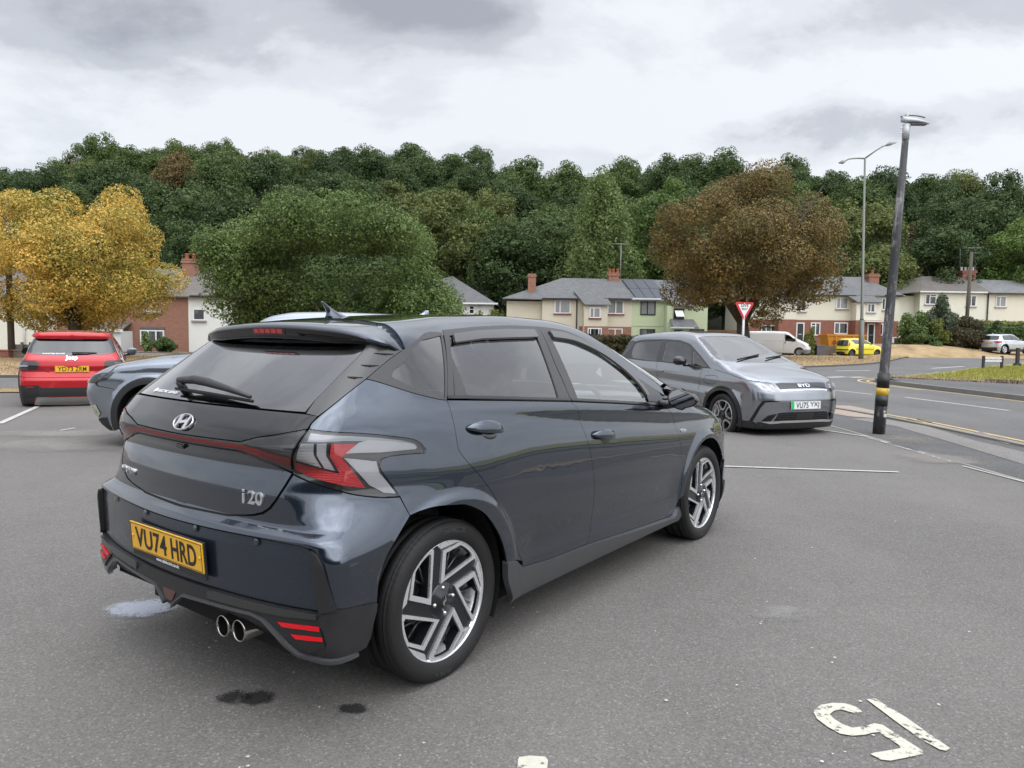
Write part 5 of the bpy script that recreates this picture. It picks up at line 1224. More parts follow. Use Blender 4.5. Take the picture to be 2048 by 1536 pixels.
# island footway right of the side road, with its kerb
sheet('footway',[(11.95,-20),(11.9,10),(11.88,17),(11.7,21.8),(12.2,23.6),(13.2,24.6),(15.9,27.6),(17,29.6),(17.2,25),(16.1,22.6),(15.9,10),(16,-20)],.11,PATHM)
KERB=simple('kerb_concrete',(.19,.18,.165),.85,0,0,.3,.25,3,.3,60);KERBD=simple('kerb_dark',(.09,.088,.082),.9,0,0,.3,.3,3,.3,60)
def kerb(pts,w_,h0,h1,mat,name='kerb'):
    P=np.array(cr(pts,3));t=np.gradient(P,axis=0);t/=np.linalg.norm(t,axis=1)[:,None];n=np.stack([-t[:,1],t[:,0]],1)*w_/2
    rs=[[(*(P[i]+n[i]),h0),(*(P[i]+n[i]*.95),h1),(*(P[i]-n[i]*.95),h1),(*(P[i]-n[i]),h0)] for i in range(len(P))]
    return fixn(MB().rings(rs,smooth=False,cap0=True,cap1=True).build(name,mat,kind='structure'))
kerb([(11.85,-20),(11.8,10),(11.78,17),(11.58,21.5),(11.75,23.4),(12.7,24.7),(15.6,27.3),(17.2,29.4)],.14,-.02,.118,KERB)
kerb([(6.66,-20),(6.66,9.0)],.12,-.02,.016,simple('kerb_pinkish',(.20,.17,.155),.9,0,0,.3,.3,2,.3,60))
kerb([(6.66,9.0),(6.63,11.3),(6.45,13.6),(5.9,15.9),(4.7,18.6),(2.0,20.6)],.12,-.02,.03,KERB)
kerb([(5.0,-8),(5.0,8.9)],.05,-.02,.007,simple('edging_strip',(.24,.225,.20),.9,0,0,.3,.35,3),'edging')
kerb([(5.0,9.6),(4.99,11.6),(4.7,14.4),(3.5,17.1),(.9,18.5)],.07,-.02,.007,simple('edging_strip',(.24,.225,.20),.9,0,0,.3,.35,3),'edging')
# yellow lines, dashes
for off in(0,.17):
    line('double_yellow_line',cr([(6.80+off,-20),(6.80+off,9.6),(6.74+off,12.0),(6.55+off,13.9),(6.0+off,16.0),(5.0+off,18.3),(3.2+off,20.1),(.6,21.0+off)],5),.075,YPAINT)
line('double_yellow_line',cr([(11.62,-20),(11.56,10),(11.54,16.5),(11.33,20.6),(11.30,22.6),(11.75,24.1),(12.9,25.4)],4),.08,YPAINT)
line('double_yellow_line',cr([(11.14,19.8),(11.10,22.7),(11.6,24.4),(12.8,25.8),(14.2,27.1)],4),.08,YPAINT)
for a,b in (((9.75,14.23),(9.33,17.27)),((8.92,18.05),(8.52,19.6)),((9.98,6.5),(9.95,11.2)),((10.0,-3),(10.0,3.2))): line('centre_line',[a,b],.09,WPAINT)
for u0,v0,u1,v1 in ((1655,755,1690,754),(1700,755,1727,754.5),(1785,758,1805,757),(1826,753.5,1848,753)): line('give_way_line',[ground(u0,v0),ground(u1,v1)],.35,WPAINT)
for u0,v0,u1,v1 in ((1673,742,1740,741),(1864,737,1928,733),(1560,746,1600,745)): line('centre_line',[ground(u0,v0),ground(u1,v1)],.22,WPAINT)
# parking bay lines in the car park
line('parking_line',[(1.0,7.77),(2.0,7.665),(3.3,7.50),(3.98,7.42)],.055,WPAINT)
line('parking_line',[(3.9,12.4),(4.62,10.86),(4.98,10.12)],.055,WPAINT)
line('parking_line',[(-7.32,10.37),(-8.3,12.7),(-9.2,14.4)],.09,WPAINT)
line('parking_line',[ground(120,862),ground(150,857)],.05,WPAINT)
line('kerbside_white_line',[ground(1735,876),ground(1850,909),ground(1905,925)],.035,WORN)
line('kerbside_white_line',[ground(1925,933),ground(2048,965),ground(2150,995)],.03,WPAINT)
# the bay number, upside down from here
G5=[(1836,1532),(1784,1536),(1741,1512),(1765,1503),(1803,1500),(1798,1494),(1757,1461),(1742,1466),(1722,1473),(1690,1473),(1664,1459),(1640,1440),(1628,1426),(1632,1416),(1645,1409),(1672,1408),(1700,1412),(1722,1422),(1724,1427),(1712,1429),(1694,1425),(1681,1421),(1668,1424),(1660,1432),(1668,1444),(1685,1456),(1704,1459),(1722,1457),(1744,1449),(1764,1454),(1800,1478),(1846,1505),(1847,1511),(1834,1516)]
G5=[(1741,1511),(1762,1522),(1781,1524),(1812,1518),(1845,1511),(1847,1505),(1800,1475),(1765,1452),(1748,1449),(1728,1455),(1705,1458),(1685,1451),(1668,1440),(1659,1431),(1668,1424),(1682,1421),(1695,1425),(1710,1429),(1722,1429),(1724,1425),(1712,1416),(1690,1409),(1665,1408),(1642,1412),(1630,1420),(1627,1427),(1634,1440),(1655,1456),(1680,1470),(1705,1474),(1730,1472),(1745,1468),(1757,1467),(1775,1478),(1797,1492),(1801,1499),(1785,1502),(1762,1506),(1748,1508)]
G1=[(1733,1401),(1751,1399),(1764,1408),(1812,1437),(1900,1499),(1893,1504),(1880,1502),(1840,1480),(1790,1444),(1757,1419)]
for nm,pp in (('bay_number',G5),('bay_number',G1),('bay_number',[(1036,1523),(1038,1517),(1060,1514),(1090,1516),(1096,1523),(1094,1545),(1034,1545)])):
    v,f=tri2d(np.array([ground(*p) for p in pp]),[],.03,0);MB().add([(x,y,.005) for x,y in v],[tuple(t) for t in f]).build(nm,CPAINT,kind='structure')
def decal(name,cx,cy,rx,ry,col,thr,sc_=7,rot=0,z=.0075,seed=0,rough=.9,kind='structure',soft=4.,amt=1.):
    m=newmat(name+'_stain');g=G(m);v=g.obj();t=g.n.new('ShaderNodeTexCoord');s=g.new('ShaderNodeVectorMath',{0:t.outputs['Generated'],1:(.5,.5,.5)},operation='SUBTRACT')
    ln=g.new('ShaderNodeVectorMath',{0:s.outputs[0]},operation='LENGTH').outputs['Value']
    n=g.noise(g.obj((1,1,1),(seed,0,0)),sc_,6,.7);n2=g.noise(g.obj(),130,3,.75)
    a=g.m('MULTIPLY',g.m('SUBTRACT',g.m('ADD',g.m('MULTIPLY',n,.75),g.m('MULTIPLY',n2,1.15)),g.m('ADD',thr+.12,g.m('MULTIPLY',g.m('POWER',g.m('MULTIPLY',ln,2.),2.),.55))),soft,clamp=True)
    p=g.new('ShaderNodeBsdfPrincipled',{'Base Color':col,'Roughness':rough});tr=g.new('ShaderNodeBsdfTransparent')
    mx_=g.new('ShaderNodeMixShader',{0:g.m('MULTIPLY',a,amt)});g.l.new(tr.outputs[0],mx_.inputs[1]);g.l.new(p.outputs[0],mx_.inputs[2]);g.l.new(mx_.outputs[0],g.o.inputs[0])
    M=Matrix.Translation((cx,cy,z))@Matrix.Rotation(rot,4,'Z');return MB().add([(-rx,-ry,0),(rx,-ry,0),(rx,ry,0),(-rx,ry,0)],[(0,1,2,3)],M=M).build(name,m,kind=kind)
decal('foam_puddle',*ground(282,1219),.22,.16,(.40,.42,.48),.52,20,soft=9,amt=.75)
decal('oil_stain',*ground(470,1397),.085,.07,(.014,.014,.014),.56,38,.0,seed=3,soft=9);decal('oil_stain',*ground(515,1398),.085,.075,(.014,.014,.014),.56,38,seed=5,soft=9);decal('oil_stain',*ground(708,1420),.075,.05,(.014,.014,.014),.56,38,seed=8,soft=9)
decal('worn_patch',*ground(90,892),1.5,.5,(.27,.25,.23),.52,1.5,rot=.1,soft=3,amt=.7);decal('worn_patch',*ground(120,868),1.2,.4,(.27,.25,.23),.5,1.8,rot=.1,soft=3,amt=.7);decal('worn_patch',*ground(1560,1228),.30,.16,(.30,.29,.27),.62,8,seed=4,amt=.5)
decal('worn_patch',*ground(1880,918),.55,.5,(.24,.22,.20),.42,3,amt=.6);decal('worn_patch',*ground(1810,878),.7,.7,(.26,.23,.20),.66,9,amt=.6)
sheet('worn_asphalt_band',[ground(1700,838),ground(1790,853),ground(1900,885),ground(2048,930),ground(2048,905),ground(1950,882),ground(1850,852),ground(1760,838)],.008,PATCHM)
# tactile paving
def tactmat():
    m=newmat('tactile');g=G(m);v=g.obj();br=g.new('ShaderNodeTexBrick',{'Vector':v,'Scale':2.5,'Color1':(.26,.20,.16,1),'Color2':(.29,.23,.18,1),'Mortar':(.15,.12,.10,1),'Mortar Size':.03},offset=0)
    br.inputs['Brick Width'].default_value=1.;br.inputs['Row Height'].default_value=1.
    d=g.new('ShaderNodeTexVoronoi',{'Vector':g.obj((15,15,1)),'Scale':1.,'Randomness':0.}).outputs[0];c=g.mix(g.m('LESS_THAN',d,.3),br.outputs[0],(.36,.30,.25));p=g.bsdf(Base_Color=c,Roughness=.85);MATS['tactile']=m;return m
sheet('tactile_paving',[ground(1660,812),ground(1700,812),ground(1765,826),ground(1762,838),ground(1700,834),ground(1655,826)],.010,tactmat())
sheet('paving_flags',[ground(1943,868),ground(1960,864),ground(2030,888),ground(2015,890)],.010,simple('flags_pink',(.21,.16,.14),.9,0,0,.3,.3,2))
# grass
def grassmat(name,cols,sc_=6):
    m=newmat(name);g=G(m);n=g.noise(g.obj(),sc_*.12,6,.65);n2=g.noise(g.obj((1,4,1)),sc_*4,4,.7);c=g.ramp(g.m('ADD',g.m('MULTIPLY',n,.75),g.m('MULTIPLY',n2,.25)),[(.33,cols[0]),(.5,cols[1]),(.68,cols[2])])
    p=g.bsdf(Base_Color=c,Roughness=.95);g.bump(p,n2,.8,.05);MATS[name]=m;return m
def blade(name,cols):
    m=newmat(name);g=G(m);r=g.new('ShaderNodeNewGeometry').outputs['Random Per Island'];n=g.noise(g.obj(),.7,4,.6)
    c=g.ramp(g.m('ADD',g.m('MULTIPLY',r,.5),g.m('MULTIPLY',n,.5)),[(.25,cols[0]),(.5,cols[1]),(.75,cols[2])])
    d=g.new('ShaderNodeBsdfDiffuse',{0:c});t=g.new('ShaderNodeBsdfTranslucent',{0:c});mx_=g.new('ShaderNodeMixShader',{0:.3});g.l.new(d.outputs[0],mx_.inputs[1]);g.l.new(t.outputs[0],mx_.inputs[2]);g.l.new(mx_.outputs[0],g.o.inputs[0]);MATS[name]=m;return m
DRY=((.20,.135,.07),(.36,.25,.13),(.46,.34,.19));LIME=((.24,.19,.08),(.28,.28,.07),(.38,.38,.08))
DRYM=grassmat('dry_grass_ground',DRY);LIMEM=grassmat('lime_grass_ground',LIME)
def blades(name,poly,n,hgt,mat,zf=lambda x,y:0,w_=.02):
    P=np.array(poly,float);lo,hi=P.min(0),P.max(0);q=np.random.rand(int(n*2.6),2)*(hi-lo)+lo;q=q[inpoly(q,P)][:n];k=len(q)
    a=np.random.rand(k)*2*pi;h_=hgt*(.4+np.random.rand(k)*.9);le=np.random.randn(k,2)*h_[:,None]*.45;z=np.array([zf(x,y) for x,y in q])
    dx=np.stack([np.cos(a),np.sin(a)],1)*w_/2;v=np.zeros((k,3,3));v[:,0,:2]=q-dx;v[:,1,:2]=q+dx;v[:,2,:2]=q+le;v[:,0,2]=z-.01;v[:,1,2]=z-.01;v[:,2,2]=z+h_
    me=bpy.data.meshes.new(name);me.from_pydata(v.reshape(-1,3).tolist(),[],np.arange(k*3).reshape(-1,3).tolist());me.materials.append(mat);o=bpy.data.objects.new(name,me);link(o);tag(o,kind='stuff');return o
def terr(name,xs,ys,zf,mat,kind='structure'):
    m=MB();m.add([(x,y,zf(x,y)) for y in ys for x in xs],[(j*len(xs)+i,j*len(xs)+i+1,(j+1)*len(xs)+i+1,(j+1)*len(xs)+i) for j in range(len(ys)-1) for i in range(len(xs)-1)],0,True);return m.build(name,mat,kind=kind)
verge_near=[(-60,11.2),(-30,16.9),(-12,20.9),(1,27.5),(9,31.5),(15,35.5),(20.5,41.3),(26.5,50.3),(33,60.3),(56,90)]
vpoly=verge_near+[(40,75),(30,60.5),(24,57.5),(10,56),(-6,52),(-18,40),(-32,30),(-60,24)]
sheet('grass_verge',vpoly,.06,DRYM);kerb(verge_near,.14,-.02,.075,KERBD)
blades('dry_grass',vpoly,60000,.075,blade('dry_blades',DRY),lambda x,y:.06,.035)
lft=[(-60,4.5),(-30,9.8),(-15,13.9),(-6,17.2),(-3.2,18.0),(-4,19.3),(-12,16.2),(-30,12.0),(-60,6.2)]
sheet('grass_strip',lft,.02,DRYM);blades('dry_grass',lft,5000,.07,MATS['dry_blades'],lambda x,y:.02,.03)
isl=[(12.6,24.6),(13.0,23.9),(14.6,21.9),(15.6,21.0),(16.3,18),(16.6,10),(17,0),(60,0),(60,70),(36,50),(26,37.5),(20,31.3),(16.5,27.6)]
def islz(x,y): return .14+.10*min(1,max(0,(x-14)/5))
v,f=tri2d(np.array(isl,float),[],2.,0);MB().add([(x,y,islz(x,y)) for x,y in v],[tuple(t) for t in f]).build('grass_island',LIMEM,kind='structure')
ip=[(13.2,24.2),(14.6,22.2),(16.3,20.4),(16.7,14),(24,14),(30,34),(24,34.5),(20,30.8),(16.5,27.2)]
blades('lime_grass',ip,34000,.085,blade('lime_blades',LIME),islz,.028)
kerb([(16.5,-10),(16.35,10),(16.1,18),(15.3,21.2),(14.4,22.2)],.12,.0,.21,KERBD)
blades('dry_grass',[(12.3,24.1),(13.2,23.0),(14.6,21.5),(15.9,20.2),(16.1,12),(16.3,12),(16.3,20.5),(14.9,22.2),(13.2,24.5)],3500,.12,blade('straw_blades',((.26,.18,.13),(.38,.28,.21),(.45,.35,.27))),lambda x,y:.12,.03)
# service road and drives behind the verge, bank on the right
sheet('service_road',[(-60,24.2),(-32,30.2),(-18,40.2),(-6,52.2),(10,56.2),(24,57.7),(30,60.7),(40,75.2),(56,92),(60,110),(-60,110)],.012,asphalt('drive_asphalt',(.17,.155,.14),.8,.4))
def bank(x,y): return .02+1.25*math.exp(-((x-34)/6.)**2)*sstep(57,60.5,y)*.8+ (.5*sstep(34,44,x)*sstep(59,66,y))
terr('grass_bank',[26+i*1.5 for i in range(30)],[56+i*1.5 for i in range(14)],lambda x,y:float(bank(x,y)) if y>57.6 else .0,DRYM)

# pale chips on the car park
rs=np.random.RandomState(77);m=MB()
for i in range(160):
    y=1.8+rs.rand()**1.6*9;x=rs.uniform(-.62,.62)*y+.4;r=.003+.006*rs.rand();a0=rs.rand()*6
    m.add([(x+r*cos(a0+q*1.7)*rs.uniform(.6,1.2),y+r*sin(a0+q*1.7)*rs.uniform(.6,1.2),.006) for q in range(4)],[(0,1,2,3)])
m.build('pale_chips',simple('pale_chip',(.5,.49,.46),.9),kind='stuff')
# ================================================================ hill
SKY=[(-400,330),(-200,320),(0,300),(70,312),(130,290),(200,272),(300,258),(370,262),(430,262),(480,256),(560,266),(650,272),(760,272),(850,284),(950,292),(1060,322),(1100,312),(1180,330),(1270,332),(1350,308),(1450,303),(1560,308),(1620,333),(1720,340),(1850,342),(1950,350),(2048,342),(2300,335),(2600,335)]
RD=172.
def ridge_z(u): return PX(u,float(np.interp(u,[p[0] for p in SKY],[p[1] for p in SKY])),RD)[1]-13.5
def hillz(x,y):
    u=1024+1460*x/max(y,40);rz=ridge_z(u);t=min(max((y-74)/(RD-74),0),1.25)
    rz*=1-float(sstep(.78,1.15,abs(x)/max(y,40)))
    return rz*(t**1.0*.92+.08*t*t) if t<=1 else rz*(1-(t-1)*.8)
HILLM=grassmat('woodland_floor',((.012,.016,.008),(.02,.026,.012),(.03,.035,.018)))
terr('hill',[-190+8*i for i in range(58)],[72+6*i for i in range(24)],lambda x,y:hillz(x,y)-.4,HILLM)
# ================================================================ foliage
def leafmat(name,c0,c1,c2,trans=.25,patch=.25,ns=.35):
    m=newmat(name);g=G(m);r=g.new('ShaderNodeNewGeometry').outputs['Random Per Island'];oi=g.new('ShaderNodeObjectInfo').outputs['Random']
    n=g.noise(g.obj(),ns,3,.6);f=g.m('ADD',g.m('MULTIPLY',r,.42),g.m('ADD',g.m('MULTIPLY',n,patch*2),g.m('MULTIPLY',g.m('SUBTRACT',oi,.5),.22)))
    c=g.ramp(f,[(.18,c0),(.48,c1),(.85,c2)])
    d=g.new('ShaderNodeBsdfPrincipled',{'Base Color':c,'Roughness':.62});d.inputs['Specular IOR Level'].default_value=.35
    t=g.new('ShaderNodeBsdfTranslucent',{0:c});mx_=g.new('ShaderNodeMixShader',{0:trans});g.l.new(d.outputs[0],mx_.inputs[1]);g.l.new(t.outputs[0],mx_.inputs[2]);g.l.new(mx_.outputs[0],g.o.inputs[0]);MATS[name]=m;return m
BARK=simple('bark',(.07,.06,.05),.9,0,0,.2,.4,5,.5,40)
def leaves(lobes,n,size,rs,fill=.35,flat=.55,droop=0.):
    """leaf quads spread over and inside many lobes. lobes: (x,y,z,rx,ry,rz)"""
    Lb=np.array(lobes,float);wt=(Lb[:,3]*Lb[:,4]+Lb[:,3]*Lb[:,5]+Lb[:,4]*Lb[:,5]);k=rs.choice(len(Lb),n,p=wt/wt.sum());B=Lb[k]
    d=rs.normal(size=(n,3));d/=np.linalg.norm(d,axis=1)[:,None]
    # keep mostly the outer/upper skin of each lobe, some inside
    rr=np.where(rs.rand(n)<fill,rs.rand(n)**.5,1.)*(1+rs.normal(size=n)*.07)
    c=B[:,:3]+d*B[:,3:]*rr[:,None]
    nn=d/B[:,3:];nn/=np.linalg.norm(nn,axis=1)[:,None];nn=nn*flat+rs.normal(size=(n,3))*.45+np.array([0,0,.25-droop]);nn/=np.linalg.norm(nn,axis=1)[:,None]
    a=np.cross(nn,rs.normal(size=(n,3)));a/=np.linalg.norm(a,axis=1)[:,None];b=np.cross(nn,a)
    s=(size*(.6+.8*rs.rand(n)))[:,None]
    v=np.stack([c-a*s*.5,c+b*s*.30-a*s*.05,c+a*s*.5,c-b*s*.30+a*s*.05],1)
    v[:,:,2]-=droop*s*rs.rand(n)[:,None]*.5
    return v.reshape(-1,3)
def crown_lobes(rs,R,H,n,lob=.33,shape='round',z0=0):
    out=[]
    for i in range(n):
        while True:
            p=rs.uniform(-1,1,3)
            if np.linalg.norm(p)<1 and np.linalg.norm(p)>.35:break
        x,y,z=p;q=1.
        if shape=='dome': z=abs(z)*1.05-.25;q=1.
        if shape=='cone': q=(1-.5*(z+1)/2)
        r=lob*R*(.7+.6*rs.rand())
        out.append((x*q*(R-r*.6),y*q*(R-r*.6),z0+(z*.5+.5)*(H-r)+r*.4,r,r,r*.78))
    return out
def meshquads(name,v,mat,smooth=False):
    me=bpy.data.meshes.new(name);k=len(v)//4;me.vertices.add(len(v));me.vertices.foreach_set('co',v.ravel());me.loops.add(k*4);me.loops.foreach_set('vertex_index',np.arange(k*4));me.polygons.add(k);me.polygons.foreach_set('loop_start',np.arange(0,k*4,4));me.polygons.foreach_set('loop_total',np.full(k,4));me.update();me.validate();me.materials.append(mat);return me
def corequads(lobes,k=.5,n=5,m=7,rs=np.random.RandomState(5)):
    """rough lumps that close the inside of a crown, as loose quads"""
    out=[]
    for (x,y,z,a,b,c) in lobes:
        g_=np.zeros((n+1,m,3))
        for i in range(n+1):
            th=.08+(pi-.16)*i/n
            for j in range(m): f=k*rs.uniform(.7,1.25);g_[i,j]=(x+a*f*sin(th)*cos(2*pi*j/m),y+b*f*sin(th)*sin(2*pi*j/m),z+c*f*cos(th))
        for i in range(n):
            for j in range(m): out+=[g_[i,j],g_[i,(j+1)%m],g_[i+1,(j+1)%m],g_[i+1,j]]
    return np.array(out)
def trunkmesh(rs,h,r,limbs,spread,top):
    b=MB();b.tube([(0,0,-.5),(r*.2,0,h*.5),(0,r*.3,h)],[r*1.25,r,r*.8],10)
    for i in range(limbs):
        a=2*pi*i/limbs+rs.rand();e=spread*(.5+.5*rs.rand());zt=h+(top-h)*(.45+.5*rs.rand())
        b.tube([(0,0,h*.85),(e*.4*cos(a),e*.4*sin(a),h+(zt-h)*.45),(e*cos(a),e*sin(a),zt)],[r*.55,r*.32,r*.08],6)
    return b
GREENS=[leafmat('leaf_dark',(0.024,0.044,0.014),(0.056,0.092,0.027),(0.108,0.158,0.045),ns=.25),leafmat('leaf_mid',(0.039,0.065,0.018),(0.082,0.126,0.032),(0.149,0.205,0.054),ns=.25),leafmat('leaf_olive',(0.056,0.071,0.020),(0.113,0.139,0.038),(0.185,0.215,0.063),ns=.25),leafmat('leaf_bright',(0.046,0.084,0.018),(0.097,0.158,0.034),(0.164,0.231,0.054),ns=.25),leafmat('leaf_russet',(0.071,0.050,0.018),(0.134,0.095,0.032),(0.195,0.147,0.054),ns=.25)]
protos=[]
for k in range(8):
    rs=np.random.RandomState(40+k);R_=5.2;H_=11.5;lb=crown_lobes(rs,R_,H_,60,.25 if k%2 else .30,'round',3.2)
    v=np.concatenate([leaves(lb,17000,.31,rs,.35,.42),corequads(lb,.42,4,6)])
    protos.append((lb,v))
WOODL=['tall round crowned tree','broad domed tree','narrow upright tree','dense leafy tree']
def plant_tree(name,x,y,z,sc_,rz,me,tr,label,cat='tree',group=None):
    t=empty(name,(x,y,z),rz,label,cat,group);
    for nm,m_ in (('crown',me),('trunk',tr)):
        if m_ is None: continue
        o=bpy.data.objects.new(nm,m_);link(o,t)
    t.scale=sc_;return t
forest={}
for k,(lb,v) in enumerate(protos):
    for g_ in range(5):
        if (k+g_)%2 and g_ in(3,4): continue
        forest[(k,g_)]=meshquads('crown',v,GREENS[g_])
tb=trunkmesh(np.random.RandomState(1),5.,.28,6,3.5,11).build('trunk_tmp',BARK);TRME=tb.data;bpy.data.objects.remove(tb)
rs=np.random.RandomState(11);cnt=0
rows=[(82,9.),(91,9.5),(101,10.),(113,10.),(126,10.),(140,10),(155,8.),(166,6.5),(176,5.5)]
for ri,(D,spc) in enumerate(rows):
    half=D*.80+6;x=-half+rs.rand()*spc
    while x<half:
        yy=D+rs.uniform(-3.5,3.5);zz=hillz(x,yy)-1.2;u=1024+1460*x/yy
        s_=rs.uniform(.85,1.15)*.95 if ri<7 else rs.uniform(.76,.90);sh_=rs.uniform(.85,1.18)
        pr=[.42,.34,.12,.10,.02] if ri<4 else [.52,.36,.09,.03,.0]
        g_=rs.choice(5,p=pr);k=rs.randint(8)
        while (k,g_) not in forest:k=rs.randint(8)
        hue=['dark green','green','olive green','bright green','russet brown'][g_];wh=['at the foot of the wooded hill behind the houses','low on the wooded hill','half way up the wooded hill','high on the wooded hill','along the top of the wooded hill against the sky'][min(4,ri//2)]
        az=['far left of the photo','behind the golden maple','left of the evergreen bush','above the evergreen bush','above the dark hatchback','above the cream house','left of the copper tree','behind the copper tree','above the leaning lamp post','above the white houses','far right of the photo'][int(np.clip(np.searchsorted([0,330,480,760,950,1130,1330,1620,1800,2000],u),0,10))]
        siz='tall ' if sh_>1.08 else 'low ' if sh_<.93 else ''
        plant_tree('woodland_tree',x,yy,zz,(s_,s_,s_*sh_),rs.rand()*6.3,forest[(k,g_)],TRME,siz+hue+' tree '+wh.replace(' against the sky','').replace(' behind the houses','').replace('the wooded hill','the hill')+', '+az,'tree','trees on the wooded hill');cnt+=1
        x+=spc*rs.uniform(.7,1.1)
print('forest',cnt)
# ---------------------------------------------------------------- single trees nearer
def big_tree(name,x,y,R_,z0,H_,nl,nleaf,size,mat,label,seed,lob=.2,trunk=(3.,.25,7),fill=.3,extra=(),core=.26,shape='round',flat=.6,sx=1.):
    rs=np.random.RandomState(seed);lb=crown_lobes(rs,R_,H_-z0,nl,lob,shape,z0)
    lb=[(a*sx,b,c,d,e,f) for a,b,c,d,e,f in lb]+list(extra)
    t=empty(name,(x,y,0),0,label,'tree');o=bpy.data.objects.new('crown',meshquads('crown',np.concatenate([leaves(lb,nleaf,size,rs,fill,flat),corequads(lb,core)]),mat));link(o,t)
    if trunk: trunkmesh(rs,trunk[0],trunk[1],trunk[2],R_*.75,H_*.9).build('trunk',BARK,t)
    return t
YEL=leafmat('leaf_yellow',(.12,.16,.035),(.34,.28,.055),(.82,.53,.13),ns=.38,patch=.42);COP=leafmat('leaf_copper',(.072,.066,.023),(.165,.125,.042),(.36,.215,.065),ns=.4,patch=.3)
BUSH=leafmat('leaf_bush',(.066,.105,.030),(.15,.215,.060),(.29,.37,.13),ns=.6);BIR=leafmat('leaf_birch',(.11,.155,.05),(.19,.245,.085),(.28,.34,.13),ns=.4,trans=.35)
D_=34.;xx=PX(145,600,D_)[0]
big_tree('golden_maple',xx,D_,5.15,1.15,8.3,74,120000,.108,YEL,'large tree turning golden yellow behind the red compact suv',3,.185,(2.0,.30,9),.30,core=.265)
D_=50.;xx=PX(1487,600,D_)[0]
big_tree('copper_tree',xx,D_,7.2,2.4,12.9,84,120000,.15,COP,'large copper brown tree behind the give way sign',5,.175,(2.6,.45,9),.3,core=.26,shape='round')
# clipped evergreen mass with a shelf shadow
D_=30.;x0,_=PX(655,600,D_);rs=np.random.RandomState(9);lb=[]
def zz_(v_,u_=655): return PX(u_,v_,30.)[1]
for i in range(260):
    u=rs.uniform(445,895);top=540+12*math.sin(u/40.) ;v_=rs.uniform(580,700)
    lb.append((PX(u,600,30.)[0]-x0,rs.uniform(-.5,3.2),max(.4,zz_(v_,u)),.6+rs.rand()*.25,.6,.5))
for i in range(150):
    u=rs.uniform(535,830);e=1-((u-690)/160.)**2;vt=400+ (1-max(0,e))*75;v_=rs.uniform(vt+18,488)
    lb.append((PX(u,600,30.)[0]-x0,rs.uniform(-3.2,2.8),zz_(v_,u),.55+rs.rand()*.3,.6,.5))
for i in range(110):
    u=rs.uniform(435,575);e=1-((u-500)/90.)**2;vt=440+(1-max(0,e))*65;v_=rs.uniform(vt+15,590)
    lb.append((PX(u,600,30.)[0]-x0,rs.uniform(-1.6,1.2),zz_(v_,u),.5+rs.rand()*.25,.55,.45))
for i in range(60):
    u=rs.uniform(800,892);vt=470+(u-800)*1.1;v_=rs.uniform(vt+15,700)
    lb.append((PX(u,600,30.)[0]-x0,rs.uniform(-1.6,1.2),zz_(v_,u),.5+rs.rand()*.25,.55,.45))
lb+=[( (PX(655,600,30.)[0]-x0)+a*.9,3.9,zz_(535),.8,.4,.5) for a in range(-4,5)]
t=empty('evergreen_bush',(x0,30.,0),0,'broad bushy evergreen tree with a clipped shelf, left of the white bungalow','tree')
link(bpy.data.objects.new('crown',meshquads('crown',np.concatenate([leaves(lb,190000,.10,rs,.25,.5),corequads(lb,.25)]),BUSH)),t);trunkmesh(rs,1.5,.25,5,1.6,3.6).build('trunk',BARK,t)
# weeping birch behind the cream house
D_=77.;xb,zt=PX(1205,358,D_);rs=np.random.RandomState(21);lb=[]
for i in range(110):
    t_=rs.rand();a=rs.rand()*6.28;r=(4.3*(1-t_)**.75+.5)*math.sqrt(rs.rand());lb.append((r*cos(a),r*sin(a),4+t_*(zt-6.3),.75,.75,1.5+rs.rand()))
t=empty('weeping_birch',(xb,D_,1.5),0,'pale green weeping birch behind the cream house','tree');link(bpy.data.objects.new('crown',meshquads('crown',leaves(lb,26000,.30,rs,.5,.3,.6),BIR)),t)
b=MB();b.tube([(0,0,0),(.2,0,8),(0,0,zt-4)],[.3,.2,.05],8)
for i in range(9):
    a=rs.rand()*6.3;z_=4+i*.9;f_=1-i/12;b.tube([(0,0,z_),(1.2*f_*cos(a),1.2*f_*sin(a),z_+1.2),(2.*f_*cos(a),2.*f_*sin(a),z_+1.4)],[.09,.06,.02],5)
b.build('trunk',simple('birch_bark',(.40,.38,.34),.8,0,0,.3,.3,3),t)
# second pale birch at the far right
D_=90.;xb,zt=PX(2005,470,D_);rs=np.random.RandomState(22);lb=[(r_*cos(a),r_*sin(a),3+q*(zt-6),.8,.8,1.4) for r_,a,q in zip(3.6*np.sqrt(rs.rand(80)),rs.rand(80)*6.28,rs.rand(80))]
t=empty('weeping_birch',(xb,D_,1.5),0,'soft olive birch behind the white semi detached houses on the right','tree');link(bpy.data.objects.new('crown',meshquads('crown',leaves(lb,18000,.30,rs,.5,.3,.5),leafmat('leaf_birch_olive',(.04,.06,.022),(.08,.105,.035),(.13,.155,.05))),),t)
b=MB();b.tube([(0,0,0),(.2,0,6),(0,0,zt-4)],[.25,.18,.05],8);b.build('trunk',BARK,t)
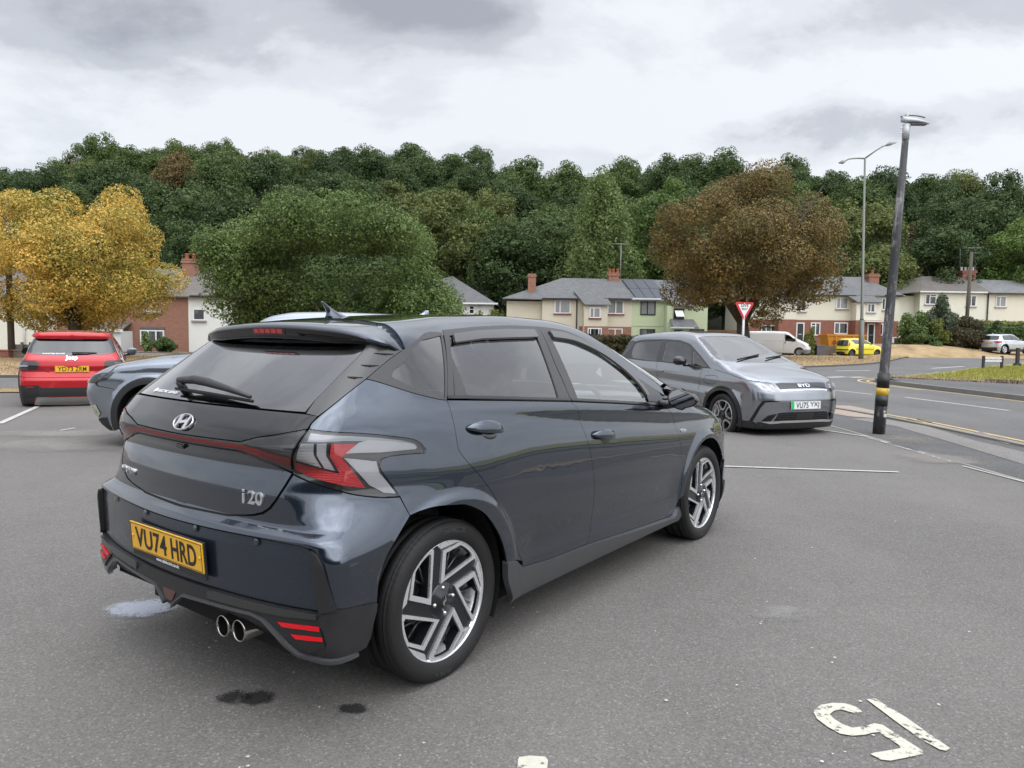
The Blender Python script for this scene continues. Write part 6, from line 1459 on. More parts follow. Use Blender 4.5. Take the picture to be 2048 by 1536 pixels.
# ---------------------------------------------------------------- shrubs and hedges
def shrub(name,x,y,z,rx,ry,h,n,size,mat,label,cat='shrub',seed=0,nl=26,group=None):
    rs=np.random.RandomState(100+seed);lb=[]
    for i in range(nl):
        a=rs.rand()*6.28;r=math.sqrt(rs.rand())*.8;q=rs.rand();lb.append((rx*r*cos(a),ry*r*sin(a),.15*h+q*h*(.78 if r<.5 else .5),rx*.26+.05,ry*.26+.05,h*.2))
    t=empty(name,(x,y,z),0,label,cat,group);link(bpy.data.objects.new('foliage',meshquads('foliage',np.concatenate([leaves(lb,n,size,rs,.2,.6),corequads(lb,.7)]),mat)),t);return t
def hedge(name,x0,y0,x1,y1,z,h,th,n,size,mat,label,seed=0):
    rs=np.random.RandomState(200+seed);L_=math.hypot(x1-x0,y1-y0);k=int(L_/.5)+1;lb=[]
    for i in range(k):
        for q in range(max(1,int(h/.45))):
            s_=(i+rs.rand()*.6)/k;lb.append((x0+(x1-x0)*s_,y0+(y1-y0)*s_+rs.uniform(-.1,.1),z+.3+q*.42+rs.uniform(-.04,.04),.42,th/2,.33))
    t=empty(name,(0,0,0),0,label,'hedge');link(bpy.data.objects.new('foliage',meshquads('foliage',np.concatenate([leaves(lb,n,size,rs,.1,.8),corequads(lb,.8)]),mat)),t);return t
HB=leafmat('leaf_hedge_brown',(.035,.035,.014),(.075,.068,.026),(.13,.11,.045));HG=leafmat('leaf_hedge_green',(.030,.060,.015),(.060,.105,.025),(.11,.16,.04));HY=leafmat('leaf_yellow_green',(.07,.09,.02),(.14,.16,.03),(.22,.24,.06));HGR=leafmat('leaf_grey_green',(.06,.08,.045),(.10,.125,.075),(.16,.18,.12))
a=PX(1140,680,50);b_=PX(1322,680,50);hedge('garden_hedge',a[0],50,b_[0],50,0,PX(1200,664,50)[1]-.25,1.4,16000,.14,HB,'clipped brownish hedge in front of the cream and green houses',1)
a=PX(990,640,66);shrub('garden_shrub',a[0],66,0,2.0,1.2,PX(990,607,66)[1],4500,.22,HY,'yellow green hedge bush between the white bungalow and the cream house',seed=1)
def sh2(u0,u1,v0,D,mat,label,seed,name='garden_shrub',n=6000,z=0.,size=.2,ry=1.4):
    x0_,_=PX(u0,v0,D);x1_,zt_=PX(u1,v0,D);z=z or (.75 if D>61 and u0>1780 else 0.)
    return shrub(name,(x0_+x1_)/2,D,z,(x1_-x0_)/2*1.05,ry,zt_-z,n,size,mat,label,seed=seed)
sh2(1855,1925,600,63.5,HGR,'tall grey green feathery shrub in front of the white house',2,n=7000)
sh2(1800,1860,625,63,BUSH,'dark ivy covered shrub beside the brick house corner',3)
sh2(1850,1905,636,62,HY,'yellow green shrub in front of the feathery shrub',4)
sh2(1893,1985,640,61.5,leafmat('leaf_bramble',(.035,.035,.016),(.065,.06,.028),(.12,.095,.05)),'big brownish bramble bush on the bank by the telegraph pole',5,n=9000)
sh2(1815,1890,662,61.5,GREENS[1],'low dark green shrub behind the dry bank',6)
sh2(1972,2004,645,62,GREENS[0],'round dark conifer bush left of the silver suv',7,n=5000)
sh2(1607,1630,656,58.5,HY,'climbing yellow green bush between the front door and the window',8,n=3500,size=.14,ry=.5)
a=PX(1900,660,66);b_=PX(2090,660,66);hedge('garden_hedge',a[0],66,b_[0]+4,66,.5,PX(2000,646,66)[1]-.7,1.5,14000,.17,HG,'bright green clipped hedge behind the silver suv',2)
hedge('garden_hedge',a[0],69,b_[0]+4,69,1.,PX(2000,630,69)[1]-1.2,1.5,12000,.17,HY,'upper loose hedge below the white houses on the right',3)
sh2(305,350,676,46,HG,'small rounded green shrub under the brick house window',9,n=3000,size=.12,ry=.6)
sh2(283,302,665,46.5,BUSH,'thin climbing shrub beside the brick house window',10,n=1200,size=.12,ry=.4)
D_=80.;a,zt=PX(947,545,D_);shrub('conifer',a,D_,0,1.0,1.0,zt,3500,.25,GREENS[0],'pointed dark conifer behind the white bungalow roof',seed=12)
# ================================================================ houses
def brickmat(name,c1,c2,mort=(.30,.26,.22),sc_=1.):
    m=newmat(name);g=G(m);v=g.obj();s=g.new('ShaderNodeSeparateXYZ',{0:v});cb=g.new('ShaderNodeCombineXYZ',{0:g.m('ADD',s.outputs[0],s.outputs[1]),1:s.outputs[2]}).outputs[0]
    b=g.new('ShaderNodeTexBrick',{'Vector':cb,'Scale':4.4*sc_,'Color1':(*c1,1),'Color2':(*c2,1),'Mortar':(*mort,1),'Mortar Size':.02,'Bias':-.1});b.inputs['Row Height'].default_value=.33;b.inputs['Brick Width'].default_value=.95
    n=g.noise(v,.9,5,.7);p=g.bsdf(Base_Color=g.mix(g.m('MULTIPLY',n,.45),b.outputs[0],(.10,.05,.035)),Roughness=.9);g.bump(p,b.outputs[1],-.3,.01);MATS[name]=m;return m
def render_(name,col,st=.25):
    m=newmat(name);g=G(m);v=g.obj();n=g.noise(v,1.3,7,.7);n2=g.noise(g.obj((3,3,.35)),1.5,5,.65);n3=g.noise(v,22,3,.7)
    f=g.m('ADD',g.m('MULTIPLY',n,.5),g.m('MULTIPLY',n2,.5));c=g.mix(g.m('MULTIPLY',g.m('SUBTRACT',f,.45),3.*st,clamp=True),col,tuple(x*.62 for x in col));c=g.mix(g.m('MULTIPLY',g.m('GREATER_THAN',n3,.60),.22),c,tuple(x*.6 for x in col))
    p=g.bsdf(Base_Color=c,Roughness=.9);g.bump(p,n3,.4,.02);MATS[name]=m;return m
def slate(name,col,rh=4.):
    m=newmat(name);g=G(m);v=g.obj();s=g.new('ShaderNodeSeparateXYZ',{0:v});cb=g.new('ShaderNodeCombineXYZ',{0:g.m('ADD',s.outputs[0],g.m('MULTIPLY',s.outputs[1],.3)),1:g.m('MULTIPLY',s.outputs[2],1.5)}).outputs[0]
    b=g.new('ShaderNodeTexBrick',{'Vector':cb,'Scale':rh,'Color1':(*col,1),'Color2':(*[x*1.45 for x in col],1),'Mortar':(*[x*.30 for x in col],1),'Mortar Size':.045});b.inputs['Row Height'].default_value=.75;b.inputs['Brick Width'].default_value=1.1
    n=g.noise(v,.6,6,.7);p=g.bsdf(Base_Color=g.mix(g.m('MULTIPLY',n,.5),b.outputs[0],(.13,.12,.10)),Roughness=.75);g.bump(p,b.outputs[1],-.5,.03);MATS[name]=m;return m
BR=brickmat('brick_red',(.30,.095,.055),(.22,.065,.045));BRO=brickmat('brick_orange',(.34,.15,.095),(.26,.11,.07),(.34,.28,.22));BRG=brickmat('brick_grey',(.18,.15,.12),(.13,.11,.10))
CREAM=render_('render_cream',(.60,.54,.42),.2);PALE=render_('render_pale_cream',(.66,.63,.52),.15);GREENR=render_('render_green',(.47,.53,.34),.12);WHITER=render_('render_white',(.70,.69,.64),.2);WHITEY=render_('render_offwhite',(.66,.65,.54),.25)
SLATE=slate('roof_slate',(.095,.10,.108));SLATB=slate('roof_brown_tile',(.105,.092,.082));SLATL=slate('roof_light_tile',(.15,.155,.165))
UPVC=simple('white_upvc',(.72,.72,.72),.4);UBLK=simple('black_upvc',(.02,.02,.022),.4);SILLR=simple('red_sill',(.16,.035,.025),.8);SILLG=simple('stone_sill',(.26,.24,.21),.85);DOORM=simple('dark_door',(.012,.025,.028),.4);GUT=simple('gutter_black',(.015,.015,.015),.5);FASC=simple('white_fascia',(.65,.65,.64),.5);POT=simple('chimney_pot',(.33,.10,.05),.8)
WG=newmat('window_glass_dark');g=G(WG);nn_=g.noise(g.obj((1,1,.3)),2.,3);pz=g.bsdf(Base_Color=g.mix(g.m('GREATER_THAN',nn_,.52),(.012,.014,.016),(.075,.08,.08)),Roughness=.08);pz.inputs['Specular IOR Level'].default_value=.8
WG2=newmat('window_glass_curtain');g=G(WG2);wv_=g.new('ShaderNodeTexWave',{'Vector':g.obj(),'Scale':3.,'Distortion':2.},bands_direction='X').outputs[0];pz=g.bsdf(Base_Color=g.mix(wv_,(.10,.105,.10),(.34,.35,.34)),Roughness=.1);pz.inputs['Specular IOR Level'].default_value=.8
class House:
    """front wall at local y=0 facing -y; built from picture picks at distance D"""
    def __init__(s,name,D,u0,label,rz=0,cat='house'):
        s.D=D;s.x0=PX(u0,640,D)[0];s.e=empty(name,(s.x0,D,0),rz,label,cat)
    def X(s,u,v=640,dy=0):return PX(u,v,s.D+dy)[0]-s.x0
    def Z(s,u,v,dy=0):return PX(u,v,s.D+dy)[1]
    def wallbox(s,u0,u1,z0,z1,y0,y1,mat,name='wall'):
        a,b=s.X(u0,640,y0),s.X(u1,640,y0);m=MB();m.box(((a+b)/2,(y0+y1)/2,(z0+z1)/2),(b-a,y1-y0,z1-z0));return m.build(name,mat,s.e)
    def win(s,u0,v0,u1,v1,y=0,frame=UPVC,glass=WG,sill=SILLG,mull=(.5,),trans=None,openp=False):
        a,b=s.X(u0,(v0+v1)/2,y),s.X(u1,(v0+v1)/2,y);zt,zb=s.Z((u0+u1)/2,v0,y),s.Z((u0+u1)/2,v1,y);w_=b-a;h_=zt-zb;t=.085
        m=MB();m.box(((a+b)/2,y-.015,(zt+zb)/2),(w_-.04,.03,h_-.04));o=m.build('window',glass,s.e)
        f=MB();f.box(((a+b)/2,y-.035,zt-t/2),(w_,.07,t));f.box(((a+b)/2,y-.035,zb+t/2),(w_,.07,t));f.box((a+t/2,y-.035,(zt+zb)/2),(t,.07,h_-2*t));f.box((b-t/2,y-.035,(zt+zb)/2),(t,.07,h_-2*t))
        for q in mull: f.box((a+w_*q,y-.036,(zt+zb)/2),(t,.066,h_-2*t))
        if trans: f.box((a+w_*trans[0],y-.037,zt-h_*trans[1]),(w_*trans[2],.06,t*.8))
        f.build('frame',frame,o)
        if sill:
            k=MB();k.box(((a+b)/2,y-.07,zb-.05),(w_+.16,.14,.09));k.build('sill',sill,o)
        return o
    def door(s,u0,v0,u1,v1,y=0,mat=DOORM,frame=UPVC):
        a,b=s.X(u0,v1,y),s.X(u1,v1,y);zt,zb=s.Z(u0,v0,y),s.Z(u0,v1,y);w_=b-a;h_=zt-zb
        f=MB();f.box((a+.05,y-.03,(zt+zb)/2),(.1,.06,h_));f.box((b-.05,y-.03,(zt+zb)/2),(.1,.06,h_));f.box(((a+b)/2,y-.03,zt-.05),(w_-.2,.06,.1))
        m=MB();m.box(((a+b)/2,y-.012,(zt+zb)/2-.05),(w_-.2,.024,h_-.1));o=m.build('door',mat,s.e);f.build('frame',frame,o);k=MB();k.box(((a+b)/2,y-.03,zb+h_*.48),(.28,.02,.06));k.build('letter_plate',SATCHR,o);return o
    def roof(s,pts,faces,mat,name='roof',th=.08):
        """pts are local x,y,z; slab given thickness by doubling downwards"""
        n=len(pts);m=MB();m.add(list(pts)+[(x,y,z-th) for x,y,z in pts],list(faces)+[tuple(n+i for i in f)[::-1] for f in faces]);
        ed={}
        for f in faces:
            for i in range(len(f)):
                a,b=f[i],f[(i+1)%len(f)];ed[(a,b)]=1
        for (a,b) in ed:
            if (b,a) not in ed: m.add([(*pts[a][:2],pts[a][2]),(*pts[b][:2],pts[b][2]),(pts[b][0],pts[b][1],pts[b][2]-th),(pts[a][0],pts[a][1],pts[a][2]-th)],[(0,1,2,3)])
        return fixn(m.build(name,mat,s.e))
    def chimney(s,u0,u1,v0,zb,y,mat=BRO,pots=1,potv=None,d=None):
        a,b=s.X(u0,v0,y),s.X(u1,v0,y);zt=s.Z(u0,v0,y);w_=b-a;d=d or w_;m=MB();m.box(((a+b)/2,y,(zt+zb)/2),(w_*.86,d*.86,zt-zb));m.box(((a+b)/2,y,zt-.16),(w_,d,.16));m.box(((a+b)/2,y,zt+.0),(w_*.92,d*.92,.10));o=m.build('chimney',mat,s.e)
        for i in range(pots):
            p=MB().lathe([(.13,0),(.11,.30),(.14,.33),(.14,.40),(.10,.40)],14,0,'z',M=Matrix.Translation((a+w_*(i+.5)/pots,y,zt+.04)));fixn(p.build('chimney_pot',POT if mat!=BR else FASC,o))
        return o
    def bar(s,pts,r,mat,name):
        m=MB();m.tube(pts,r,6);return m.build(name,mat,s.e)
    def strip(s,u0,u1,v,y,h,d,mat,name):
        a,b=s.X(u0,v,y),s.X(u1,v,y);z=s.Z((u0+u1)/2,v,y);m=MB();m.box(((a+b)/2,y-d/2,z),(b-a,d,h));return m.build(name,mat,s.e)
# --- cream and green semi detached pair
h=House('semi_detached_house',66,1084,'cream and pale green rendered semi detached pair with solar panels on a slate roof')
ze=h.Z(1150,599);X=h.X
mid=1263
h.wallbox(1084,mid,-.2,ze,0,8,CREAM);h.wallbox(mid,1415,-.2,ze-.02,.003,7.99,GREENR)
h.wallbox(1168,1215,-.2,h.Z(1190,612,-1.2),-1.2,.0,CREAM,'porch_bay');h.wallbox(1334,1415,-.2,h.Z(1370,612,-1.2),-1.2,0,GREENR,'porch_bay')
m=MB();bx0,bx1=X(1158),X(mid);zb_=h.Z(1200,653);m.box(((bx0+bx1)/2,-.02,(zb_-.2)/2),(bx1-bx0-.01,.05,zb_+.2));m.box((X(1190),-1.22,(zb_-.2)/2),(X(1215)-X(1168)+.03,.05,zb_+.2));m.build('brick_plinth',BRO,h.e)
# left return wall (hip end) seen obliquely
m=MB();m.box((-1.6,4.2,ze/2-.1),(3.2,7.4,ze-.15));m.build('side_wall',CREAM,h.e)
zr=h.Z(1125,556,4.);o_=.35;xl,xr=-3.3,X(1440);rl,rr_=X(1124,556,4.),X(1405,556,4.)
pts=[(xl-.3,-.0,ze+.05),(-.25,-o_,ze),(xr,-o_,ze),(xr,8.3,ze),(xl-.3,8.3,ze),(rl,4.,zr),(rr_,4.,zr-.1)]
h.roof(pts,[(0,1,5),(1,2,6,5),(2,3,6),(3,4,5,6),(4,0,5)],SLATE)
for (ua,ub,uc) in ((1158,1219,1168),(1333,1384,1334)):
    zl=h.Z(1190,609,-1.3);xa,xb=X(ua),X(ub);h.roof([(xa+.35,-1.45,zl),(xb,-1.45,zl),(xb-.6,.9,zl+1.35),(xa-.5,.9,zl+1.35)],[(0,1,2,3)],SLATE,'porch_roof')
h.strip(1084,1157,597.5,-.36,.12,.1,GUT,'gutter');h.strip(1209,1263,598,-.36,.12,.1,GUT,'gutter');h.strip(1265,1322,597.5,-.36,.12,.1,FASC,'gutter')
h.bar([(X(1153),-.1,.0),(X(1153),-.1,ze-.1)],.06,GUT,'downpipe')
h.win(1109,599.5,1141,627,0,UPVC,WG2,SILLR,(.35,));h.win(1215,601,1247,628,0,UPVC,WG2,SILLR,(.52,));h.win(1179,615,1201,636,-1.2,UPVC,WG2,SILLR,(.4,));h.win(1215,657,1245,672,0,UPVC,WG,None,(.5,));h.win(1175,656,1203,676,-1.245,UPVC,WG,None,(.2,.8))
h.win(1281,601,1311,630,0,UBLK,WG2,None,(.45,));h.win(1347,617,1368,638,-1.2,UBLK,WG,None,());h.win(1280,658,1310,672,0,UBLK,WG,None,(.5,));h.win(1380,658,1408,676,-1.2,UBLK,WG,None,(.5,));h.door(1348,660,1364,690,-1.2,DOORM,UBLK)
a,b=X(1350,620,-1.35),X(1366,632,-1.35);m=MB();z1,z2=h.Z(1358,621,-1.4),h.Z(1358,633,-1.4);m.add([(a,-1.26,z1),(b,-1.26,z1),(b+.1,-1.55,z2),(a+.1,-1.55,z2),(a,-1.23,z1),(b,-1.23,z1),(b+.1,-1.52,z2),(a+.1,-1.52,z2)],[(0,1,2,3),(4,5,6,7),(0,1,5,4),(2,3,7,6),(1,2,6,5),(0,3,7,4)]);m.build('open_window',UPVC,h.e)
zc_=h.Z(1370,655,-2.2);h.roof([(X(1337),-2.2,zc_),(X(1386),-2.2,zc_),(X(1380),-1.2,zc_+.75),(X(1334),-1.2,zc_+.75)],[(0,1,2,3)],SLATE,'door_canopy');h.strip(1341,1388,655.5,-2.22,.1,.05,FASC,'canopy_fascia')
h.strip(1263,1415,652,0.,.06,.04,GREENR,'string_course')
h.chimney(1055,1073,549,1.5,1.4,BRO,0,d=.85);h.chimney(1215,1239,547,zr-.6,4.,BRO,3,d=1.)
x_=X(1242,500,4.);h.bar([(x_,4.,zr-.5),(x_,4.,h.Z(1242,488,4.))],.035,simple('aerial_metal',(.30,.31,.31),.5,.6),'aerial_mast')
b=MB();zt=h.Z(1242,488,4.);b.tube([(x_-.9,4,zt),(x_+.8,4,zt)],.03,5)
for q in range(7): b.tube([(x_-.8+q*.22,3.75,zt),(x_-.8+q*.22,4.25,zt)],.02,4)
b.build('aerial',MATS['aerial_metal'],h.e)
# solar panels on the roof slope
PAN=newmat('solar_panel');g=G(PAN);bk_=g.new('ShaderNodeTexBrick',{'Vector':g.obj(kind='Generated'),'Scale':6.,'Color1':(.03,.035,.05,1),'Color2':(.035,.04,.055,1),'Mortar':(.10,.10,.11,1),'Mortar Size':.01},offset=0);g.bsdf(Base_Color=bk_.outputs[0],Roughness=.5)
sl=(zr-ze)/(4.+o_)
def onroof(u,t,lift=.10): y=-o_+t*(4.+o_);return (X(u,560+40*(1-t),y),y,ze+sl*(y+o_)+lift)
for row,(t0,t1,ua,ub,n_,sk) in enumerate(((.50,.93,1243,1306,3,14),(.06,.48,1258,1357,5,14))):
    for i in range(n_):
        w_=(ub-ua)/n_;q0,q1=ua+i*w_+.5,ua+(i+1)*w_-.5
        c=[onroof(q0+sk,t0),onroof(q1+sk,t0),onroof(q1,t1),onroof(q0,t1)];d=[(x,y,z-.05) for x,y,z in c];m=MB().add(c+d,[(0,1,2,3),(7,6,5,4),(0,1,5,4),(1,2,6,5),(2,3,7,6),(3,0,4,7)]);fixn(m.build('solar_panel',PAN,h.e))
# --- brick and cream pair on the right
h=House('semi_detached_house',68,1500,'brick and pale cream semi detached pair with dark front doors behind the yellow car');X=h.X
ze=h.Z(1650,590);h.wallbox(1500,1796,-.2,ze,0,8,PALE)
zb_=h.Z(1700,641);m=MB();m.box(((X(1500)+X(1796))/2,-.02,(zb_-.2)/2),(X(1796)-X(1500)+.06,.06,zb_+.2));m.build('brick_ground_floor',BR,h.e)
for ua,ub in((1558,1592),(1712,1762)):
    h.wallbox(ua,ub,-.2,h.Z(1740,605,-1.1),-1.1,0,PALE,'porch_bay');m=MB();m.box(((X(ua,640,-1.1)+X(ub,640,-1.1))/2,-.565,(zb_-.2)/2),(X(ub,640,-1.1)-X(ua,640,-1.1)+.05,1.12,zb_+.2));m.build('brick_ground_floor',BR,h.e)
    zl=h.Z(1740,604,-1.2);xa,xb=X(ua-2,604,-1.3),X(ub+4,604,-1.3);h.roof([(xa+.2,-1.35,zl),(xb,-1.35,zl),(xb-.9,.9,zl+1.4),(xa-.9,.9,zl+1.4)],[(0,1,2,3)],SLATE,'porch_roof')
zr=h.Z(1640,553,4.);pts=[(X(1490),-.35,ze),(X(1806),-.35,ze),(X(1806),8.3,ze),(X(1490),8.3,ze),(X(1540,553,4.),4.,zr),(X(1722,560,4.),4.,zr)]
h.roof(pts,[(0,1,5,4),(1,2,5),(2,3,4,5),(3,0,4)],SLATE)
h.strip(1560,1712,590.5,-.36,.12,.1,GUT,'gutter');h.strip(1770,1806,591,-.36,.12,.1,GUT,'gutter');h.bar([(X(1557),-.12,0),(X(1557),-.12,ze)],.06,GUT,'downpipe')
h.win(1672,595,1696,618,0,UPVC,WG2,SILLG,(.35,));h.win(1734,607,1750,625,-1.1,UPVC,WG,SILLG,(.45,));h.win(1763,596,1778,620,0,UPVC,WG,SILLG,(.45,));h.win(1592,600,1612,623,0,UPVC,WG,SILLG,(.5,))
h.win(1668,645,1695,668,-.05,UPVC,WG,None,(.38,));h.win(1621,645,1640,671,-.05,UPVC,WG,None,(.5,),(.25,.25,.5));h.win(1759,647,1775,671,-.05,UPVC,WG,None,(.35,));h.win(1522,650,1552,672,-.05,UPVC,WG,None,(.33,.66))
h.door(1591,645,1607,690,-.06);h.door(1733,647,1748,691,-1.13)
a=X(1728,643,-1.6);m=MB();m.box(((X(1728,643,-1.6)+X(1764,643,-1.6))/2,-1.5,h.Z(1740,643,-1.5)),(X(1764,643,-1.6)-a,.8,.10));m.build('door_canopy',FASC,h.e)
h.chimney(1733,1756,549,ze,3.,BRO,1,d=1.);
# --- white pair far right
h=House('semi_detached_house',78,1838,'off white semi detached pair with mossy brown roof above the hedges on the right');X=h.X
ze=h.Z(1900,584);h.wallbox(1838,1975,-.2,ze,0,8,WHITEY);h.wallbox(1975,2140,-.2,ze,.003,8,PALE)
m=MB();m.box((-1.6,4.6,ze/2-.25),(3.2,7,ze-.3));m.build('side_wall',WHITEY,h.e)
zr=h.Z(1900,553,4.);h.roof([(-3.6,.8,ze-.35),(-.1,-.35,ze),(X(1975),-.35,ze),(X(1975),4,zr-.02),(X(1843,553,4.),4.,zr),(-3.4,8.3,ze),(X(1975),8.3,ze)],[(0,1,4),(1,2,3,4),(4,3,6,5),(5,0,4)],SLATB)
h.roof([(X(1975)+.02,-.35,ze-.03),(X(2140),-.35,ze-.03),(X(2140),8.3,ze),(X(1975)+.02,8.3,ze),(X(1975)+.02,4,zr-.25),(X(2045,560,4.),4,zr-.4)],[(0,1,5,4),(1,2,5),(2,3,4,5)],SLATL)
h.strip(1840,1975,584,-.37,.14,.08,FASC,'fascia');h.strip(1976,2140,588,-.37,.12,.08,GUT,'gutter');h.bar([(X(1973),-.1,0),(X(1973),-.1,ze)],.07,GUT,'downpipe')
h.win(1850,588,1872,609,0,UPVC,WG,SILLG,(.42,),(.7,.25,.5));h.win(1932,591,1952,613,0,UPVC,WG,SILLG,(.5,),(.25,.28,.5));h.win(1991,592,2012,614,0,UPVC,WG2,SILLG,(.42,))
h.chimney(1919,1949,542,zr-.5,4.,BR,4,d=1.1);h.chimney(1788,1801,548,1.,6.5,BRO,1,d=1.)
b=MB()
for u_ in(1920,1950): b.tube([(X(u_,560,4),4,zr),(X(u_,495,4),4,h.Z(u_,496,4.))],.04,5)
b.tube([(X(1919,495,4),4,h.Z(1920,496,4.)),(X(1968,495,4),4,h.Z(1966,496,4.))],.035,5);b.build('aerial',MATS['aerial_metal'],h.e)
h.chimney(2040,2060,550,ze,5.,BRO,1,d=1.)
# --- white bungalow behind the evergreen
h=House('bungalow',74,880,'white rendered bungalow with hipped slate roof behind the evergreen tree');X=h.X
ze=h.Z(940,608);h.wallbox(880,987,-.2,ze,0,8,WHITER);zr=h.Z(880,556,4.)
h.roof([(X(925),-.5,ze),(X(996),-.5,ze-.02),(X(996),8.5,ze),(X(830),8.5,ze),(X(905,565,4),4,zr+.2),(X(860),-.5,ze+2.2)],[(0,1,4),(1,2,4),(2,3,4),(3,5,4),(5,0,4)],SLATE);h.strip(924,996,607,-.5,.16,.1,FASC,'fascia')
h.win(938,611,949,628,0,UPVC,WG,SILLG,(),(.5,.45,1.));h.bar([(X(959),-.1,0),(X(959),-.1,ze)],.05,FASC,'downpipe')
# --- brick and white terrace on the left
h=House('terraced_house',48,170,'red brick and white rendered terrace with tall chimney behind the golden tree');X=h.X
ze=h.Z(400,593);h.wallbox(100,377,-.6,ze,0,8,BRO);h.wallbox(377,520,-.6,ze,.003,8,WHITER);zr=h.Z(400,538,4.)
h.roof([(X(90),-.35,ze),(X(530),-.35,ze),(X(530),8.3,ze),(X(90),8.3,ze),(X(90),4,zr),(X(530),4,zr)],[(0,1,5,4),(2,3,4,5)],SLATB)
h.strip(380,520,593,-.36,.10,.1,GUT,'gutter');h.chimney(367,395,520,zr-.8,3.2,BRO,2,d=.9)
h.win(386,617,411,641,0,UPVC,WG,SILLG,());h.win(281,660,329,690,-.02,UPVC,WG,None,(.33,.66));h.win(286,620,322,624,0,UPVC,WG,SILLG,(.5,))
h.strip(281,330,656,0,.12,.06,simple('lead_grey',(.10,.11,.12),.6),'lintel')
# lean-to porch at its left
m=MB();xa,xb=X(168,680,-1.5),X(246,680,-1.5);zp=h.Z(205,660,-1.5);m.box(((xa+xb)/2,-.76,zp/2-.3),(xb-xa-.3,1.5,zp+.5));m.build('porch',FASC,h.e);h.roof([(xa,-1.7,zp),(xb,-1.7,zp),(xb-.2,-.02,zp+.55),(xa+.2,-.02,zp+.55)],[(0,1,2,3)],SLATB,'porch_roof')
h.strip(168,246,661,-1.66,.16,.06,FASC,'porch_fascia')
# --- cream gable at the far left
h=House('terraced_house',46,-110,'pale cream rendered house at the far left edge behind the telegraph pole');X=h.X
zt=h.Z(40,600);h.wallbox(-110,74,-.5,zt,0,8,PALE);h.roof([(X(-120),-.3,zt),(X(80),-.3,zt),(X(80),8.3,zt),(X(-120),8.3,zt),(X(-120),4,zt+2.4),(X(80),4,zt+2.4)],[(0,1,5,4),(2,3,4,5)],SLATB);h.bar([(X(50),-.1,0),(X(50),-.1,zt)],.05,FASC,'downpipe')
# garden walls and fence on the left
def gwall(name,u0,u1,vt,D,mat,label,th=.22,z0=0):
    a,b=PX(u0,vt,D),PX(u1,vt,D);m=MB();z1=(a[1]+b[1])/2;m.box(((a[0]+b[0])/2,D,(z0+z1)/2),(b[0]-a[0],th,z1-z0));m.box(((a[0]+b[0])/2,D,z1+.03),(b[0]-a[0]+.06,th+.08,.06));return m.build(name,mat,label=label,cat='wall')
gwall('garden_wall',230,385,706,44,BRG,'low weathered brick garden wall right of the red compact suv')
gwall('garden_wall',2,20,702,33,BR,'dark red brick pier and wall at the left edge of the photo');gwall('garden_wall',20,62,702,33.3,BRG,'grey stone garden wall beside the telegraph pole on the left')
a=PX(28,686,37);b_=PX(62,686,37);fe=empty('garden_fence',(a[0],37,0),0,'grey timber fence panels behind the stone garden wall','fence');w_=b_[0]-a[0]
for i in range(3): m=MB();m.box((w_*i/2,-.04,a[1]/2),(.1,.1,a[1]+.1));m.build('post',simple('fence_wood',(.20,.18,.16),.9,0,0,.3,.3,4),fe)
m=MB()
for i in range(int(w_/.12)): m.box((.06+i*.12,.03,a[1]/2-.03),(.11,.02,a[1]-.08))
m.build('boards',MATS['fence_wood'],fe)
fe=empty('garden_fence',(PX(1415,690,60)[0],60,0),0,'brown timber fence behind the copper tree','fence');m=MB();zf_=PX(1440,660,60)[1]
for i in range(22): m.box((.07+i*.14,0,zf_/2),(.13,.03,zf_))
m.build('boards',simple('fence_brown',(.22,.13,.08),.9,0,0,.3,.3,4),fe)
for i in range(3): m=MB();m.box((i*1.5,-.06,zf_/2),(.1,.1,zf_));m.build('post',MATS['fence_brown'],fe)
# ================================================================ street furniture
# leaning lamp post
bx,by=ground(1757,868);tx_,tz_=PX(1815,262,10.45)
PAINTB=newmat('scuffed_post');g=G(PAINTB);n=g.noise(g.obj((2.5,2.5,1.2)),2.2,7,.75,.8);n2=g.noise(g.obj((9,9,1.0)),2.,5,.7)
f=g.m('MULTIPLY',g.m('SUBTRACT',g.m('ADD',g.m('MULTIPLY',n,.6),g.m('MULTIPLY',n2,.4)),.50),10.,clamp=True);g.bsdf(Base_Color=g.mix(f,(.025,.025,.027),(.23,.215,.21)),Roughness=.55)
e=empty('lamp_post',(bx,by,0),0,'leaning scuffed black lamp post with grey lantern and yellow band in the car park','street lamp')
dx,dy,dz=tx_-bx,0.,tz_
def LP(t): return (dx*t,dy*t,dz*t)
m=MB();m.tube([(-dx*.02,0,-.1),LP(.20)],.083,24);m.build('post_base',PAINTB,e)
m=MB();m.tube([LP(.20),LP(.207),LP(.6),LP(1.)],[.083,.066,.060,.042],20);m.build('pole',PAINTB,e)
for t0,t1,mt,nm in ((.132,.156,simple('band_yellow',(.55,.36,.03),.5,0,0,.5,.25,20),'reflective_band'),(.156,.205,simple('band_black',(.012,.012,.012),.4),'tape_band'),(.095,.132,simple('band_black',(.012,.012,.012),.4),'tape_band')):
    m=MB();m.tube([LP(t0),LP(t1)],.0845,24);m.build(nm,mt,e)
rs=np.random.RandomState(3)
for (t_,a_,w_,h_) in ((.078,-70,.028,.03),(.150,-40,.05,.03),(.065,-60,.05,.05)):
    m=MB();m.box((0,-.0855,0),(w_,.002,h_),M=Matrix.Translation(LP(t_))@Matrix.Rotation(radians(a_+80),4,'Z'));m.build('sticker_scrap',simple('sticker_scrap',(.5,.48,.46),.7,0,0,.4,.3,30),e)
LG=simple('lantern_grey',(.42,.43,.44),.45,.3,0,.5,.1,10);LD=simple('lantern_dark',(.10,.105,.11),.5)
m=MB();m.tube([LP(.975),(dx*1.0,0,dz+.10)],[.047,.052],16);hd=m.build('lantern_bracket',LG,e)
rs_=[]
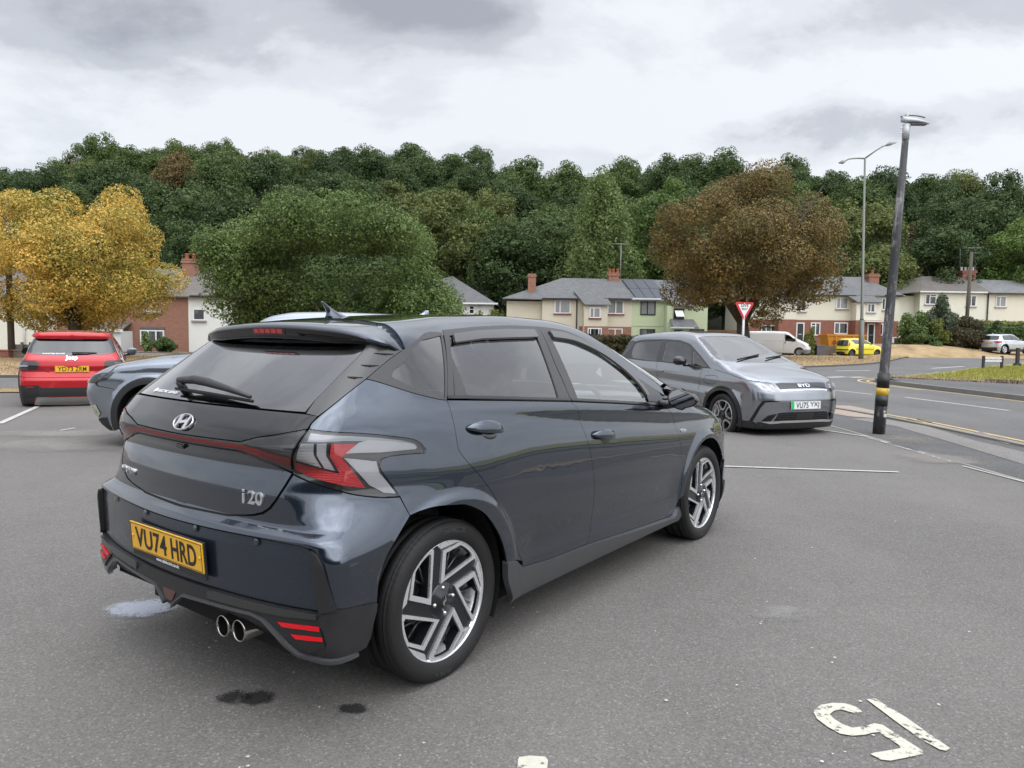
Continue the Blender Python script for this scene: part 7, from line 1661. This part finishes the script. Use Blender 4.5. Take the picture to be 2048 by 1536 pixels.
for t_ in np.linspace(0,1,12):
    xx_=dx-.07+.40*t_;wy_=.075*math.sin(min(1,.25+t_*1.1)*pi*.5)*(1-t_**4)+.004;hh=.055*(1-t_**2.2)+.006;zc_=dz+.155-.045*t_
    rs_.append([(xx_,wy_*cos(q),zc_+hh*sin(q)*(1. if sin(q)>0 else .45)) for q in np.linspace(0,2*pi,16,endpoint=False)])
fixn(MB().rings(rs_,cap0=True,cap1=True).build('lantern',LG,e))
m=MB();m.box((dx+.16,0,dz+.100),(.24,.10,.012),bev=.004);m.build('led_panel',LD,e)
fixn(MB().lathe([(0,.05),(.02,.05),(.022,.04),(.022,0)],14,0,'z',M=Matrix.Translation((dx-.0,0,dz+.205))).build('photocell',simple('photocell',(.5,.5,.5),.4),e))
m=MB();m.rings([[(dx-.09+.42*t_,.012*s_,dz+.165+.055*math.sin(pi*min(1,t_*.75+.22))+.006*q) for s_,q in((-1,0),(1,0),(1,1.6),(-1,1.6))] for t_ in np.linspace(0,.82,10)],cap0=True,cap1=True);fixn(m.build('lantern_ridge',LD,e))
for z_ in(-.02,.05): m=MB();m.tube([(dx-.085,0,dz+z_),(dx-.03,0,dz+z_)],.006,6);m.build('clamp_bolt',CHROME,e)
# tall twin arm lamp post
D_=47.;bx,by=ground(1722,720);D_=by;e=empty('lamp_post',(bx,by,0),0,'tall slim twin armed lamp post on the dry grass verge','street lamp');tx_,tz_=PX(1730,316,D_);dx=tx_-bx
GP=simple('galvanised_green',(.17,.185,.16),.6,.3,0,.5,.2,3)
m=MB();m.tube([(0,0,-.1),(dx*.2,0,tz_*.2)],.16,16);m.build('post_base',GP,e);m=MB();m.tube([(dx*.2,0,tz_*.2),(dx*.205,0,tz_*.21),(dx,0,tz_)],[.15,.10,.06],14);m.build('pole',GP,e)
def q2(u,v): a_,z_=PX(u,v,D_);return (a_-bx,0,z_)
for P_,H_ in (([q2(1731,316),q2(1752,301),q2(1765,293),q2(1774,290)],[q2(1772,291),q2(1780,287),q2(1793,285)]),([q2(1730,317),q2(1713,316.5),q2(1698,318),q2(1690,322)],[q2(1692,321),q2(1685,324),q2(1677,326)])):
    m=MB();m.tube(P_,[.055,.045,.04,.035],8);ar=m.build('arm',GP,e);m=MB();m.tube(H_,[.06,.14,.03],10);m.build('lantern',simple('lantern_far',(.28,.29,.29),.5),ar)
# give way sign
D_=23.;sx_,sz_=PX(1487.5,628,D_);e=empty('give_way_sign',(sx_,D_,0),radians(12),'triangular red and white give way sign on a grey pole','road sign')
def tri(c,r,rad,z):
    out=[]
    for a_ in(150,30,-90):
        cx_,cz_=c[0]+(r-2*rad)*cos(radians(a_)),c[1]+(r-2*rad)*sin(radians(a_))
        for q in(60,30,0,-30,-60)[::1]: out.append((cx_+rad*cos(radians(a_+q)),cz_+rad*sin(radians(a_+q))))
    return out
A_,B_=PX(1467,606,D_),PX(1508,606,D_);side=B_[0]-A_[0];R_=side/math.sqrt(3)*1.06;cz=PX(1487,605,D_)[1]-R_*.48
m=MB();m.prism(tri((0,cz),R_,.04,0),-.035,-.03,'y');o=fixn(m.build('sign_plate',simple('sign_red',(.50,.02,.03),.4),e))
m=MB();m.prism(tri((0,cz),R_*.66,.02,0),-.039,-.0355,'y');fixn(m.build('sign_face',simple('sign_white',(.72,.72,.72),.4),o))
SB=simple('sign_black',(.01,.01,.01),.4);Ms=lambda x,z:Matrix.Translation((x,-.040,z))@Matrix.Rotation(pi/2,4,'X')
textmesh('sign_lettering','GIVE',side*.21,SB,o,Ms(0,cz+side*.14),.001,.0025,.95);textmesh('sign_lettering','WAY',side*.15,SB,o,Ms(0,cz-side*.03),.001,.002,.95)
m=MB();m.tube([(0,0,-.1),(0,0,cz+R_*.45)],.038,12);m.build('pole',simple('sign_pole',(.50,.50,.50),.5,.3),e)
m=MB();m.prism(tri((0,cz),R_*.98,.04,0),-.029,-.024,'y');fixn(m.build('sign_back',simple('sign_back',(.2,.2,.2),.6,.4),e))
# street name sign and bollards
D_=29.5;a,b_=PX(1967,735,D_),PX(2004,735,D_);e=empty('street_name_sign',(a[0],D_,.2),0,'low white street name plate on two dark posts on the grass island','sign');w_=b_[0]-a[0];DKP=simple('dark_post',(.035,.035,.035),.7,0,0,.4,.2,8)
for x_ in(0,w_): m=MB();m.box((x_,.03,.26),(.085,.085,.62),bev=.01);m.build('post',DKP,e)
m=MB();m.box((w_/2,-.02,.42),(w_-.09,.02,.17));o=m.build('name_plate',simple('sign_white',(.72,.72,.72),.4),e);textmesh('sign_lettering','WHITEHOUSE ROAD',.10,SB,o,Matrix.Translation((w_/2,-.0315,.42))@Matrix.Rotation(pi/2,4,'X'),.001,.001,.78)
D_=33.;a=PX(2034,735,D_);e=empty('bollard',(a[0],D_,.15),0,'square dark timber bollard on the grass island','bollard');m=MB();m.box((0,0,.10),(.24,.24,.26),bev=.02);m.build('bollard_base',DKP,e);m=MB();m.box((0,0,.55),(.13,.13,.75),bev=.02);m.build('bollard_post',DKP,e)
# telegraph poles
WOODP=simple('telegraph_wood',(.10,.085,.07),.9,0,0,.3,.3,3)
D_=34.5;a=PX(23,700,D_);m=MB();m.tube([(0,0,-.2),(0,0,PX(23,560,D_)[1]+4)],[.15,.11],12);m.build('telegraph_pole',WOODP,None,'grey wooden telegraph pole at the left edge of the photo','telegraph pole',loc=(a[0],D_,0))
D_=63.;a=PX(1932,650,D_);z1=PX(1935,518,D_)[1];m=MB();m.tube([(0,0,-.2),(.15,0,z1)],[.17,.12],12);m.build('telegraph_pole',WOODP,None,'wooden telegraph pole in front of the white semi detached houses','telegraph pole',loc=(a[0],D_,.6))
# parking sign box seen behind the lamp post
D_=60.;a,z_=PX(1795,606,D_)
# wheelie bins
def bin_(u,v0,v1,D,w_,mat,label,lidm):
    x_,zt_=PX(u,v0,D);e=empty('wheelie_bin',(x_,D,0),.15,label,'bin','wheelie bins in front of the brick houses');h_=zt_
    m=MB();m.rings([[(s1*w_*k/2,s2*w_*.55*k,z) for s1,s2 in((-1,-1),(1,-1),(1,1),(-1,1))] for k,z in((.80,.06),(1.,h_*.92))],smooth=False,cap0=True,cap1=True);fixn(m.build('bin_body',mat,e))
    m=MB();m.box((0,0,h_*.95),(w_*1.08,w_*1.2,.07),bev=.02);m.build('lid',lidm,e)
    for s1 in(-1,1): m=MB().lathe([(.0,-.03),(.10,-.03),(.10,.03),(0,.03)],14,0,'x',M=Matrix.Translation((s1*w_*.42,w_*.5,.10)));fixn(m.build('wheel',RUBBER,e))
BGN=simple('bin_green',(.02,.07,.035),.5);BGY=simple('bin_grey',(.10,.10,.11),.5);BDK=simple('bin_charcoal',(.03,.033,.04),.5)
bin_(1578,692,714,58.6,.72,BDK,'charcoal wheelie bin standing against the front of the white van',BDK);bin_(1614,689,714,58.8,.78,BGN,'green wheelie bin between the van and the yellow green bush',BGN);bin_(1637,690,714,58.8,.72,BGY,'mid grey wheelie bin left of the yellow car',BGY);bin_(1800,675,692,64,.62,BGN,'green wheelie bin at the right corner of the brick house',BGN)
x_,z_=PX(1791,678,67.3);m=MB();m.box((0,0,0),(.45,.18,.55),bev=.03);m.build('meter_box',FASC,None,'white meter box on the brick house corner','meter box',loc=(x_,67.6,z_-.1))
x_,z_=PX(1642,698,58.5);m=MB();m.box((0,0,.4),(1.4,.25,.8));m.build('garden_wall',BRG,None,'short low wall between the grey bin and the yellow car','wall',loc=(PX(1655,700,60)[0],60.,0))
# skip
D_=62.;a,b_=PX(1646,669,D_),PX(1722,669,D_);xa,xb=a[0],b_[0];zt_=a[1];zb_=.12;e=empty('skip',((xa+xb)/2,D_,0),0,'orange yellow builders skip behind the yellow car','skip');w_=(xb-xa)/2;SK=simple('skip_orange',(.50,.20,.012),.6,0,0,.4,.2,3)
m=MB();m.rings([[(-w_*.78,-.75,zb_),(w_*.78,-.75,zb_),(w_*.78,.75,zb_),(-w_*.78,.75,zb_)],[(-w_,-.85,zt_),(w_,-.85,zt_),(w_,.85,zt_),(-w_,.85,zt_)],[(-w_*.95,-.8,zt_),(w_*.95,-.8,zt_),(w_*.95,.8,zt_),(-w_*.95,.8,zt_)],[(-w_*.8,-.7,zt_-.4),(w_*.8,-.7,zt_-.4),(w_*.8,.7,zt_-.4),(-w_*.8,.7,zt_-.4)]],smooth=False,cap0=True,cap1=True);fixn(m.build('skip_body',SK,e))
m=MB();m.box((0,-.88,zt_-.04),(w_*2+.08,.08,.12));m.box((0,.88,zt_-.04),(w_*2+.08,.08,.12));m.build('rim',SK,e)
for q in(-.55,-.1,.35): m=MB();m.box((w_*q,-.86,(zt_+zb_)/2),(.10,.07,zt_-zb_-.1));m.build('rib',SK,e)
textmesh('skip_lettering','OAKLEY',.42,SB,e,Matrix.Translation((-w_*.25,-.905,zt_*.62))@Matrix.Rotation(pi/2,4,'X'),.002,.01,1.);
fixn(MB().rings([[(w_*.7*cos(q)*k,.6*sin(q)*k,zt_-.35+h_) for q in np.linspace(0,2*pi,14,endpoint=False)] for k,h_ in((1.,0),(.8,.22),(.4,.40),(.05,.45))]).build('rubble',simple('rubble',(.30,.24,.18),.9,0,0,.3,.4,6),e))
# ================================================================ distant vehicles
PALEB=paint('paint_silver',(.42,.44,.47),.6,.33,.4,.05)
x_,y_=PX(1990,700,60)[0],60.;c=build_suv('suv','family_suv','silver grey suv parked on the right beyond the grass island',PALEB,(x_,y_,radians(22),.35),MATBLK,step=.07,tag2='KX21 OVB',face=SILVERF)
# yellow hatchback
CARS['yellow']=dict(wb=2.34,ro=.48,fo=.62,Hh=1.47,W=.78,side=[(.05,.68),(.25,.76),(.5,.79),(.8,.79),(.92,.76),(.98,.72),(1.15,.66),(1.3,.60),(1.42,.5),(1.55,.42)],rear=[(.1,-.40),(.3,-.47),(.55,-.48),(.8,-.42),(.95,-.40),(1.35,-.22),(1.5,-.1)],front=[(.1,2.85),(.3,2.94),(.55,2.96),(.72,2.90),(.9,2.7),(1.4,1.2)],top=[(-.9,1.36),(-.2,1.43),(.4,1.465),(1.0,1.45),(1.35,1.38),(2.05,1.02),(2.2,.96),(2.6,.86),(2.85,.74),(3.2,.5)],flare=.015,arch=(0,.29,.36))
YEL_=paint('paint_yellow',(.72,.62,.02),.0,.4,.05,.05)
def build_yellow():
    holes=[[(-.02,1.30),(.30,1.34),(.72,1.345),(.78,1.02),(.25,1.05)],[(.84,1.345),(1.2,1.30),(1.75,1.02),(.90,1.0)]]
    x_,y_=ground(1694,713);c,sh,bo,sx,ac=base_car('yellow','small_hatchback','bright yellow three door hatchback parked in front of the orange skip',YEL_,[('S',1.385),(-.20,1.38),(0,1.37),(.5,1.385),(1.1,1.37),(1.4,1.25),(1.8,1.06),(2.0,.97),(2.5,.86),(2.7,.77),('E',.75)],.325,holes,[(1.42,0),(1.38,-.45),(1.46,-.5),(1.9,-.62),(2.02,-.5),(2.10,0)],zlow=.22,step=.06,pose=(x_,y_+.3,radians(14),0),glass=glassmat('grey_glass',(.4,.46,.46)))
    S_,E_=SCs(sh),EFs(sh)
    for sd_ in('R','L'):
        for h_ in holes: window(sh,bo,h_,MATS['grey_glass'],sd_)
        panel('window_frame',sh,[(-.06,1.335),(.3,1.36),(1.2,1.33),(1.85,1.0),(.3,1.01)],GLOSSBLK,bo,sd_,step=.06,off=.004,gap=0,lip=.003,holes=holes)
        panel('side_strip',sh,[(.36,.62),(1.98,.60),(1.98,.57),(.36,.58)],SATBLK,bo,sd_,step=.06,off=.012,gap=0,lip=.01)
        panel('tail_lamp',sh,[(-.16,1.10),(-.28,1.12),(-.33,.90),(-.24,.84),(-.17,.92)],RED,bo,sd_,step=.05,off=.006,gap=0,lip=.004)
        panel('headlamp',sh,[(2.42,.80),(2.62,.76),(2.70,.68),(2.55,.66),(2.42,.72)],REFL,bo,sd_,step=.05,off=.006,gap=0,lip=.004)
        strip(sh,[(.80,.34),(.78,.7),(.80,1.0)],.010,bo,side=sd_);strip(sh,[(1.98,.40),(1.95,.7),(1.90,.98)],.010,bo,side=sd_)
        mirror_pod(bo,(1.72,.86,1.02),-1 if sd_=='R' else 1,SATBLK,.12,.18,.13)
    panel('rear_window',sh,[(S_,1.30),(-.36,1.30),(-.34,1.10),(-.36,.86),(S_,.80)],simple('dark_glass',(.012,.014,.015),.03,0,1.,.5),bo,'both',step=.06,off=.004,gap=0,lip=.003)
    panel('bumper_strip',sh,[(S_,.58),(-.28,.58),(-.28,.50),(S_,.50)],SATBLK,bo,'both',step=.06,off=.012,gap=0,lip=.01)
    p,n=at(sh,S_,.42,.012);plate(bo,frameM((p[0],0,.40),(0,-1,0),(.05,0,1)),'AE08 MTU',YPLATE)
    cabin(c,2.34);wheels4(c,2.34,.66,.285,R=.285,W=.17,style='steel',rimR=.19,face=simple('hub_black',(.03,.03,.03),.4))
build_yellow()
# white van
CARS['van']=dict(wb=3.1,ro=.90,fo=.83,Hh=1.95,W=.95,side=[(.05,.80),(.25,.90),(.6,.94),(1.0,.945),(1.3,.92),(1.7,.86),(1.9,.80),(2.1,.7)],rear=[(.1,-.86),(.4,-.90),(1.6,-.88),(1.9,-.82),(2.1,-.7)],front=[(.1,3.80),(.3,3.90),(.6,3.93),(.85,3.88),(1.0,3.75),(1.5,2.9),(2.1,2.)],top=[(-1.3,1.90),(-.5,1.94),(1.2,1.96),(2.0,1.93),(2.25,1.87),(3.05,1.30),(3.2,1.23),(3.55,1.10),(3.80,.93),(4.2,.6)],camber=.05,flare=.0,arch=(0,.33,.40),kt=.12)
VANP=paint('paint_white',(.66,.66,.65),.0,.4,.03,.15)
def build_van():
    holes=[[(2.02,1.68),(2.35,1.62),(2.80,1.28),(2.82,1.13),(2.05,1.16)]]
    x_,y_=ground(1534,711);c,sh,bo,sx,ac=base_car('van','panel_van','white panel van parked behind the charcoal wheelie bin',VANP,[('S',1.83),(-.5,1.82),(1.,1.84),(2.0,1.81),(2.35,1.68),(2.75,1.42),(3.05,1.22),(3.4,1.08),(3.5,.99),('E',.95)],.37,holes,[(2.33,0),(2.28,-.6),(2.38,-.68),(2.95,-.80),(3.05,-.6),(3.12,0)],zlow=.25,step=.07,pose=(x_-.35,y_+1.0,radians(-24),0))
    E_=EFs(sh)
    for sd_ in('R','L'):
        window(sh,bo,holes[0],glassmat('van_glass',(.15,.17,.17)),sd_)
        strip(sh,[(1.98,.4),(1.96,1.1),(1.99,1.7)],.014,bo,side=sd_);strip(sh,[(.55,1.15),(1.2,1.15),(1.9,1.15)],.012,bo,side=sd_);strip(sh,[(2.9,.7),(2.92,1.0),(2.86,1.2)],.012,bo,side=sd_)
        panel('headlamp',sh,[(3.28,1.02),(3.44,.98),(3.50,.84),(3.40,.78),(3.30,.86)],REFL,bo,sd_,step=.06,off=.008,gap=0,lip=.006)
        mirror_pod(bo,(2.75,1.08,1.28),-1 if sd_=='R' else 1,SATBLK,.14,.18,.26)
        q=at(sh,2.06,1.05,.02);m=MB();m.box((q[0][0],q[0][1]*(1 if sd_=='R' else -1),1.05),(.05,.03,.16));m.build('door_handle',SATBLK,bo)
    panel('grille',sh,[(3.56,.88),(E_,.86),(E_,.76),(3.6,.76)],GLOSSBLK,bo,'both',step=.06,off=.008,gap=0,lip=.004)
    panel('front_bumper',sh,[(3.15,.50),(E_,.52),(E_,.26),(3.1,.26)],simple('bumper_grey',(.16,.16,.165),.6),bo,'both',step=.06,off=.012,gap=0,lip=.008)
    p,n=at(sh,E_,.45,.02);plate(bo,frameM((p[0]+.01,0,.46),(0,1,0),(0,0,1)),'BV14 KXE',WPLATE)
    cabin(c,3.1,zs=.75);wheels4(c,3.1,.80,.325,R=.325,W=.2,style='steel',rimR=.20,face=simple('hub_grey',(.25,.25,.26),.4,.3))
build_van()

# ================================================================ showroom behind the photographer (seen in the car's reflections)
e=empty('showroom',(-3,-13,0),0,'dark fronted car showroom with white fascia behind the photographer','building')
DG=simple('showroom_glass',(.02,.022,.025),.08,0,0,.6);m=MB();m.box((0,-4,2.6),(46,8,5.2));m.build('wall',simple('showroom_cladding',(.06,.062,.066),.6,0,0,.4,.1,1),e)
m=MB();m.box((0,.06,4.9),(46.2,.2,.9));m.build('fascia',FASC,e)
for i in range(11):
    m=MB();m.box((-20+i*4,.03,2.),(3.7,.06,3.6));o=m.build('window',DG,e);f=MB();f.box((-18.02+i*4,.06,2.1),(.12,.1,4.));f.build('frame',FASC if i%3==0 else UBLK,o)
